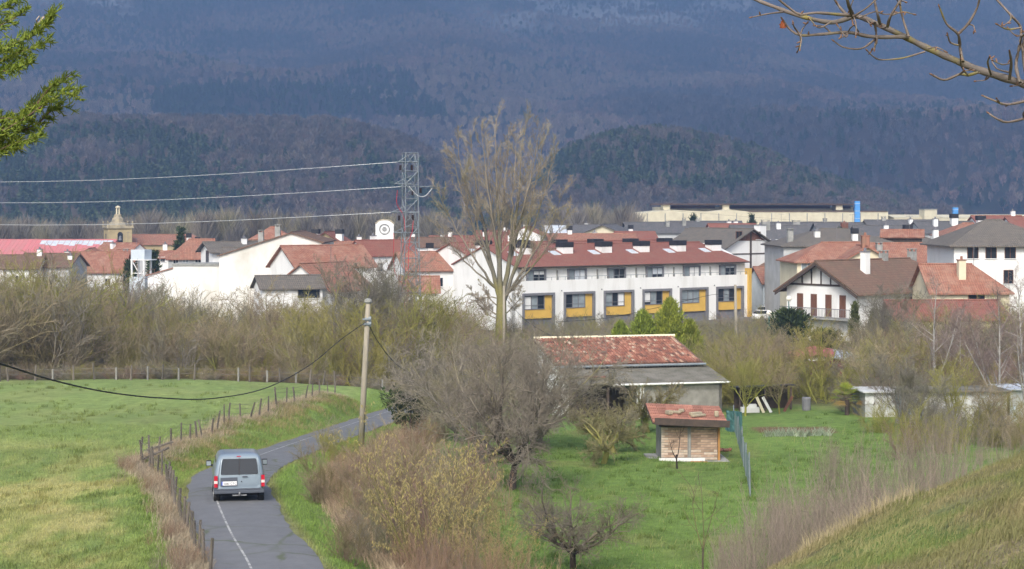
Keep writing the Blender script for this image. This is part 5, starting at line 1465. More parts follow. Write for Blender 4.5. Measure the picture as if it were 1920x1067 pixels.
# big old twiggy fruit tree in the middle
old_kind = ((0.060, 0.050, 0.042), (0.285, 0.25, 0.195), None, 0.0)
me_old = simple_tree(51, 7.4, 0.22, 1.6, 9, old_kind, spread=72, dens=1.7, tw=0.0066, gnarl=0.15, up=0.03, twlen=0.6)
place_tree('fruit_tree', me_old, on_ground(962, 73), 0.3, (0.80, 0.80, 0.95), 'large dense twiggy old tree with leaning dark trunk left of the orchard')
me_old2 = simple_tree(57, 6.6, 0.15, 0.9, 9, ((0.12, 0.11, 0.09), (0.29, 0.255, 0.21), (0.28, 0.25, 0.09), 0.3), spread=62, dens=1.55, tw=0.0075, gnarl=0.13, up=0.05)
place_tree('fruit_tree', me_old2, on_ground(905, 84), 1.3, 1.0, 'dense grey bare tree right behind the large twiggy one')
place_tree('fruit_tree', me_old2, on_ground(1010, 92), 4.1, 1.0, 'dense grey bare tree close to the left end of the barn')
place_tree('fruit_tree', me_old2, on_ground(855, 96), 2.6, 0.85, 'grey bare tree left of the others behind the hedge')
me_ap = simple_tree(64, 3.5, 0.115, 0.8, 8, ((0.075, 0.06, 0.05), (0.21, 0.18, 0.145), (0.24, 0.22, 0.12), 0.1), spread=78, dens=1.35, tw=0.0045, gnarl=0.17, up=0.04)
place_tree('apple_tree', me_ap, on_ground(1075, 53.5), 2.0, (1.0, 1.0, 0.95), 'small gnarled bare apple tree at the bottom edge of the orchard')
me_ap2 = simple_tree(62, 3.6, 0.16, 0.95, 8, ((0.08, 0.065, 0.055), (0.22, 0.19, 0.13), (0.25, 0.23, 0.07), 0.5), spread=76, dens=1.4, tw=0.0055, gnarl=0.17, up=0.04)
place_tree('apple_tree', me_ap2, on_ground(1130, 84), 0.7, 1.0, 'apple tree with thick short trunk left of the garden hut')
place_tree('apple_tree', me_ap2, on_ground(1152, 90), 3.1, 0.95, 'apple tree with slanting pale trunk just behind the thick trunked one')
place_tree('apple_tree', me_ap2, on_ground(1215, 100), 4.4, 1.1, 'mossy apple tree in front of the grey barn wall')
me_sap = simple_tree(66, 3.6, 0.035, 1.0, 3, ((0.10, 0.08, 0.06), (0.18, 0.14, 0.10), (0.2, 0.18, 0.08), 0.2), spread=34, dens=0.35, tw=0.005, gnarl=0.08, up=0.08)
place_tree('sapling', me_sap, on_ground(1320, 53.5), 0.2, (1, 1, 1.0), 'thin forked sapling in the near orchard grass', 'tree')
me_sap2 = simple_tree(67, 2.3, 0.05, 0.7, 2, ((0.04, 0.03, 0.025), (0.12, 0.09, 0.07), None, 0.0), spread=22, dens=0.3, tw=0.006, gnarl=0.12, up=0.08)
place_tree('sapling', me_sap2, on_ground(1270, 83), 0.2, 1.0, 'bare young tree standing against the garden hut wall', 'tree')
# individual trees standing out of the scrub belt
me_b1 = simple_tree(71, 8.2, 0.16, 1.5, 7, SH['moss'], spread=40, dens=1.1, tw=0.010, gnarl=0.10, up=0.08)
me_b2 = simple_tree(72, 8.0, 0.13, 1.2, 8, SH['grey'], spread=38, dens=1.3, tw=0.010, gnarl=0.09, up=0.10)
me_b3 = simple_tree(73, 6.6, 0.12, 1.6, 6, SH['tan'], spread=45, dens=1.1, tw=0.010, gnarl=0.10, up=0.07)
for me_, px, d, rz, sc, lb in ((me_b1, 38, 139, 0.2, 1.12, 'yellow mossy bare tree at the left end of the scrub belt'), (me_b3, 405, 136, 1.0, 0.78, 'small lichen covered tree behind the far fence posts'),
                               (me_b1, 583, 138, 2.2, 0.85, 'yellowish lichen tree in the scrub left of the wooden pole'), (me_b2, 715, 150, 0.6, 1.28, 'dense dark grey bare tree beside the pylon'), (me_b2, 688, 154, 5.0, 1.25, 'tallest dense grey bare tree left of the pylon'),
                               (me_b1, 785, 146, 4.0, 1.0, 'mossy green bare tree at the foot of the pylon'), (me_b2, 262, 150, 3.0, 0.95, 'bare grey tree below the church tower'),
                               (me_b3, 145, 158, 3.6, 1.2, 'tall tan bare tree in the left scrub'), (me_b3, 498, 165, 5.2, 1.15, 'bare tree in front of the big white gable'),
                               (me_b2, 1670, 150, 1.7, 0.9, 'bare tree in front of the chalet side wall'), (me_b1, 1540, 122, 1.2, 0.7, 'spreading mossy tree beside the dark garden shelter'), (me_b3, 1445, 126, 1.9, 0.72, 'bare mossy tree over the dark garden shelter'), (me_b1, 1398, 109, 2.9, 0.5, 'low mossy bare tree at the left corner of the dark shelter'), (me_b3, 1462, 109.5, 0.4, 0.5, 'small bare tree before the open front of the dark shelter'), (me_b2, 1690, 99, 4.4, 0.55, 'grey bare tree between the two white sheds'), (me_b1, 1790, 97, 1.4, 0.5, 'low mossy bare tree before the long white shed'), (me_b3, 1640, 112, 0.9, 0.7, 'bare tree behind the palm'), (me_b2, 1738, 95, 0.8, 0.42, 'low grey bare tree at the left end of the long white shed'), (me_b3, 1850, 94, 3.3, 0.5, 'low tan bare tree before the right half of the long white shed')):
    place_tree('bare_tree', me_, on_ground(px, d), rz, sc, lb)
# birches on the right
birch = ((0.36, 0.345, 0.32), (0.235, 0.17, 0.145), None, 0.0)
def birch_mesh(seed, h):
    rnd = random.Random(seed)
    st = [strand(rnd, Vector((0, 0, -0.2)), Vector((rnd.uniform(-.08, .08), 0, 1)), h, 0.10, 0.02, 8, 0.03, 0.03)]
    for k in range(2): st.append(strand(rnd, Vector((0.05 * k, 0, h * 0.12)), Vector((rnd.choice((-1, 1)) * 0.55, rnd.uniform(-.3, .3), 1)), h * 0.7, 0.055, 0.012, 7, 0.04, 0.05))
    lv = grow(seed + 1, st, [dict(n=20, len=0.30, ang=44, rk=0.5, rmin=0.011, seg=4, wob=0.08, up=0.05, t0=0.25), dict(n=13, len=0.42, ang=42, rk=0.6, rmin=0.007, seg=3, wob=0.12, up=-0.01, t0=0.15), dict(n=4, len=0.5, ang=40, rk=0.7, rmin=0.006, seg=2, wob=0.14, up=-0.03, t0=0.15)])
    cf = colfun(birch[0], birch[1], 0.03, seed)
    tr = strands_np(lv[0], 7, cf); cr = cat_np([strands_np(lv[1], 4, cf), strands_np(lv[2], 3, cf), strands_np(lv[3], 3, cf)])
    return (np_mesh('trunk', tr[0], tr[1], M['bark'], tr[2], smooth=True), np_mesh('crown', cr[0], cr[1], M['bark'], cr[2]))
bm1, bm2 = birch_mesh(81, 8.4), birch_mesh(82, 7.6)
for me_, px, d, rz, sc, lb in ((bm1, 1752, 118, 0.2, 1.0, 'pale stemmed birch in front of the red lean-to'), (bm2, 1797, 122, 2.4, 0.75, 'small forked birch between the two taller ones'), (bm1, 1873, 104, 2.9, 0.95, 'white trunked birch at the corner of the white sheds'), (bm2, 1925, 98, 1.1, 1.1, 'birch cut by the right edge of the view')):
    place_tree('birch_tree', me_, on_ground(px, d), rz, sc, lb)
# small far birch in the village
place_tree('birch_tree', bm2, (XD(1231, 300), 300, GRD), 0.5, 1.25, 'slim pale birch between the roofs below the factory')

# ------------------------------------------------------------------ hazel with catkins
def hazel(seed):
    rnd = random.Random(seed)
    st = multi_stems(seed, 24, 4.5, 0.030, 2.4, 0.70, seg=7, wob=0.05, up=0.035)
    lv = grow(seed + 1, st, [dict(n=8, len=0.36, ang=36, rk=0.55, rmin=0.008, seg=4, wob=0.08, up=0.05, t0=0.22), dict(n=5, len=0.42, ang=38, rk=0.6, rmin=0.0055, seg=3, wob=0.1, up=0.02, t0=0.15)])
    cf = colfun((0.14, 0.12, 0.075), (0.24, 0.19, 0.11), 0.03, seed, (0.21, 0.20, 0.06), 0.4)
    tr = strands_np(lv[0], 6, cf); cr = cat_np([strands_np(lv[1], 4, cf), strands_np(lv[2], 3, cf)])
    cat = []
    for l in (lv[1], lv[2]):
        for pts, rad in l:
            for k in range(3 if l is lv[2] else 2):
                i = rnd.randint(1, len(pts) - 1); p = pts[i] + Vector((rnd.gauss(0, .02), rnd.gauss(0, .02), 0))
                for q in range(rnd.choice((1, 1, 2))):
                    ln = rnd.uniform(0.05, 0.095)
                    dx = Vector((rnd.gauss(0, .018), rnd.gauss(0, .018), 0))
                    cat.append(([p, p + dx - Vector((0, 0, ln * 0.3)), p + dx * 2 - Vector((0, 0, ln))], [0.0035, 0.008, 0.005]))
    yc = np.array([0.40, 0.335, 0.12]); yc2 = np.array([0.33, 0.29, 0.12])
    rg = np.random.default_rng(seed)
    cv = strands_np(cat, 4, lambda p, r: yc + (yc2 - yc) * np.repeat(rg.random((len(p) // 3, 1)), 3, 0))
    return tr, cr, cv
tr, cr, cv = hazel(85)
hz_o = empty('hazel_bush', on_ground(815, 50.5), 0.4, 'large hazel bush hung with yellow catkins beside the lane hedge', 'bush')
link_mesh('stems', np_mesh('stems', tr[0], tr[1], M['bark'], tr[2], smooth=True), hz_o)
link_mesh('twigs', np_mesh('twigs', cr[0], cr[1], M['bark'], cr[2]), hz_o)
tag(link_mesh('catkins', np_mesh('catkins', cv[0], cv[1], M['leaf'], cv[2]), hz_o), kind='stuff')
h2 = copy_tree(hz_o); h2.location = on_ground(930, 49); h2.rotation_euler.z = 2.5; h2.scale = (0.62, 0.62, 0.5)
tag(h2, 'low spreading hazel with hanging catkins at the bottom edge left of the apple tree')
# hedge shrubs as individuals
for i, (px, d, hh, kd, lb) in enumerate(((610, 62, 2.3, 'tan', 'ochre brown bare bush at the bend of the lane'), (655, 64, 1.9, 'tan', 'low tan bush in front of the wooden pole'), (715, 60, 3.0, 'red', 'rosy stemmed bush left of the hazel'), (700, 52, 1.9, 'grey', 'grey bramble bush at the bottom edge beside the lane'), (640, 76, 2.2, 'moss', 'thin mossy bush leaning over the far bend of the lane'), (870, 66, 3.1, 'red', 'rosy brown upright bush behind the hazel'), (700, 74, 1.9, 'pale', 'pale straw coloured bush right of the wooden pole'), (650, 49, 1.7, 'red', 'russet bush at the bottom edge beside the lane'), (760, 55, 2.6, 'red', 'russet brown bush left of the catkin hazel at the bottom edge'), (745, 70, 3.2, 'tan', 'broad tan bush in the middle of the lane hedge'), (612, 84, 1.8, 'pale', 'thin pale shoots overhanging the far bend of the lane'), (690, 57, 2.4, 'tan', 'golden brown bush in the near part of the lane hedge'), (735, 63, 2.8, 'tan', 'tall golden brown bush in the middle of the lane hedge'), (800, 60, 3.0, 'pale', 'pale golden bush directly behind the hazel'), (880, 57, 2.3, 'tan', 'golden brown bush right of the hazel'))):
    v, f, c = shrub_np(400 + i, kd, stems=14, lean=0.5, dens=1.1, rmin=0.0024)
    cut = (v[:, 2] < 0.35)
    o = empty('bare_bush', on_ground(px, d), i * 1.1, lb, 'bush'); o.scale = (hh * 1.0, hh * 1.0, hh)
    link_mesh('branches', np_mesh('branches', v, f, M['bark'], c), o)

# ------------------------------------------------------------------ evergreens
def evergreen_np(seed, h, w, n, cols, shape='cone', tuft=0.10, up=0.5):
    rng = np.random.default_rng(seed)
    nb = n // 14
    t = rng.random(nb) ** 0.9; a = rng.random(nb) * 2 * np.pi
    if shape == 'column': prof = np.minimum(1, t * 6) * (1 - t ** 3) ** 0.7
    elif shape == 'round': prof = np.sin(np.clip(0.1 + 0.88 * t, 0, 1) * np.pi) ** 0.55
    else: prof = (1 - t) ** 0.75 * np.minimum(1, 0.4 + t * 4)
    rr = w / 2 * prof * (0.55 + 0.5 * rng.random(nb))
    tip = np.stack([np.cos(a) * rr, np.sin(a) * rr, h * (0.04 + 0.93 * t) + up * rr], 1)
    k = rng.random((nb, 14, 1))
    base = np.stack([np.zeros(nb), np.zeros(nb), h * (0.04 + 0.93 * t)], 1)[:, None]
    cen = base + (tip[:, None] - base) * (0.35 + 0.65 * k) + rng.normal(size=(nb, 14, 3)) * tuft * 0.9
    out = tip[:, None] - base; out = out / np.maximum(np.linalg.norm(out, axis=2, keepdims=True), 1e-6)
    dr = (out * 0.8 + np.array([0, 0, 0.6 * up + 0.2]) + rng.normal(size=(nb, 14, 3)) * 0.45) * tuft * 1.9
    cen = cen.reshape(-1, 3); dr = dr.reshape(-1, 3)
    v, f = tri_cloud(rng, cen, dr, tuft * (0.35 + 0.3 * rng.random(len(cen))))
    c = np.array(cols[0]) + (np.array(cols[1]) - np.array(cols[0])) * (rng.random((nb, 1, 1)) * 0.6 + rng.random((nb, 14, 1)) * 0.4)
    return v, f, np.repeat(c.reshape(-1, 3), 3, 0)
def evergreen(name, seed, loc, h, w, n, cols, shape, label, tuft=0.1, up=0.5):
    o = empty(name, loc, seed * 0.7, label, 'tree')
    v, f, c = evergreen_np(seed, h, w, n, cols, shape, tuft, up)
    link_mesh('crown', np_mesh('crown', v, f, M['leaf'], c), o)
    b = MB(); b.tube([(0, 0, -0.2), (0, 0, h * 0.5), (0, 0, h * 0.9)], [0.05 + h * 0.012, 0.03 + h * 0.006, 0.01], 6); b.build('trunk', M['wood_dark'], o)
    return o
LIME = ((0.12, 0.165, 0.022), (0.30, 0.34, 0.045)); DARKG = ((0.022, 0.038, 0.014), (0.065, 0.085, 0.025)); OLV = ((0.06, 0.075, 0.02), (0.13, 0.14, 0.035))
for i, (px, top, w, lb) in enumerate(((1163, 607, 2.6, 'lowest lime green conifer left of the cluster behind the barn'), (1205, 585, 3.6, 'lime green conifer in the middle of the cluster behind the barn'), (1256, 562, 4.0, 'tallest lime green conifer behind the barn roof'), (1292, 604, 2.8, 'small lime green conifer right of the tallest one'))):
    loc = on_ground(px, 150); evergreen('cypress_tree', 110 + i, loc, ZD(top, 150) - loc.z, w * 1.2, 12000, LIME, 'cone', lb, 0.11, 0.9)
for px, top, lb in ((1603, 568, 'slim dark column cypress before the chalet wall'), (1638, 583, 'shorter dark column cypress right of the slim one')):
    loc = on_ground(px, 172); evergreen('column_cypress', 120 + px % 7, loc, ZD(top, 172) - loc.z, 1.0, 1700, OLV, 'column', lb, 0.13, 0.9)
loc = on_ground(1482, 168); evergreen('evergreen_shrub', 131, loc, ZD(585, 168) - loc.z, 4.4, 3600, DARKG, 'round', 'dark green rounded shrub below the chalet balcony', 0.17)
loc = on_ground(1548, 166); evergreen('evergreen_shrub', 132, loc, 2.2, 3.6, 2000, OLV, 'round', 'olive green shrub below the chalet gable', 0.17)
for px, d, top, w, lb in ((338, 330, 428, 4.0, 'dark conifer rising in front of the church nave'), (287, 275, 470, 3.0, 'dark green conifer right of the pale blue tower'), (244, 268, 492, 3.2, 'olive conifer at the foot of the pale blue tower'), (1300, 420, 401, 3.2, 'small far conifer before the factory wall'), (1410, 400, 402, 3.6, 'little dark pointed conifer below the factory'), (1575, 300, 425, 3.0, 'dark shrub between the slate roofs')):
    evergreen('conifer_tree', 140 + px, Vector((XD(px, d), d, GRD)), ZD(top, d) - GRD, w, 1800, DARKG, 'cone', lb, 0.3, 0.3)
loc = on_ground(770, 99); evergreen('evergreen_shrub', 160, loc, 2.6, 3.6, 2600, DARKG, 'round', 'dark ivy green bush where the lane disappears', 0.12)
loc = on_ground(790, 148); evergreen('evergreen_shrub', 161, loc, 4.6, 4.4, 3400, ((0.09, 0.10, 0.018), (0.17, 0.175, 0.03)), 'round', 'mossy green rounded shrub right of the pylon foot', 0.16)

# palm in the garden
o = empty('palm_plant', on_ground(1588, 108), 0, 'bushy yellow green fan palm in the garden', 'palm')
rnd = random.Random(9); V = []; Fc = []; Cc = []
for k in range(34):
    a = rnd.uniform(0, 6.28); el_ = rnd.uniform(-0.35, 1.35); st = Vector((math.cos(a) * math.cos(el_), math.sin(a) * math.cos(el_), math.sin(el_)))
    c0 = Vector((0, 0, 0.95)) + st * rnd.uniform(0.45, 0.8)
    u = st.cross(Vector((0, 0, 1))).normalized(); old = el_ < 0.05
    for j in range(13):
        an = (j - 6) * 0.19; dr = (st * math.cos(an) + u * math.sin(an)); ln = rnd.uniform(0.5, 0.68)
        w_ = u * math.cos(an) * 0.022 - st * math.sin(an) * 0.022
        b0 = len(V); mid = c0 + dr * ln * 0.55; e = c0 + dr * ln - Vector((0, 0, 0.12))
        V += [c0, mid - w_, e, mid + w_]; Fc.append((b0, b0 + 1, b0 + 2, b0 + 3))
        cc = (0.30, 0.20, 0.06) if old else (0.20 + rnd.random() * 0.08, 0.24 + rnd.random() * 0.06, 0.035); Cc += [cc] * 4
link_mesh('fronds', np_mesh('fronds', np.array([tuple(v) for v in V]), np.array(Fc), M['leaf'], np.array(Cc)), o)
b = MB(); b.tube([(0, 0, -0.1), (0.02, 0, 0.5), (0, 0, 1.1)], [0.16, 0.13, 0.14], 8); b.build('trunk', M['wood_dark'], o)

# iris clumps by the plot
VN5 = random.Random(4)
for k in range(9):
    px = 1440 + k * 13.5; loc = on_ground(px + VN5.uniform(-3, 3), 96 + VN5.uniform(-0.4, 0.4))
    lv_ = []
    for j in range(34):
        a = VN5.uniform(0, 6.28); d = Vector((math.cos(a) * 0.5, math.sin(a) * 0.5, 1)); p = Vector((VN5.gauss(0, .12), VN5.gauss(0, .12), 0))
        lv_.append(strand(VN5, p, d, VN5.uniform(0.35, 0.62), 0.022, 0.004, 3, 0.06, -0.12))
    cf = lambda p, r: np.array([0.30, 0.36, 0.25]) * (0.75 + 0.5 * np.random.default_rng(k).random((len(p), 1)))
    v, f, c = strands_np(lv_, 3, cf)
    o = empty('iris_clump', loc, 0, 'pale leaf clump beside the bare soil plot, %s of its row from the left' % ('first second third fourth fifth sixth seventh eighth last'.split()[k]), 'plant', 'leaf clumps along the vegetable plot')
    link_mesh('leaves', np_mesh('leaves', v, f, M['leaf'], c), o)
# ------------------------------------------------------------------ the barn with the tiled roof
M['block_wall'] = pmat('block_wall', (0.30, 0.29, 0.26), (0.20, 0.19, 0.17), 1.2, 0.95, 0.3, 8)
M['fibre_sheet'] = pmat('fibre_sheet', (0.19, 0.18, 0.155), (0.115, 0.11, 0.085), 1.1, 0.95, 0.4, 6, detail=8)
M['tile_bits'] = attr_mat('tile_bits', 0.9, 8.0, 0.2)
gb = -14.0
A = P(1042, 686, 113.0); Bp = P(1318, 676, 115.5)          # ends of the front eave
ax = (Bp - A); ax.z = 0; LB = ax.length; yawb = math.atan2(ax.y, ax.x)
Cb = (A + Bp) / 2
bz = h1(Cb.x, Cb.y + 4) - 0.2
o = empty('barn', (Cb.x, Cb.y, bz), yawb, 'old barn with red tile roof and grey lean-to shed', 'barn')
ez = (A.z + Bp.z) / 2 - bz
dpB = 5.6; rise = ZD(637, 118.5) - (A.z + Bp.z) / 2
skew = -1.25                                                     # the upper edge lies further left as in a mono-pitch roof
hw = LB / 2
b = MB()
b.extrude_poly([(-hw + 0.25, 0.25, -1), (-hw + 0.25, dpB, -1), (-hw + 0.25, dpB, ez + rise - 0.12), (-hw + 0.25, 0.25, ez - 0.02)], (LB - 0.5, 0, 0))
b.build('wall', M['white_wall'], o)
b = MB(); sl = rise / dpB
b.add([(-hw, -0.15, ez - 0.15 * sl), (hw, -0.15, ez - 0.15 * sl), (hw, dpB + 0.2, ez + rise), (-hw, dpB + 0.2, ez + rise), (-hw, -0.15, ez - 0.2), (hw, -0.15, ez - 0.2), (hw, dpB + 0.2, ez + rise - 0.14), (-hw, dpB + 0.2, ez + rise - 0.14)],
      [(0, 1, 2, 3), (7, 6, 5, 4), (0, 4, 5, 1), (1, 5, 6, 2), (2, 6, 7, 3), (3, 7, 4, 0)])
rf_ = b.build('roof', M['tile_brown'], o)
# curved clay tiles, row by row
rg = np.random.default_rng(8)
pitch, row = 0.235, 0.40
nc = int(LB / pitch); nrw = int((dpB + 0.35) / row * math.sqrt(1 + sl * sl))
V = []; Fc = []; Cc = []
pal = np.array([[0.27, 0.115, 0.080], [0.22, 0.095, 0.068], [0.33, 0.165, 0.115], [0.16, 0.085, 0.065], [0.38, 0.25, 0.18], [0.42, 0.34, 0.26], [0.24, 0.12, 0.09]]); prob = [0.27, 0.22, 0.17, 0.16, 0.07, 0.03, 0.08]
ca = np.linspace(0, math.pi, 5)
sd = Vector((0, 1, sl)).normalized(); su = Vector((0, -sl, 1)).normalized()
for r_ in range(nrw):
    for c_ in range(nc):
        x0 = -hw + (c_ + 0.5) * pitch + rg.normal(0, 0.008)
        s0 = -0.2 + r_ * row + rg.normal(0, 0.012)
        lift = 0.02 + 0.012 * rg.random()
        base = len(V)
        for e, (s_, rad, lf) in enumerate(((s0, 0.115, 0.045), (s0 + row * 1.15, 0.095, 0.01))):
            org = Vector((0, -0.15, ez - 0.15 * sl)) + sd * (s_ + 0.2) + su * (lift + lf * 0.6)
            for t in ca: V.append((x0 + rad * math.cos(t), org.y + su.y * rad * 0.75 * math.sin(t), org.z + su.z * rad * 0.75 * math.sin(t)))
        for k in range(4): Fc.append((base + k, base + k + 1, base + 5 + k + 1, base + 5 + k))
        Fc.append((base, base + 4, base + 3, base + 1)); 
        cc = pal[rg.choice(7, p=prob)] * rg.uniform(0.8, 1.2); Cc += [cc] * 10
tl = link_mesh('roof_tiles', np_mesh('roof_tiles', np.array(V), np.array(Fc), M['tile_bits'], np.array(Cc)), rf_); tag(tl, kind='stuff')
b = MB(); b.tube([(-hw, dpB + 0.15, ez + rise + 0.1), (hw, dpB + 0.15, ez + rise + 0.1)], 0.12, 6); b.build('ridge', M['cream_wall'], rf_)
b = MB(); b.tube([(-hw - 0.1, -0.3, ez - 0.14), (hw + 0.1, -0.3, ez - 0.14)], 0.085, 8); b.build('gutter', M['galv'], o)
# lean-to: corrugated sheet roof, wall, open bay
x0, x1 = -hw + 0.5, hw + 0.35
yb0, yf0 = 0.1, -4.0; zt, zl = ez - 0.28, ez - 0.98
V = []; Fc = []; nC = 150
for k in range(nC + 1):
    x = x0 + (x1 - x0) * k / nC; w_ = 0.035 * math.sin(k * math.pi / 1.5)
    sag = 0.06 * math.sin(k / nC * 9)
    V += [(x, yb0, zt + w_), (x, yf0 + 0.05 * math.sin(k * 1.7), zl + w_ + sag), (x, yb0, zt + w_ - 0.03), (x, yf0, zl + w_ - 0.03 + sag)]
for k in range(nC):
    a = k * 4; Fc += [(a, a + 1, a + 5, a + 4), (a + 6, a + 7, a + 3, a + 2), (a + 1, a + 3, a + 7, a + 5)]
me = bpy.data.meshes.new('lean_to_roof'); me.from_pydata(V, [], Fc); me.materials.append(M['fibre_sheet']); link_mesh('lean_to_roof', me, o)
b = MB(); b.box(x0 + 4.4, x1 - 0.4, yf0 + 0.3, yf0 + 0.5, -1, zl - 0.05); b.box(x1 - 0.6, x1 - 0.4, yf0 + 0.3, 0.2, -1, zl - 0.02); b.build('lean_to_wall', M['block_wall'], o)
b = MB(); b.box(x0 + 4.0, x0 + 4.4, yf0 + 0.2, yf0 + 0.6, -1, zl - 0.04); b.build('pillar', M['white_wall'], o)
for k in (0, 1):
    b = MB(); b.box(x0 + 0.3 + k * 1.6, x0 + 0.46 + k * 1.6, yf0 + 0.3, yf0 + 0.46, -1, zl - 0.04); b.build('post', M['wood_dark'], o)
b = MB(); b.tube([(x0 + 2.2, yf0 - 0.12, zl - 0.06), (x0 + 2.4, yf0 - 0.12, zl - 0.02), (x1, yf0 - 0.12, zl - 0.01)], [0.07, 0.075, 0.06], 7); b.build('gutter', M['white_paint'], o)
b = MB(); b.box(x0 + 0.2, x0 + 4.0, -0.9, -0.7, -1, zl); b.build('back_wall', M['wood_dark'], o)
for k in range(3):
    b = MB(); b.cbox((x0 + 0.9 + k * 0.55, yf0 - 0.2 + 1.6, zl + 0.42 - 0.02 * k), 0.4, 0.26, 0.08, rot=Matrix.Rotation(0.5 * k, 4, 'Z')); b.build('loose_tile', M['tile_orange'], o)

# ------------------------------------------------------------------ garden hut of hollow bricks
gh = on_ground(1292, 86.5)
o = empty('garden_hut', (gh.x, gh.y, gh.z), R(3), 'small hut of pale orange bricks with crooked red sheet roof', 'hut')
o.scale = (0.95, 0.95, 0.95)
hw_, hd, hz_ = 1.52, 2.3, 1.95
b = MB(); b.box(-hw_ + 0.06, hw_ - 0.06, 0.06, hd, -0.1, hz_); wl = b.build('wall', M['concrete'], o)
M['brick_a'] = pmat('brick_a', (0.50, 0.37, 0.27), (0.36, 0.25, 0.18), 2.5, 0.9, 0.5, 20, rnd=0.30)
M['brick_w'] = pmat('brick_w', (0.62, 0.56, 0.48), (0.50, 0.38, 0.28), 2.5, 0.9, 0.3, 20, rnd=0.15)
bm_ = MB(); bm_.box(-0.172, 0.172, -0.045, 0.06, -0.056, 0.056)
proto = None; rnd = random.Random(3)
rows = 14
def brick(x, y, z, rz, mat, sx=1.0):
    global proto
    if proto is None: proto = {}
    if mat not in proto:
        q = bm_.build('brick', M[mat], wl); proto[mat] = q
    else:
        q = proto[mat].copy(); COL.objects.link(q); q.parent = wl
    q.location = (x, y, z); q.rotation_euler = (0, 0, rz); q.scale = (sx, 1, rnd.uniform(0.9, 1.0))
for r_ in range(rows):
    z = 0.10 + r_ * 0.134
    for side in (0, 1):
        xs0 = -hw_ + 0.02 if side == 0 else 0.10
        for c_ in range(4 + r_ % 2):
            x = xs0 + 0.18 + c_ * 0.352; sx_ = 1.0
            if r_ % 2:
                x -= 0.176
                if c_ == 0: x += 0.088; sx_ = 0.48
                if c_ == 4: x -= 0.088; sx_ = 0.48
            mt = 'brick_w' if (r_ < 4 and rnd.random() < 0.6) or (c_ == 0 and side == 0) else 'brick_a'
            brick(x, 0.0 + rnd.uniform(-0.014, 0.014), z, 0, mt, sx_)
    for c_ in range(6):
        brick(hw_ - 0.0, 0.25 + c_ * 0.36, z, math.pi / 2, 'brick_a')
b = MB(); b.box(-0.02, 0.07, -0.06, 0.06, 0, hz_); b.build('post', M['concrete'], o)
b = MB(); b.box(hw_ + 0.02, hw_ + 0.13, -0.1, 0.02, -0.05, hz_); b.build('post', pmat('board_new', (0.42, 0.22, 0.07), (0.30, 0.15, 0.05), 3, 0.8), o)
b = MB(); b.box(-hw_ - 0.1, hw_ + 0.15, -0.2, 0.12, hz_ - 0.12, hz_ + 0.16); b.build('lintel', M['wood_dark'], o)
rot_ = Matrix.Rotation(R(2.6), 4, 'Y')
b = MB(); b.cbox((0.0, 0.95, hz_ + 0.36), 4.1, 3.4, 0.06, rot=rot_ @ Matrix.Rotation(R(11), 4, 'X')); deck = b.build('roof_deck', M['wood_dark'], o)
b = MB(); b.cbox((0.05, -0.78, hz_ + 0.16), 4.0, 0.07, 0.36, rot=rot_); b.build('fascia', M['wood_dark'], o)
M['tile_salmon'] = pmat('tile_salmon', (0.42, 0.20, 0.14), (0.30, 0.14, 0.10), 2.5, 0.85, rnd=0.25)
tm = MB()
for k in range(5): tm.tube([(0.0 + 0.1 * k - 0.2, -0.22, 0.02), (0.0 + 0.1 * k - 0.2, 0.22, 0.02)], 0.045, 6)
tm.box(-0.25, 0.25, -0.22, 0.22, -0.02, 0.03)
first = None
for i in range(8):
    for j in range(7):
        mtx = Matrix.Translation((0.0, 0.95, hz_ + 0.36)) @ rot_ @ Matrix.Rotation(R(11), 4, 'X') @ Matrix.Translation((-1.78 + i * 0.508, -1.45 + j * 0.46, 0.065 + 0.012 * (j % 2))) @ Matrix.Rotation(R(-2.5), 4, 'X')
        if first is None: q = first = tm.build('roof_tile', M['tile_salmon'], deck)
        else: q = first.copy(); COL.objects.link(q); q.parent = deck
        q.matrix_local = mtx
for nm, x, y, s in (('stone', -1.0, -0.45, (0.36, 0.3, 0.22)), ('stone', -0.55, -0.2, (0.5, 0.2, 0.14)), ('stone', 0.45, -0.35, (0.75, 0.25, 0.16)), ('stone', 0.55, -0.62, (0.95, 0.2, 0.13)), ('stone', 1.55, -0.5, (0.22, 0.22, 0.3)), ('stone', -0.25, 0.1, (0.3, 0.25, 0.16))):
    q = MB(); q.cbox((0, 0, 0), *s); me_ = q.build('weight_stone', M['stone_wall'])
    bv = me_.modifiers.new('bevel', 'BEVEL'); bv.width = 0.04; bv.segments = 2
    me_.parent = o; me_.location = (x, 0.95 + y, hz_ + 0.36 + 0.19 * (y - 0.0) - 0.045 * x + 0.13 + s[2] / 2); me_.rotation_euler = (0, 0, x)
slab = MB(); slab.box(-2.1, 2.1, -0.5, 2.6, -0.12, 0.02); slab.build('slab', M['concrete'], o)
q = MB(); q.box(-hw_ - 0.05, 0.75, -0.35, -0.22, 0.02, 0.17); pk = q.build('white_board', M['white_paint'])
pk.parent = None; pk.location = gh; pk.rotation_euler = (0, 0, R(3)); tag(pk, 'white board lying along the foot of the garden hut', 'board')
q = MB(); q.box(0.1, 0.95, -0.62, -0.5, 0.0, 0.05); pk = q.build('plank', bpy.data.materials['board_new']); pk.location = gh; pk.rotation_euler = (0, 0, R(-8)); tag(pk, 'short orange plank in the grass before the garden hut', 'plank')
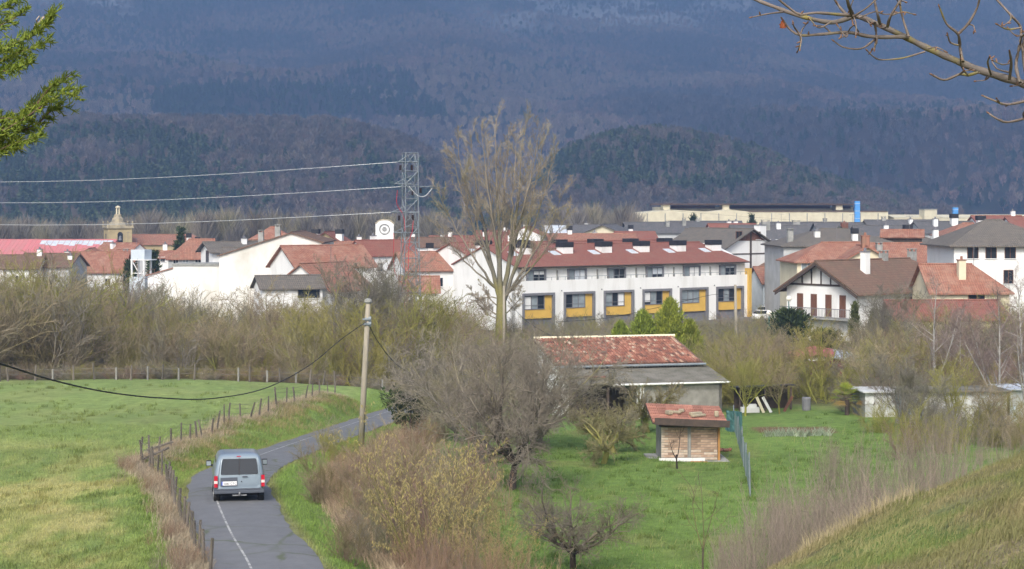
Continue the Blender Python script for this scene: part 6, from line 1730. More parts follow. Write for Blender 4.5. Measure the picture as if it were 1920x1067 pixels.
# heap of bricks in the grass
o = empty('brick_heap', on_ground(1356, 90), 0, 'small heap of broken red tiles in the grass right of the hut', 'rubble')
for k in range(12):
    q = MB(); q.cbox((rnd.gauss(0, .22), rnd.gauss(0, .15), 0.05 + 0.06 * rnd.random()), 0.25, 0.12, 0.08, rot=Matrix.Rotation(rnd.random() * 3, 4, 'Z') @ Matrix.Rotation(rnd.gauss(0, .4), 4, 'X')); q.build('broken_tile', M['tile_old'], o)

# ------------------------------------------------------------------ green mesh fence of the garden
o = empty('mesh_fence', on_ground(1392, 85), 0, 'sagging green mesh fence on pale steel posts beside the hut', 'fence')
base = o.location.copy()
fl = [on_ground(px, d) for px, d in ((1377, 99), (1384, 93), (1390, 88), (1395, 84), (1399, 80), (1403, 76.5), (1407, 73))]
for i, p in enumerate(fl):
    b = MB(); q = p - base; hh = 1.55 - 0.08 * (i % 2); b.tube([q + Vector((0, 0, -0.2)), q + Vector((0.05 * (i % 3 - 1), 0.02, hh))], 0.035, 6); b.build('post', M['galv'], o)
M['green_net'] = pmat('green_net', (0.09, 0.15, 0.145), (0.16, 0.20, 0.19), 3, 0.8)
b = MB()
for i in range(len(fl) - 1):
    p, q = fl[i] - base, fl[i + 1] - base
    n_ = max(4, int((q - p).length / 0.16)); hh = 1.25
    for k in range(n_):
        u = p.lerp(q, k / n_); b.tube([u + Vector((0, 0, 0.02)), u + Vector((0.03 * math.sin(k), 0, hh - 0.12 * math.sin(math.pi * k / n_)))], 0.009, 3, cap=False)
    for z in np.arange(0.1, hh, 0.16):
        b.tube([p + Vector((0, 0, z)), p.lerp(q, 0.5) + Vector((0.03, 0, z * 0.93)), q + Vector((0, 0, z))], 0.009, 3, cap=False)
b.build('mesh', M['green_net'], o)
# a sagging sheet of netting at the far end
b = MB(); p = fl[0] - base
vs = []; fs = []
for i in range(7):
    for j in range(6):
        vs.append(p + Vector((-0.5 + 0.14 * i + 0.05 * math.sin(j), -0.35 * i * 0.3 + 0.1 * math.sin(i * 2 + j), 1.25 - 0.22 * j - 0.02 * i * j)))
for i in range(6):
    for j in range(5): fs.append((i * 6 + j, i * 6 + j + 1, (i + 1) * 6 + j + 1, (i + 1) * 6 + j))
b.add(vs, fs); nt_ = b.build('netting', pmat('teal_net', (0.04, 0.11, 0.11), (0.07, 0.15, 0.14), 4, 0.9), o)
sd_ = nt_.modifiers.new('solid', 'SOLIDIFY'); sd_.thickness = 0.015

# ------------------------------------------------------------------ dark garden shelter with leaning boards
sp = on_ground(1432, 113)
o = empty('garden_shelter', sp, R(2), 'dark lean-to shelter under bare trees with open front', 'shelter')
b = MB(); b.box(-1.7, 1.9, 1.6, 1.75, 0, 1.5); b.build('back_wall', M['wood_dark'], o)
for x in (-1.6, 0.1, 1.8):
    b = MB(); b.box(x - 0.06, x + 0.06, -0.1, 0.02, 0, 1.6); b.build('post', M['wood_dark'], o)
b = MB(); b.add([(-1.9, -0.3, 1.55), (2.1, -0.3, 1.7), (2.1, 1.9, 1.55), (-1.9, 1.9, 1.4), (-1.9, -0.3, 1.6), (2.1, -0.3, 1.75), (2.1, 1.9, 1.6), (-1.9, 1.9, 1.45)], [(3, 2, 1, 0), (4, 5, 6, 7), (0, 1, 5, 4), (1, 2, 6, 5), (2, 3, 7, 6), (3, 0, 4, 7)]); b.build('roof', M['black_metal'], o)
for nm, px, lean, mt, lb in (('leaning_board', 1432, 0.42, 'cream_wall', 'narrow tan board leaning by the dark shelter'), ('leaning_board', 1446, 0.5, 'white_paint', 'white board leaning by the dark shelter'), ('leaning_board', 1470, -0.5, 'wood_brown', 'brown stake leaning by the dark shelter')):
    q = MB(); p = on_ground(px, 111.5); rr = Matrix.Rotation(-lean, 4, 'Y'); q.box(-0.09, 0.09, -0.03, 0.03, 0, 1.15, 0, rr); w_ = q.build(nm, M[mt]); w_.location = p; tag(w_, lb, 'board')
q = MB(); q.box(-0.6, 0.6, -0.3, 0.3, 0.0, 0.32); q.box(-0.42, 0.42, -0.25, 0.25, 0.32, 0.52); w_ = q.build('white_crate', M['white_paint']); w_.location = on_ground(1406, 112); tag(w_, 'low white box with smaller box on top left of the dark shelter', 'box')
q = MB(); q.tube([(0, 0, 0), (0, 0, 0.08), (0, 0, 0.8), (0, 0, 0.86)], [0.26, 0.28, 0.3, 0.27], 12); w_ = q.build('dark_barrel', M['frame_grey']); w_.location = on_ground(1512, 112); tag(w_, 'dark barrel standing on the grass right of the shelter', 'barrel')

# ------------------------------------------------------------------ white garden sheds on the right
M['shed_panel'] = pmat('shed_panel', (0.66, 0.67, 0.66), (0.42, 0.43, 0.42), 1.6, 0.8, stretch=(1, 1, 0.5), rnd=0.12, detail=8)
def panel_shed(name, px0, px1, d, hgt, label, npan, depth=2.6, roofm='fibre_sheet', wallm='blue_wall'):
    p0, p1 = on_ground(px0, d), on_ground(px1, d + (px1 - px0) * 0.004); o = empty(name, p0, math.atan2(p1.y - p0.y, p1.x - p0.x), label, 'shed')
    L_ = (p1 - p0).length
    b = MB(); b.box(0.03, L_ - 0.03, 0.06, depth, -0.3, hgt - 0.03); b.build('wall', M['concrete'], o)
    for k in range(npan):
        for r_ in (0, 1):
            q = MB(); q.box(L_ * k / npan + 0.015, L_ * (k + 1) / npan - 0.015, -0.02 + 0.015 * ((k + r_) % 2), 0.055, -0.2 if r_ == 0 else hgt * 0.52 + 0.015, hgt * 0.52 - 0.015 if r_ == 0 else hgt - 0.04)
            q.build('panel', M['shed_panel'] if (k * 5 + r_ * 3) % 7 else M[wallm], o)
    b = MB(); b.box(-0.2, L_ + 0.2, -0.3, depth + 0.2, hgt, hgt + 0.08); b.build('roof', M[roofm], o)
    return o
panel_shed('garden_shed', 1706, 1888, 100.5, 2.05, 'long white panelled garden shed with flat grey roof', 7)
panel_shed('garden_shed', 1622, 1692, 107, 1.55, 'lower greyish white shed with pale roof left of the long one', 4, roofm='shed_panel', wallm='grey_wall')
panel_shed('garden_shed', 1893, 1990, 102, 2.0, 'blue grey shed at the right edge', 4, roofm='sheet_blue', wallm='blue_wall')
# allotment hut with red and blue sheets
tp = on_ground(1552, 140)
o = empty('tarp_hut', tp, R(-4), 'allotment hut with red, white and blue roof sheets', 'hut')
b = MB(); b.box(-1.5, 2.4, 0, 3, -0.2, 1.5); b.build('wall', M['red_wall'], o)
cols_ = ['tile_salmon', 'white_paint', 'sheet_blue', 'sheet_blue']
M['tarp_red'] = pmat('tarp_red', (0.38, 0.12, 0.11), (0.28, 0.09, 0.09), 1.5, 0.8); M['tarp_blue'] = pmat('tarp_blue', (0.27, 0.34, 0.42), (0.36, 0.42, 0.46), 2, 0.6)
for k, (xa, xb_, za, zb, mt) in enumerate(((-3.0, -0.9, 1.65, 2.2, 'tarp_red'), (-0.9, 0.7, 2.2, 1.95, 'tarp_red'), (-1.6, -0.2, 1.75, 1.75, 'white_paint'), (0.3, 1.7, 2.0, 1.8, 'tarp_blue'), (1.4, 3.0, 1.85, 1.45, 'tarp_blue'))):
    q = MB(); yo = -0.5 if k == 2 else -0.25 - 0.03 * k
    q.add([(xa, yo, za - 0.25), (xb_, yo, zb - 0.25), (xb_, 2.6, zb + 0.25), (xa, 2.6, za + 0.25), (xa, yo, za - 0.2), (xb_, yo, zb - 0.2), (xb_, 2.6, zb + 0.3), (xa, 2.6, za + 0.3)], [(3, 2, 1, 0), (4, 5, 6, 7), (0, 1, 5, 4), (1, 2, 6, 5), (2, 3, 7, 6), (3, 0, 4, 7)])
    q.build('roof_sheet', M[mt], o)

# ------------------------------------------------------------------ field fence
M['old_post'] = pmat('old_post', (0.17, 0.145, 0.12), (0.09, 0.08, 0.065), 6, 0.95, 0.5, 20, stretch=(1, 1, 0.2), rnd=0.2)
M['wire'] = pmat('wire', (0.16, 0.15, 0.14), None, rough=0.6, metal=0.4)
o = empty('field_fence', FENCE[5], 0, 'old wire fence with leaning dark wooden posts around the meadow corner', 'fence')
base = o.location.copy(); rnd = random.Random(14)
heads = []
for i in range(len(FENCE) - 1):
    p, q = FENCE[i], FENCE[i + 1]; n_ = max(1, int(round((q - p).length / (1.15 if i < 5 else 2.0))))
    for k in range(n_):
        u = p.lerp(q, (k + rnd.uniform(-.15, .15)) / n_); g = h1(u.x, u.y)
        hh = rnd.uniform(0.85, 1.15); r_ = rnd.uniform(0.04, 0.062)
        top = Vector((rnd.gauss(0, .10), rnd.gauss(0, .06), hh)); u = Vector((u.x, u.y, g)) - base
        b = MB(); b.tube([u + Vector((0, 0, -0.2)), u + top * 0.5, u + top], [r_ * 1.05, r_, r_ * 0.9], 6); b.build('post', M['old_post'], o)
        heads.append((u, top))
for lvl in (0.45, 0.72, 0.95):
    b = MB()
    pts = [u + t * lvl for u, t in heads]
    fine = []
    for a, c_ in zip(pts[:-1], pts[1:]):
        fine += [a, (a + c_) / 2 - Vector((0, 0, 0.02 + 0.02 * rnd.random()))]
    fine.append(pts[-1]); b.tube(fine, 0.008, 3, cap=False); b.build('wire', M['wire'], o)
b = MB(); c5 = FENCE[5] - base
b.tube([c5 + Vector((0.1, -0.3, 0.15)), c5 + Vector((1.1, 0.6, 0.55))], 0.05, 5); b.build('rail', M['old_post'], o)
b = MB(); b.tube([c5 + Vector((0.25, 0.2, 0.5)), c5 + Vector((1.2, 0.9, 0.75))], 0.045, 5); b.build('rail', M['old_post'], o)
M['concrete_post'] = pmat('concrete_post', (0.24, 0.23, 0.21), (0.17, 0.165, 0.15), 5, 0.95, rnd=0.15)
# far fence: white concrete posts and dark wooden posts
fx = [(0, 'd'), (15, 'd'), (66, 'd'), (99, 'w'), (138, 'd'), (177, 'd'), (218, 'w'), (245, 'd'), (277, 'w'), (304, 'd'), (335, 'w'), (364, 'd'), (447, 'w'), (468, 'd'), (501, 'w'), (524, 'd'), (555, 'w'), (580, 'd'), (605, 'd'), (628, 'd'), (717, 'w'), (-40, 'w'), (-80, 'd')]
o = empty('far_fence', on_ground(300, 128.2), 0, 'far meadow fence of white concrete and dark wooden posts', 'fence'); base = o.location.copy()
tops = []
for px, kd in sorted(fx):
    p = on_ground(px, 128.2 + rnd.uniform(-0.3, 0.3)) - base; hh = rnd.uniform(0.95, 1.15)
    b = MB()
    if kd == 'w': b.box(p.x - 0.065, p.x + 0.065, p.y - 0.065, p.y + 0.065, p.z - 0.2, p.z + hh * 0.9)
    else: b.tube([p + Vector((0, 0, -0.2)), p + Vector((rnd.gauss(0, .08), 0, hh * 1.1))], [0.09, 0.07], 6)
    b.build('post', M['concrete_post'] if kd == 'w' else M['old_post'], o); tops.append(p)
for lv_ in (0.5, 0.85):
    b = MB(); b.tube([p + Vector((0, 0, lv_)) for p in tops], 0.012, 3, cap=False); b.build('wire', M['wire'], o)
# ------------------------------------------------------------------ poles, cable, pylon and lines
M['pole_wood'] = pmat('pole_wood', (0.36, 0.32, 0.25), (0.26, 0.235, 0.18), 4, 0.9, 0.3, 20, stretch=(1, 1, 0.12))
M['rubber'] = pmat('rubber', (0.016, 0.016, 0.017), None, rough=0.6)
def pole(px, d, ytop, r_, label, cap=False, lean=0.0):
    p = on_ground(px, d); hh = ZD(ytop, d) - p.z
    o = empty('utility_pole', p, 0, label, 'pole')
    b = MB(); b.tube([(0, 0, -0.3), (lean * 0.5, 0, hh * 0.5), (lean, 0, hh)], [r_ * 1.25, r_ * 1.1, r_ * 0.9], 10); b.build('shaft', M['pole_wood'], o, smooth=True)
    if cap:
        b = MB(); b.tube([(lean, 0, hh - 0.02), (lean, 0, hh + 0.05), (lean, 0, hh + 0.17), (lean, 0, hh + 0.24)], [r_ * 1.1, r_ * 1.5, r_ * 1.4, r_ * 0.6], 10); b.build('pole_cap', M['concrete'], o)
        for z in (hh - 0.85, hh - 1.1):
            b = MB(); b.tube([(lean - r_ - 0.02, 0, z), (lean + r_ + 0.02, 0, z)], r_ * 1.12, 8); b.box(lean - 0.28, lean + 0.1, -r_ - 0.06, -r_, z - 0.03, z + 0.05); b.build('bracket', M['galv'], o)
    return o, p, hh
po, pp, ph = pole(676, 89, 568, 0.135, 'weathered wooden pole with round cap standing in the hedge by the lane', True, 0.40)
head = pp + Vector((0.35, 0, ph - 0.95))
def cable(name, pts, r_, label, twist=False, cat='cable'):
    pts = resample([tuple(p) for p in pts], 0.6)
    b = MB()
    if twist:
        s = 0.0
        strands_ = [[], [], []]
        for i, p in enumerate(pts):
            if i: s += np.linalg.norm(p - pts[i - 1])
            for k in range(3):
                a = s * 3.4 + k * 2.094; strands_[k].append((p[0] + r_ * 0.55 * math.cos(a), p[1], p[2] + r_ * 0.55 * math.sin(a)))
        for st_ in strands_: b.tube(st_, r_ * 0.55, 5)
    else: b.tube([tuple(p) for p in pts], r_, 5)
    w_ = b.build(name, M['rubber'] if cat == 'cable' else M['line'], smooth=True); tag(w_, label, cat)
    return w_
M['line'] = pmat('line', (0.55, 0.57, 0.58), None, rough=0.5, metal=0.2)
cable('bundled_cable', [P(-420, 540, 22), P(-150, 640, 28), P(0, 682, 33), P(100, 713, 38.5), P(200, 735, 45), P(300, 746, 52), P(400, 747, 60), P(500, 727, 69), P(580, 685, 77.5), P(640, 636, 84.5), tuple(head)], 0.023, 'thick twisted black cable sagging across the meadow to the wooden pole', True)
cable('service_cable', [tuple(head), P(705, 635, 91), P(735, 675, 96), P(765, 698, 101), P(800, 710, 107), P(900, 700, 112), P(1060, 700, 113)], 0.022, 'thin black cable running from the pole towards the barn')
pole(945, 170, 536, 0.13, 'thin grey pole in front of the poplar trunk')
pole(1381, 165, 534, 0.14, 'wooden pole with hanging cable before the yellow end wall', False, -0.12)
cable('service_cable', [P(1381, 556, 165), P(1340, 552, 165), P(1240, 575, 160), P(1140, 596, 150), P(1040, 604, 140)], 0.02, 'thin black cable left of the pole by the terrace')
cable('service_cable', [P(948, 560, 170), P(985, 600, 160), P(1030, 628, 150), P(1062, 645, 140)], 0.02, 'thin black cable dropping from the grey pole to the barn')
# lattice pylon
pb = on_ground(769, 185); PH = ZD(287, 185) - pb.z
o = empty('pylon', pb, R(18), 'galvanised lattice pylon with red cables and dark insulators', 'pylon')
def hwid(z): return np.interp(z, [0, PH * 0.68, PH], [1.05, 0.72, 0.70])
cor = [(-1, -1), (1, -1), (1, 1), (-1, 1)]
for sx, sy in cor:
    b = MB(); b.tube([(sx * hwid(z), sy * hwid(z), z) for z in np.linspace(-0.3, PH, 9)], 0.058, 4); b.build('leg', M['galv'], o)
zs = [0]
while zs[-1] < PH - 1.0: zs.append(zs[-1] + 2.0 * hwid(zs[-1]) * 1.05)
zs[-1] = PH
for i, (a, c_) in enumerate(zip(zs[:-1], zs[1:])):
    b = MB()
    for k in range(4):
        s0, s1 = cor[k], cor[(k + 1) % 4]
        if (i + k) % 2: s0, s1 = s1, s0
        b.tube([(s0[0] * hwid(a), s0[1] * hwid(a), a), (s1[0] * hwid(c_), s1[1] * hwid(c_), c_)], 0.045, 4)
        b.tube([(cor[k][0] * hwid(c_), cor[k][1] * hwid(c_), c_), (cor[(k + 1) % 4][0] * hwid(c_), cor[(k + 1) % 4][1] * hwid(c_), c_)], 0.035, 4)
    b.build('brace', M['galv'], o)
def arm(z, x0, x1, mat='galv'):
    b = MB(); b.tube([(x0, -0.6, z), (x1, -0.6, z)], 0.06, 4); b.tube([(x0, -0.6, z), (0, -0.6, z + 0.9)], 0.04, 4); b.build('crossarm', M[mat], o)
wz = [ZD(304, 185) - pb.z, ZD(350, 185) - pb.z, ZD(398, 185) - pb.z]
arm(wz[0], -1.5, 0.7); arm(wz[1], -1.2, 2.3); arm(wz[2], -2.2, 0.9); arm(ZD(436, 185) - pb.z, -2.0, 1.0); arm(ZD(345, 185) - pb.z, -1.9, 0)
for x, z in ((-1.25, wz[0] - 0.9), (0.0, wz[0] - 0.9), (0.1, wz[1] - 0.95), (1.0, wz[1] - 0.7), (-1.4, wz[2] - 0.9), (0.1, wz[2] - 0.85)):
    b = MB(); b.tube([(x, -0.65, z + 0.55), (x, -0.65, z)], 0.11, 7)
    for k in range(5): b.tube([(x, -0.65, z + 0.05 + k * 0.1), (x, -0.65, z + 0.09 + k * 0.1)], 0.15, 7)
    b.build('insulator', M['insulator'], o)
for pts in ([(-1.6, -0.7, wz[1] - 0.4), (-1.65, -0.7, wz[1] - 1.9), (-0.9, -0.75, wz[2] - 0.6), (-0.75, -0.78, wz[2] - 4), (-0.85, -0.8, 3.5)], [(0.15, -0.75, wz[2] - 0.9), (0.0, -0.8, wz[2] - 2.2), (-0.35, -0.85, wz[2] - 3.6), (-0.5, -0.85, 3.5)], [(-2.0, -0.7, ZD(436, 185) - pb.z), (-1.9, -0.75, 8.6), (-0.8, -0.8, 7.0)]):
    b = MB(); b.tube([tuple(q) for q in resample(pts, 0.5)], 0.035, 5); b.build('red_cable', M['red_paint'], o)
b = MB(); b.tube([tuple(q) for q in resample([(-0.3, -0.75, wz[1]), (0.6, -0.8, wz[1] - 0.95), (1.5, -0.75, wz[1] - 1.0), (2.3, -0.6, wz[1] - 0.2)], 0.3)], 0.04, 5); b.build('jumper', M['line'], o)
for y0, xo, ya, dr_, lb in ((304, -1.4, 340, 260, 'upper pale overhead line left of the pylon'), (350, -1.0, 377, 262, 'middle pale overhead line left of the pylon'), (398, -2.1, 416, 262, 'lowest pale overhead line left of the pylon')):
    s = P(769 + xo * 17, y0, 185); e = P(-220, ya, dr_)
    pts = [s.lerp(e, t) - Vector((0, 0, 0.9 * math.sin(t * math.pi))) for t in np.linspace(0, 1, 9)]
    b = MB(); b.tube(pts, 0.034, 5); w_ = b.build('power_line', M['line'], smooth=True); tag(w_, lb, 'power line')
for y0, e, lb in ((300, P(2100, 400, 430), 'upper faint overhead line right of the pylon'), (352, P(2100, 424, 430), 'lower faint overhead line right of the pylon')):
    s = P(790, y0, 185)
    pts = [s.lerp(e, t) - Vector((0, 0, 2.2 * math.sin(t * math.pi))) for t in np.linspace(0, 1, 9)]
    b = MB(); b.tube(pts, 0.012, 4); w_ = b.build('power_line', M['wire']); tag(w_, lb, 'power line')
# far masts on the hills
for px, d, y0, y1, lb in ((789, 1440, 304, 270, 'thin far mast behind the pylon'), (1143, 1405, 262, 246, 'tiny far mast on the conifer knoll')):
    o = empty('far_mast', P(px, y0 + 8, d), 0, lb, 'mast'); hh = (y0 + 8 - y1) / F * d
    b = MB()
    for sx, sy in cor: b.tube([(sx * 0.6, sy * 0.6, 0), (sx * 0.25, sy * 0.25, hh)], 0.12, 4)
    for k in range(8):
        z = hh * k / 8; b.tube([(-0.6 + 0.04 * k, -0.6 + 0.04 * k, z), (0.6 - 0.04 * k, -0.6 + 0.04 * k, z + hh / 8)], 0.08, 4)
    b.build('lattice', M['galv'], o)

# ------------------------------------------------------------------ street lamps and parked cars by the terrace
M['opal'] = pmat('opal', (0.80, 0.77, 0.66), None, rough=0.3)
M['green_paint'] = pmat('green_paint', (0.06, 0.16, 0.13), None, rough=0.6)
for px, py, d, lb in ((1442, 587, 186, 'white globe lamp on green post beside the parked cars'), (1479, 560, 182, 'white globe lamp by the chalet balcony')):
    p = on_ground(px, d); hh = ZD(py, d) - p.z
    o = empty('globe_lamp', p, 0, lb, 'street lamp')
    b = MB(); b.tube([(0, 0, -0.2), (0, 0, hh - 0.2)], [0.09, 0.06], 8); b.build('post', M['green_paint'], o)
    b = MB(); r_ = 0.3; prof = [(math.sin(t) * r_ + 0.001, -math.cos(t) * r_) for t in np.linspace(0.05, math.pi - 0.05, 9)]
    b.tube([(0, 0, hh + z) for _, z in prof], [q for q, _ in prof], 14); b.build('globe', M['opal'], o, smooth=True)
M['tyre'] = pmat('tyre', (0.02, 0.02, 0.021), None, rough=0.9)
M['rim'] = pmat('rim', (0.35, 0.36, 0.37), None, rough=0.4, metal=0.6)
def wheel(parent, x, y, r_, w_, axis='X'):
    b = MB(); b.tube([(x - w_ / 2, y, r_), (x - w_ * 0.3, y, r_), (x + w_ * 0.3, y, r_), (x + w_ / 2, y, r_)], [r_ * 0.92, r_, r_, r_ * 0.92], 20); t_ = b.build('wheel', M['tyre'], parent, smooth=False)
    b = MB(); b.tube([(x - w_ / 2 - 0.012, y, r_), (x + w_ / 2 + 0.012, y, r_)], r_ * 0.6, 14); b.build('rim', M['rim'], t_)
def loft_body(slices, n=28):
    """slices: (z, half width, y rear, y front, corner roundness) -> closed lofted body"""
    vs = []; fs = []
    for z, w, y0, y1, pw in slices:
        cy_, hl = (y0 + y1) / 2, (y1 - y0) / 2
        for k in range(n):
            a = 2 * math.pi * (k + 0.5) / n; c_, s_ = math.cos(a), math.sin(a)
            vs.append((math.copysign(abs(c_) ** pw, c_) * w, cy_ + math.copysign(abs(s_) ** pw, s_) * hl, z))
    m_ = len(slices)
    for i in range(m_ - 1):
        for k in range(n): fs.append((i * n + k, i * n + (k + 1) % n, (i + 1) * n + (k + 1) % n, (i + 1) * n + k))
    fs.append(tuple(range(n - 1, -1, -1))); fs.append(tuple((m_ - 1) * n + k for k in range(n)))
    return vs, fs
M['car_white'] = pmat('car_white', (0.78, 0.78, 0.78), None, rough=0.25, coat=0.5)
for px, d, rz, lb in ((1413, 237, -68, 'white parked car with dark window nearest to the yellow end wall'), (1420, 246, -72, 'white parked car standing behind the other one')):
    p = on_ground(px, d); o = empty('parked_car', p, R(rz), lb, 'car')
    b = MB(); b.add(*loft_body([(0.22, 0.80, 0.05, 4.05, 0.35), (0.45, 0.86, 0.0, 4.15, 0.3), (0.75, 0.86, 0.02, 4.1, 0.3), (0.95, 0.82, 0.06, 3.7, 0.35), (0.98, 0.78, 0.1, 3.2, 0.35)])); b.build('body', M['car_white'], o, smooth=True)
    b = MB(); b.add(*loft_body([(0.97, 0.77, 0.15, 3.1, 0.35), (1.3, 0.68, 0.5, 2.5, 0.35), (1.42, 0.62, 0.7, 2.2, 0.4)])); b.build('window_band', M['glass'], o, smooth=True)
    b = MB(); b.add(*loft_body([(1.40, 0.65, 0.6, 2.3, 0.4), (1.47, 0.6, 0.8, 2.1, 0.4)])); b.build('roof', M['car_white'], o, smooth=True)
    for x in (-0.76, 0.76):
        for y in (0.8, 3.25): wheel(o, x, y, 0.31, 0.2)

# ------------------------------------------------------------------ the van
M['van_paint'] = pmat('van_paint', (0.24, 0.295, 0.345), (0.23, 0.285, 0.335), 1, 0.35, metal=0.2, coat=0.5)
M['van_plastic'] = pmat('van_plastic', (0.075, 0.085, 0.105), None, rough=0.6)
M['lamp_red'] = pmat('lamp_red', (0.42, 0.012, 0.03), None, rough=0.2, coat=0.5)
M['lamp_clear'] = pmat('lamp_clear', (0.70, 0.55, 0.52), None, rough=0.2)
M['plate'] = pmat('plate', (0.80, 0.80, 0.80), None, rough=0.5)
M['plate_blue'] = pmat('plate_blue', (0.05, 0.12, 0.5), None, rough=0.5)
vx = XD(449, 58.9); vj = int(np.argmin(np.abs(RC[:, 1] - 60.3)))
van = empty('van', (vx, 58.9, RC[vj, 2] + 0.045), R(11.0), 'grey blue delivery van with twin rear doors driving away on the lane', 'van')
slope = (RC[vj + 5, 2] - RC[vj - 2, 2]) / (RC[vj + 5, 1] - RC[vj - 2, 1]); van.rotation_euler.x = math.atan(slope); van.scale = (0.975, 1.0, 0.93)
b = MB(); b.add(*loft_body([(0.36, 0.80, 0.14, 4.1, 0.20), (0.43, 0.86, 0.05, 4.2, 0.18), (0.55, 0.895, 0.0, 4.27, 0.17), (0.80, 0.90, 0.0, 4.26, 0.17), (1.02, 0.895, 0.01, 4.05, 0.17), (1.10, 0.885, 0.02, 3.45, 0.17), (1.40, 0.83, 0.06, 2.95, 0.17), (1.60, 0.775, 0.10, 2.68, 0.17), (1.72, 0.725, 0.15, 2.58, 0.18), (1.785, 0.65, 0.24, 2.45, 0.20), (1.81, 0.52, 0.42, 2.25, 0.25)], 44))
b.build('body', M['van_paint'], van, smooth=True)
def rear_y(z): return np.interp(z, [0.36, 0.55, 0.8, 1.02, 1.10, 1.40, 1.60, 1.72], [0.05, 0.0, 0.0, 0.01, 0.02, 0.06, 0.10, 0.15])
def rpanel(name, poly, mat, parent, out=0.012, th=0.03):
    q = MB(); vs = [(x, rear_y(z) - out, z) for x, z in poly]; q.extrude_poly(vs, (0, th, 0)); return q.build(name, M[mat] if isinstance(mat, str) else mat, parent)
for s in (-1, 1):
    dr = [(s * 0.006, 0.52), (s * 0.74, 0.52), (s * 0.74, 1.05), (s * 0.69, 1.40), (s * 0.645, 1.66), (s * 0.60, 1.70), (s * 0.006, 1.70)]
    dd = rpanel('rear_door', dr if s > 0 else dr[::-1], 'van_paint', van, 0.016)
    wn_ = [(s * 0.009, 1.08), (s * 0.63, 1.08), (s * 0.655, 1.11), (s * 0.63, 1.40), (s * 0.595, 1.62), (s * 0.56, 1.65), (s * 0.009, 1.65)]
    rpanel('rear_window', wn_ if s > 0 else wn_[::-1], 'glass', dd, 0.026)
    for z0, z1, mt in ((0.62, 0.76, 'lamp_red'), (0.76, 0.86, 'lamp_clear'), (0.86, 1.04, 'lamp_red')):
        tlp = [(s * 0.765, z0), (s * 0.885, z0), (s * 0.882, z1), (s * 0.765, z1)]
        rpanel('tail_light', tlp if s > 0 else tlp[::-1], mt, van, 0.03, 0.16)
    q = MB(); q.box(s * 0.93 if s > 0 else -1.12, 1.12 if s > 0 else -0.93, 2.75, 2.95, 1.12, 1.34); q.tube([(s * 0.84, 2.85, 1.12), (s * 0.95, 2.85, 1.16)], 0.05, 6); mo = q.build('wing_mirror', M['black_metal'], van)
    bvm = mo.modifiers.new('bevel', 'BEVEL'); bvm.width = 0.03; bvm.segments = 2
    q = MB(); q.box(s * 1.025 - 0.08, s * 1.025 + 0.08, 2.735, 2.749, 1.15, 1.31); q.build('mirror_glass', M['glass_pale'], mo)
    wheel(van, s * 0.77, 0.62, 0.325, 0.23); wheel(van, s * 0.77, 3.4, 0.325, 0.23)
    q = MB(); q.add([(s * 0.868, 0.55, 1.14), (s * 0.868, 2.75, 1.14), (s * 0.80, 2.6, 1.55), (s * 0.80, 0.7, 1.55), (s * 0.80, 0.55, 1.14), (s * 0.80, 2.75, 1.14), (s * 0.73, 2.6, 1.55), (s * 0.73, 0.7, 1.55)], [(0, 1, 2, 3), (7, 6, 5, 4), (0, 4, 5, 1), (2, 6, 7, 3), (1, 5, 6, 2), (3, 7, 4, 0)]); q.build('side_window', M['glass'], van)
q = MB(); q.box(-0.88, 0.88, -0.08, 0.25, 0.385, 0.51); q.box(-0.84, 0.84, -0.05, 0.2, 0.51, 0.555); bp_ = q.build('rear_bumper', M['van_plastic'], van)
bv = bp_.modifiers.new('bevel', 'BEVEL'); bv.width = 0.035; bv.segments = 3
q = MB(); q.box(-0.72, 0.72, -0.035, 0.0, 0.565, 0.60); q.build('trim_strip', M['van_paint'], van)
rpanel('window_seal', [(-0.022, 1.075), (0.022, 1.075), (0.022, 1.655), (-0.022, 1.655)], 'black_metal', van, 0.029)
rpanel('plate_recess', [(-0.66, 0.66), (-0.07, 0.66), (-0.07, 0.97), (-0.66, 0.97)], 'van_plastic', van, 0.024)
pl = rpanel('number_plate', [(-0.63, 0.69), (-0.09, 0.69), (-0.09, 0.83), (-0.63, 0.83)], 'plate', van, 0.034)
rpanel('plate_band', [(-0.63, 0.69), (-0.585, 0.69), (-0.585, 0.83), (-0.63, 0.83)], 'plate_blue', pl, 0.037, 0.006)
cu = bpy.data.curves.new('plate_text', 'FONT'); cu.body = '3380 CTC'; cu.size = 0.125; cu.extrude = 0.002
to = bpy.data.objects.new('plate_text', cu); COL.objects.link(to)
bpy.context.view_layer.update()
dg = bpy.context.evaluated_depsgraph_get(); tm_ = bpy.data.meshes.new_from_object(to.evaluated_get(dg)); bpy.data.objects.remove(to)
tm_.materials.clear(); tm_.materials.append(M['black_metal'])
xs = [v.co.x for v in tm_.vertices]; w_ = max(xs) - min(xs)
to = link_mesh('plate_text', tm_, pl); to.rotation_euler = (R(90), 0, 0); to.scale = (0.46 / w_, 0.9, 1); to.location = (-0.57, rear_y(0.75) - 0.040, 0.715)
rpanel('brake_light', [(-0.09, 1.715), (0.05, 1.715), (0.05, 1.745), (-0.09, 1.745)], 'lamp_red', van, 0.03, 0.06)
q = MB(); q.tube([(0.10, rear_y(1.0) - 0.05, 1.0), (0.28, rear_y(1.0) - 0.05, 1.0)], 0.02, 6); q.build('door_handle', M['van_plastic'], van)
q = MB(); q.tube([(0.07, -0.03, 0.82), (0.07, 0.0, 0.82)], 0.022, 8); q.build('lock', M['black_metal'], van)
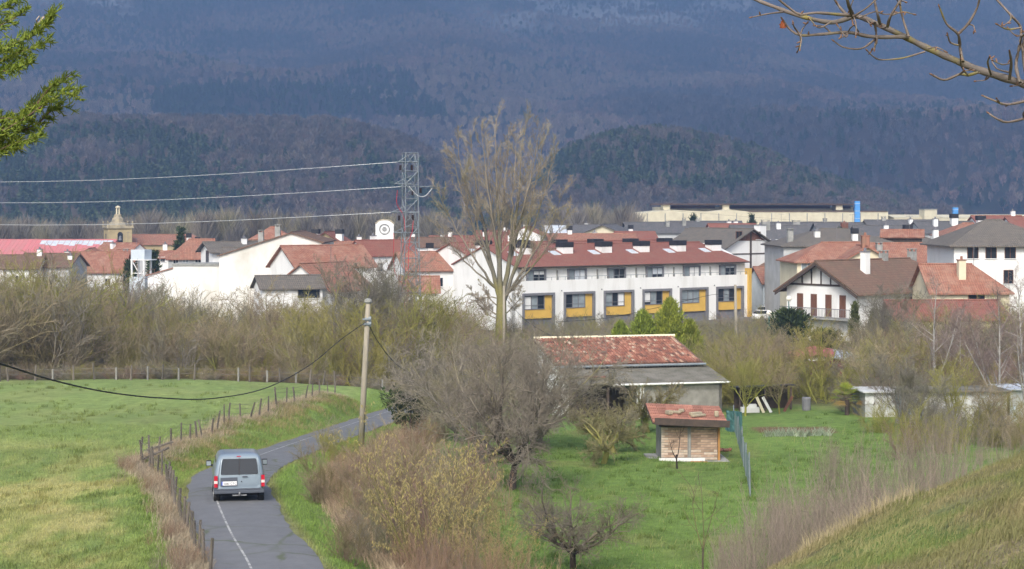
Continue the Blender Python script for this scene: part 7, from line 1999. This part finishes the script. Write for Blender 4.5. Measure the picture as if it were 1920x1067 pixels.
q = MB(); q.tube([(0, 0.3, 0.33), (0, -0.15, 0.33), (0, -0.18, 0.40)], 0.03, 6); q.tube([(0, -0.18, 0.38), (0, -0.18, 0.45)], [0.035, 0.03], 8); q.box(-0.25, 0.25, 0.0, 0.1, 0.29, 0.34); q.build('tow_bar', M['rim'], van)
q = MB(); q.box(-0.66, 0.66, 0.3, 4.0, 0.26, 0.38); q.build('underbody', M['black_metal'], van)
# ------------------------------------------------------------------ oak branch reaching in at the top right
DB = 8.0
def trace(pts, r0, r1, dz=0.0, d=DB, seed=0):
    rnd = random.Random(seed); n = len(pts)
    c = resample([tuple(P(x, y, d + dz * i / max(1, n - 1) + rnd.gauss(0, .03))) for i, (x, y) in enumerate(pts)], 0.02)
    t = np.linspace(0, 1, len(c))
    return [Vector(q) for q in c], [(r0 + (r1 - r0) * u) * (1 + 0.09 * math.sin(k * 1.3 + seed)) for k, u in enumerate(t)]
px_m = 1 / (F / DB)
oak = empty('oak_tree', (XD(2300, DB), DB + 0.6, h1(XD(2300, DB), DB + 0.6)), 0, 'lichen grey oak branch reaching in from the top right', 'tree')
ob = oak.location.copy()
main = trace([(2300, 300), (2120, 225), (2000, 186), (1920, 158), (1850, 136), (1800, 117), (1740, 91), (1690, 66), (1640, 43), (1605, 31), (1560, 42), (1500, 30), (1450, 12), (1405, -6), (1360, -30)], 11 * px_m, 2.8 * px_m, 0.2)
tw = [([(1704, 69), (1636, 69), (1591, 61), (1542, 64), (1501, 66), (1479, 53), (1468, 38)], 4.5, 2.2), ([(1600, 31), (1592, 12), (1586, -12)], 4.5, 3), ([(1590, 30), (1575, 14), (1560, -8)], 3.5, 2), ([(1600, 29), (1570, 27), (1530, 24), (1500, 27), (1480, 15), (1455, -5)], 3.6, 1.8),
      ([(1664, 50), (1670, 30), (1691, -4)], 3.2, 2), ([(1650, 45), (1645, 25), (1638, -6)], 3.2, 2), ([(1704, 69), (1693, 35), (1688, 10), (1691, -10)], 2.6, 1.6), ([(1805, 116), (1800, 90), (1796, 64), (1775, 45), (1762, 15)], 3.4, 1.8), ([(1796, 64), (1815, 45), (1832, 15), (1838, -10)], 3.0, 1.8),
      ([(1797, 85), (1782, 80), (1777, 66)], 2, 1.4), ([(1836, 135), (1815, 141), (1800, 139), (1771, 150), (1749, 141)], 3.2, 2.0), ([(1800, 139), (1806, 134)], 2.4, 1.6), ([(1950, 180), (1920, 190), (1887, 196), (1865, 189), (1846, 181)], 3.4, 1.8), ([(1960, 205), (1920, 222), (1887, 229), (1868, 222), (1856, 214)], 3.4, 1.8),
      ([(1893, 148), (1896, 118), (1893, 97)], 3.2, 2.0), ([(1912, 155), (1905, 120), (1912, 85), (1914, 52), (1895, 28), (1866, -4)], 3.6, 2.0), ([(1914, 52), (1890, 55), (1872, 47)], 2.2, 1.5), ([(1925, 150), (1918, 95), (1925, 40), (1921, -5)], 3.2, 2.0), ([(1858, 140), (1852, 118), (1855, 108)], 2.2, 1.6), ([(1893, 136), (1868, 128), (1858, 110)], 1.8, 1.2),
      ([(1640, 43), (1643, 66), (1640, 90)], 2.8, 1.8), ([(1734, 97), (1692, 109), (1655, 112), (1640, 108), (1627, 96)], 2.0, 1.3), ([(1640, 74), (1620, 89), (1602, 92), (1580, 88), (1566, 79)], 2.2, 1.5), ([(1560, 40), (1536, 52), (1518, 35)], 1.8, 1.2), ([(1470, 22), (1440, 26), (1411, 32)], 2.0, 1.3), ([(1600, 31), (1626, 14), (1650, -8)], 2.0, 1.3),
      ([(1610, 34), (1640, 22), (1660, 27), (1688, 24)], 1.6, 1.1), ([(1560, 64), (1545, 50), (1530, 48)], 1.8, 1.2), ([(1500, 66), (1490, 52), (1487, 46)], 1.7, 1.2), ([(1590, 61), (1586, 70), (1572, 50)], 1.7, 1.2), ([(1610, 60), (1600, 44)], 1.6, 1.2)]
cf = colfun((0.135, 0.12, 0.105), (0.21, 0.165, 0.14), 0.012, 3, (0.22, 0.20, 0.05), -0.15, 9.0)
st_main = [([q - ob for q in main[0]], main[1])]
tws = []
rq = random.Random(71)
for k in range(26):
    bx_, by_ = rq.choice([t_[0][rq.randint(0, len(t_[0]) - 2)] for t_ in tw] + [(1850, 136), (1740, 91), (1660, 52), (1540, 38), (1480, 22)])
    an_ = rq.uniform(0, 6.28); l_ = rq.uniform(14, 42)
    tw.append(([(bx_, by_), (bx_ + math.cos(an_) * l_ * 0.5 + rq.uniform(-3, 3), by_ + math.sin(an_) * l_ * 0.5), (bx_ + math.cos(an_ + 0.3) * l_, by_ + math.sin(an_ + 0.3) * l_)], 1.7, 1.0))
for i, (pts, r0, r1) in enumerate(tw):
    a = trace(pts, r0 * px_m, r1 * px_m, random.Random(i).uniform(-0.25, 0.1), seed=i + 1); tws.append(([q - ob for q in a[0]], a[1]))
trunk = ([Vector((0.1, 0, -0.3)), Vector((0.05, 0, 1.0)), main[0][0] - ob, main[0][0] - ob + Vector((0.1, 0.2, 2.5))], [0.22, 0.18, 0.15, 0.1])
v, f, c = cat_np([strands_np([trunk], 10, cf), strands_np(st_main, 9, cf)]); link_mesh('trunk', np_mesh('trunk', v, f, M['bark'], c, smooth=True), oak)
v, f, c = cat_np([strands_np([t], 6, cf) for t in tws]); link_mesh('twigs', np_mesh('twigs', v, f, M['bark'], c, smooth=True), oak)
rnd = random.Random(5); buds = []
for pts, rad in tws:
    for k in range(2):
        i = len(pts) - 1 if k == 0 else rnd.randint(len(pts) // 2, len(pts) - 1); p = pts[i]; d = (pts[-1] - pts[-2]).normalized() if k == 0 else Vector((rnd.gauss(0, 1), rnd.gauss(0, 1), rnd.gauss(0.4, 1))).normalized()
        buds.append(([p, p + d * 0.008, p + d * 0.016, p + d * 0.024], [0.0025, 0.0045, 0.004, 0.001]))
v, f, c = strands_np(buds, 6, lambda p, r: np.tile([0.17, 0.10, 0.075], (len(p), 1))); tag(link_mesh('buds', np_mesh('buds', v, f, M['bark'], c, smooth=True), oak), kind='stuff')
lp = P(1470, 40, DB) - ob
b = MB(); lob = [(0, 0), (0.010, 0.006), (0.016, 0.002), (0.020, 0.010), (0.030, 0.008), (0.034, 0.016), (0.044, 0.014), (0.046, 0.0), (0.042, -0.013), (0.032, -0.010), (0.028, -0.017), (0.018, -0.008), (0.010, -0.008)]
vs = [lp + Vector((y * 1.1 - 0.006, 0.006 * math.sin(x * 200), 0.008 - x * 0.9)) for x, y in lob]; b.extrude_poly(vs, (0, 0.0012, 0)); b.build('dry_leaf', pmat('dry_leaf', (0.26, 0.075, 0.03), (0.19, 0.05, 0.02), 60, 0.7), oak)

# ------------------------------------------------------------------ cypress sprays reaching in at the top left
DC = 9.0
cyp = empty('cypress_tree', (XD(-420, DC), DC, h1(XD(-420, DC), DC)), 0, 'bright green conifer sprays reaching in from the top left', 'tree'); cb = cyp.location.copy()
rnd = random.Random(33)
wood_ = []; green = []
def frond(pts, r0, wid, droop):
    """flat spray: side branchlets along an axis, each with its own scale-leaf shoots"""
    c = [Vector(q) for q in resample([tuple(p) for p in pts], 0.012)]
    n = len(c); wood_.append((c, [r0 * (1 - 0.8 * i / n) + 0.0012 for i in range(n)]))
    for i in range(2, n):
        t = i / n; tg = (c[i] - c[i - 1]).normalized()
        for s in (-1, 1):
            if rnd.random() < 0.22: continue
            up = Vector((0, rnd.gauss(0, .9), rnd.uniform(-0.2, 1.0)))
            side = (tg * rnd.uniform(0.6, 1.1) + Vector((0, s * rnd.uniform(0.2, 0.9), s * rnd.uniform(0.15, 0.8) + droop))).normalized()
            L_ = wid * (0.35 + 0.75 * math.sin(min(1, 0.15 + t) * math.pi * 0.85)) * rnd.uniform(0.5, 1.15)
            a = strand(rnd, c[i], side, L_, 0.0030, 0.0016, 4, 0.12, 0.03); green.append(a)
            for k in range(9):
                u = rnd.uniform(0.15, 1.0); j = min(3, int(u * 4)); p = a[0][j].lerp(a[0][j + 1], u * 4 - j)
                d2 = (side + Vector((rnd.gauss(0, .6), rnd.gauss(0, .6), rnd.gauss(0.12, .55)))).normalized()
                green.append(strand(rnd, p, d2, rnd.uniform(0.018, 0.045), 0.0036, 0.0018, 2, 0.15, 0.05))
def fpx(pts, dj=0.0): return [tuple(P(x, y, DC + dj * i)) for i, (x, y) in enumerate(pts)]
for pts, wid, dj in (([(-160, 190), (-60, 130), (0, 95), (40, 75), (75, 55), (100, 28)], 0.085, -0.03), ([(-100, 160), (-20, 125), (20, 105), (55, 92), (85, 78)], 0.085, 0.04), ([(-120, 120), (-40, 70), (0, 48), (25, 35), (45, 20)], 0.08, 0.02), ([(-120, 90), (-40, 40), (0, 18), (22, 5), (38, -8)], 0.075, 0.05), ([(-60, 150), (0, 135), (30, 128), (55, 118)], 0.06, -0.05),
                     ([(-160, 320), (-60, 275), (0, 248), (45, 222), (85, 195), (118, 175), (143, 178)], 0.095, -0.03), ([(-60, 270), (10, 240), (50, 208), (82, 180), (105, 160), (130, 142)], 0.085, 0.03), ([(-80, 300), (-10, 268), (35, 248), (70, 232), (100, 205), (120, 200)], 0.09, 0.05), ([(-100, 330), (-20, 290), (20, 272), (50, 262), (70, 258)], 0.08, -0.04), ([(-60, 250), (-10, 225), (20, 222), (50, 225)], 0.075, 0.02), ([(-90, 310), (-30, 280), (5, 270), (30, 274)], 0.08, 0.06),
                     ([(70, 60), (82, 45), (92, 30)], 0.05, 0.0), ([(70, 195), (85, 175), (100, 158)], 0.06, 0.0)):
    pw = [Vector(q) - cb for q in fpx(pts, dj)]; frond(pw, 0.008, wid, -0.05)
cg0, cg1 = np.array([0.075, 0.135, 0.018]), np.array([0.22, 0.27, 0.035]); rgc = np.random.default_rng(3)
v, f, c = strands_np(green, 3, lambda p, r: cg0 + (cg1 - cg0) * rgc.random((len(p), 1)) ** 1.3); tag(link_mesh('foliage', np_mesh('foliage', v, f, M['leaf'], c), cyp), kind='stuff')
cf = lambda p, r: np.tile([0.12, 0.085, 0.06], (len(p), 1))
v, f, c = cat_np([strands_np([w], 5, cf) for w in wood_] + [strands_np([([Vector((0, 0, -0.2)), Vector((0.1, 0, 1.5)), Vector((0, 0, 4.5))], [0.16, 0.13, 0.07])], 8, cf)])
link_mesh('branches', np_mesh('branches', v, f, M['bark'], c, smooth=True), cyp)
tw_ = [trace([(66, 50), (74, 42), (82, 32)], 3 / (F / DC), 2 / (F / DC), d=DC), trace([(72, 44), (68, 38), (74, 30)], 2 / (F / DC), 1 / (F / DC), d=DC)]
v, f, c = cat_np([strands_np([([q - cb for q in t[0]], t[1])], 5, lambda p, r: np.tile([0.30, 0.25, 0.20], (len(p), 1))) for t in tw_]); link_mesh('dead_twig', np_mesh('dead_twig', v, f, M['bark'], c), cyp)

# ------------------------------------------------------------------ grass blades
M['grass'] = attr_mat('grass', 0.8, 0.8, 0.12, spec=0.2)
def blades(name, x, y, hgt, col, wid, label, lean=0.35, seed=1, wind=(0.15, 0.0)):
    rg = np.random.default_rng(seed); n = len(x)
    z = H(x, y) - 0.02
    a = rg.random(n) * 2 * np.pi; ln = np.abs(rg.normal(0, lean, n))
    dx, dy = np.cos(a) * ln + wind[0], np.sin(a) * ln + wind[1]
    b0 = np.stack([x, y, z], 1); tip = b0 + np.stack([dx * hgt, dy * hgt, hgt * (1 - 0.25 * ln)], 1)
    mid = b0 + np.stack([dx * hgt * 0.35, dy * hgt * 0.35, hgt * 0.6], 1)
    w = np.stack([-np.sin(a + 1.2), np.cos(a + 1.2), np.zeros(n)], 1) * wid[:, None]
    v = np.stack([b0 - w, b0 + w, mid + w * 0.8, mid - w * 0.8, tip], 1).reshape(-1, 3)
    k = np.arange(n) * 5
    f = np.concatenate([np.stack([k, k + 1, k + 2], 1), np.stack([k, k + 2, k + 3], 1), np.stack([k + 3, k + 2, k + 4], 1)])
    c = np.repeat(col, 5, 0)
    return tag(link_mesh(name, np_mesh(name, v, f, M['grass'], c)), label, kind='stuff')
rg = np.random.default_rng(12)
# on the camera hill's shoulder
n = 95000
y = rg.uniform(9.5, 23.5, n); u = rg.uniform(0.08, 0.36, n); x = u * y
gcol = ground_colour(x, y); straw = np.array([0.34, 0.27, 0.16]); grn = np.array([0.13, 0.15, 0.05])
pat = VN.fbm(x * 1.1, y * 0.8, 3)
mixs = np.clip(sstep(0.42, 0.66, pat) * 0.7 + rg.normal(0, 0.2, n), 0, 1)[:, None]
col = (grn * (1 - mixs) + straw * mixs) * rg.uniform(0.75, 1.25, (n, 1)) * np.array([0.60, 0.61, 0.55]) + gcol * 0.42
tall = sstep(0.55, 0.75, VN2.fbm(x * 0.9 + 3, y * 0.9, 3))
blades('hill_grass', x, y, rg.uniform(0.03, 0.10, n) * (1 + 0.9 * tall), col, rg.uniform(0.0022, 0.0045, n), 'short pale turf on the grassy shoulder at bottom right', 0.6, 2, (0.3, 0.05))
# straw tussocks on the crest
n = 5200
px = rg.uniform(1430, 1930, n); y = 20.3 + rg.normal(0, 0.55, n); x = XD(px, y)
k = VN.fbm(x * 2.2, y * 0.0 + 1, 2) > 0.53; x, y = x[k], y[k]; n = len(x)
blades('crest_straw', x, y, rg.uniform(0.08, 0.26, n), np.array([0.38, 0.32, 0.19]) * rg.uniform(0.75, 1.2, (n, 1)), np.full(n, 0.003), 'tufts of dry straw along the crest of the grassy shoulder', 0.45, 3, (-0.2, 0))
# meadow, left
n = 120000
t = rg.random(n); y = 44 + 46 * t ** 1.4; u = rg.uniform(-0.33, -0.155, n); x = u * y
k = (road_dist(x, y) > 1.8) if n < 1 else np.ones(n, bool)
rd = np.concatenate([road_dist(x[i:i + 8000], y[i:i + 8000]) for i in range(0, n, 8000)])
k = rd > 1.7; x, y, rd = x[k], y[k], rd[k]; n = len(x)
col = ground_colour(x, y) * rg.uniform(0.7, 1.4, (n, 1))
blades('meadow_grass', x, y, rg.uniform(0.05, 0.15, n), col, np.full(n, 0.008), 'rough yellow green meadow grass left of the lane', 0.5, 4)
# verge and bank of the lane
n = 60000
j = rg.integers(0, len(RC), n); s = rg.choice([-1, 1], n); off = 1.55 + np.abs(rg.normal(0, 1.0, n))
x = RC[j, 0] + RN[j, 0] * off * s + rg.normal(0, .2, n); y = RC[j, 1] + RN[j, 1] * off * s + rg.normal(0, .3, n)
rd = np.concatenate([road_dist(x[i:i + 8000], y[i:i + 8000]) for i in range(0, n, 8000)])
k = rd > 1.52; x, y = x[k], y[k]; n = len(x)
col = ground_colour(x, y) * rg.uniform(0.75, 1.35, (n, 1)) * np.array([1.0, 1.05, 0.9])
blades('verge_grass', x, y, rg.uniform(0.06, 0.20, n), col, np.full(n, 0.008), 'lush verge grass on both sides of the lane', 0.5, 5)
# rough bank between the fence and the lane
n = 30000
seg = rg.integers(5, len(FENCE) - 1, n); t = rg.random(n)
FA = np.array([tuple(p) for p in FENCE]); pf = FA[seg] * (1 - t[:, None]) + FA[seg + 1] * t[:, None]
x = pf[:, 0] + np.abs(rg.normal(0.6, 1.3, n)); y = pf[:, 1] - np.abs(rg.normal(0.3, 0.9, n))
rd = np.concatenate([road_dist(x[i:i + 8000], y[i:i + 8000]) for i in range(0, n, 8000)])
pt = VN2.fbm(x * 0.9, y * 0.9, 3); k = (rd > 2.0) & (pt > 0.40); x, y, pt = x[k], y[k], pt[k]; n = len(x)
cm = np.clip(sstep(0.45, 0.68, pt) + rg.normal(0, 0.2, n), 0, 1)[:, None]
blades('bank_grass', x, y, rg.uniform(0.12, 0.36, n), (np.array([0.15, 0.20, 0.045]) * (1 - cm) + np.array([0.30, 0.235, 0.12]) * cm) * rg.uniform(0.7, 1.3, (n, 1)), np.full(n, 0.010), 'rough tussocky grass on the bank above the lane', 0.5, 9)
# tussocks in the meadow and the orchard
for nm, u0, u1, y0_, y1_, nc_, lb, sd in (('meadow_tussocks', -0.33, -0.16, 45, 122, 900, 'darker tussocks dotted over the meadow', 21), ('orchard_tussocks', -0.03, 0.25, 48, 108, 900, 'darker tussocks dotted over the orchard lawn', 22)):
    rg2 = np.random.default_rng(sd)
    yc = y0_ + (y1_ - y0_) * rg2.random(nc_) ** 1.2; xc = rg2.uniform(u0, u1, nc_) * yc
    kk = VN.fbm(xc * 0.25, yc * 0.2, 3) > 0.46; xc, yc = xc[kk], yc[kk]; nc_ = len(xc)
    x = np.repeat(xc, 22) + rg2.normal(0, 0.13, nc_ * 22); y = np.repeat(yc, 22) + rg2.normal(0, 0.13, nc_ * 22)
    rd = np.concatenate([road_dist(x[i:i + 8000], y[i:i + 8000]) for i in range(0, len(x), 8000)]); kk = rd > 2.2; x, y = x[kk], y[kk]; n = len(x)
    col = ground_colour(x, y) * rg2.uniform(0.5, 1.0, (n, 1)) * np.array([0.95, 0.95, 0.8])
    blades(nm, x, y, rg2.uniform(0.10, 0.28, n), col, np.full(n, 0.010), lb, 0.5, sd)
# orchard
n = 110000
t = rg.random(n); y = 47 + 55 * t ** 1.3; u = rg.uniform(-0.05, 0.24, n); x = u * y
col = ground_colour(x, y) * rg.uniform(0.7, 1.4, (n, 1)); ts = rg.random(n) < 0.02; col[ts] = np.array([0.30, 0.29, 0.12])
hgt = rg.uniform(0.05, 0.14, n); hgt[ts] *= 2.2
blades('orchard_grass', x, y, hgt, col, np.full(n, 0.008), 'bright green orchard grass with a few dry stalks', 0.5, 6)
# dry straw along the fence and the hedge foot
n = 26000
seg = rg.integers(0, len(FENCE) - 1, n); t = rg.random(n)
FA = np.array([tuple(p) for p in FENCE]); pf = FA[seg] * (1 - t[:, None]) + FA[seg + 1] * t[:, None]
x = pf[:, 0] + np.where(seg < 5, -np.abs(rg.normal(0, 0.36, n)), rg.normal(0.1, 0.45, n)); y = pf[:, 1] + np.where(seg < 5, rg.normal(0, .3, n), rg.normal(-0.2, 0.4, n))
blades('fence_straw', x, y, rg.uniform(0.12, 0.42, n), np.array([0.37, 0.31, 0.22]) * rg.uniform(0.6, 1.25, (n, 1)), np.full(n, 0.008), 'bleached dry grass along the field fence', 0.5, 7)
n = 16000
j = rg.integers(2, int(len(RC) * 0.62), n); off = 3.5 + np.abs(rg.normal(0, 0.45, n))
x = RC[j, 0] + RN[j, 0] * off + rg.normal(0, .2, n); y = RC[j, 1] + RN[j, 1] * off + rg.normal(0, .3, n)
blades('hedge_straw', x, y, rg.uniform(0.2, 0.6, n), np.array([0.39, 0.30, 0.20]) * rg.uniform(0.6, 1.2, (n, 1)), np.full(n, 0.008), 'bleached dry grass at the foot of the lane hedge', 0.5, 8, (-0.4, 0))
# ------------------------------------------------------------------ the blue winter air
hz = MB(); hz.box(-4000, 4000, -80, 6420, -40, 1700)
hm = bpy.data.materials.new('haze'); hm.use_nodes = True
nt = hm.node_tree
for q in list(nt.nodes):
    if q.type == 'BSDF_PRINCIPLED': nt.nodes.remove(q)
pv = nt.nodes.new('ShaderNodeVolumePrincipled')
pv.inputs['Color'].default_value = (0.32, 0.545, 1.0, 1)
pv.inputs['Density'].default_value = 0.00033
pv.inputs['Anisotropy'].default_value = 0.1
nt.links.new(pv.outputs[0], nt.nodes['Material Output'].inputs['Volume'])
tag(hz.build('haze', hm), 'thin blue haze filling the valley', kind='stuff')
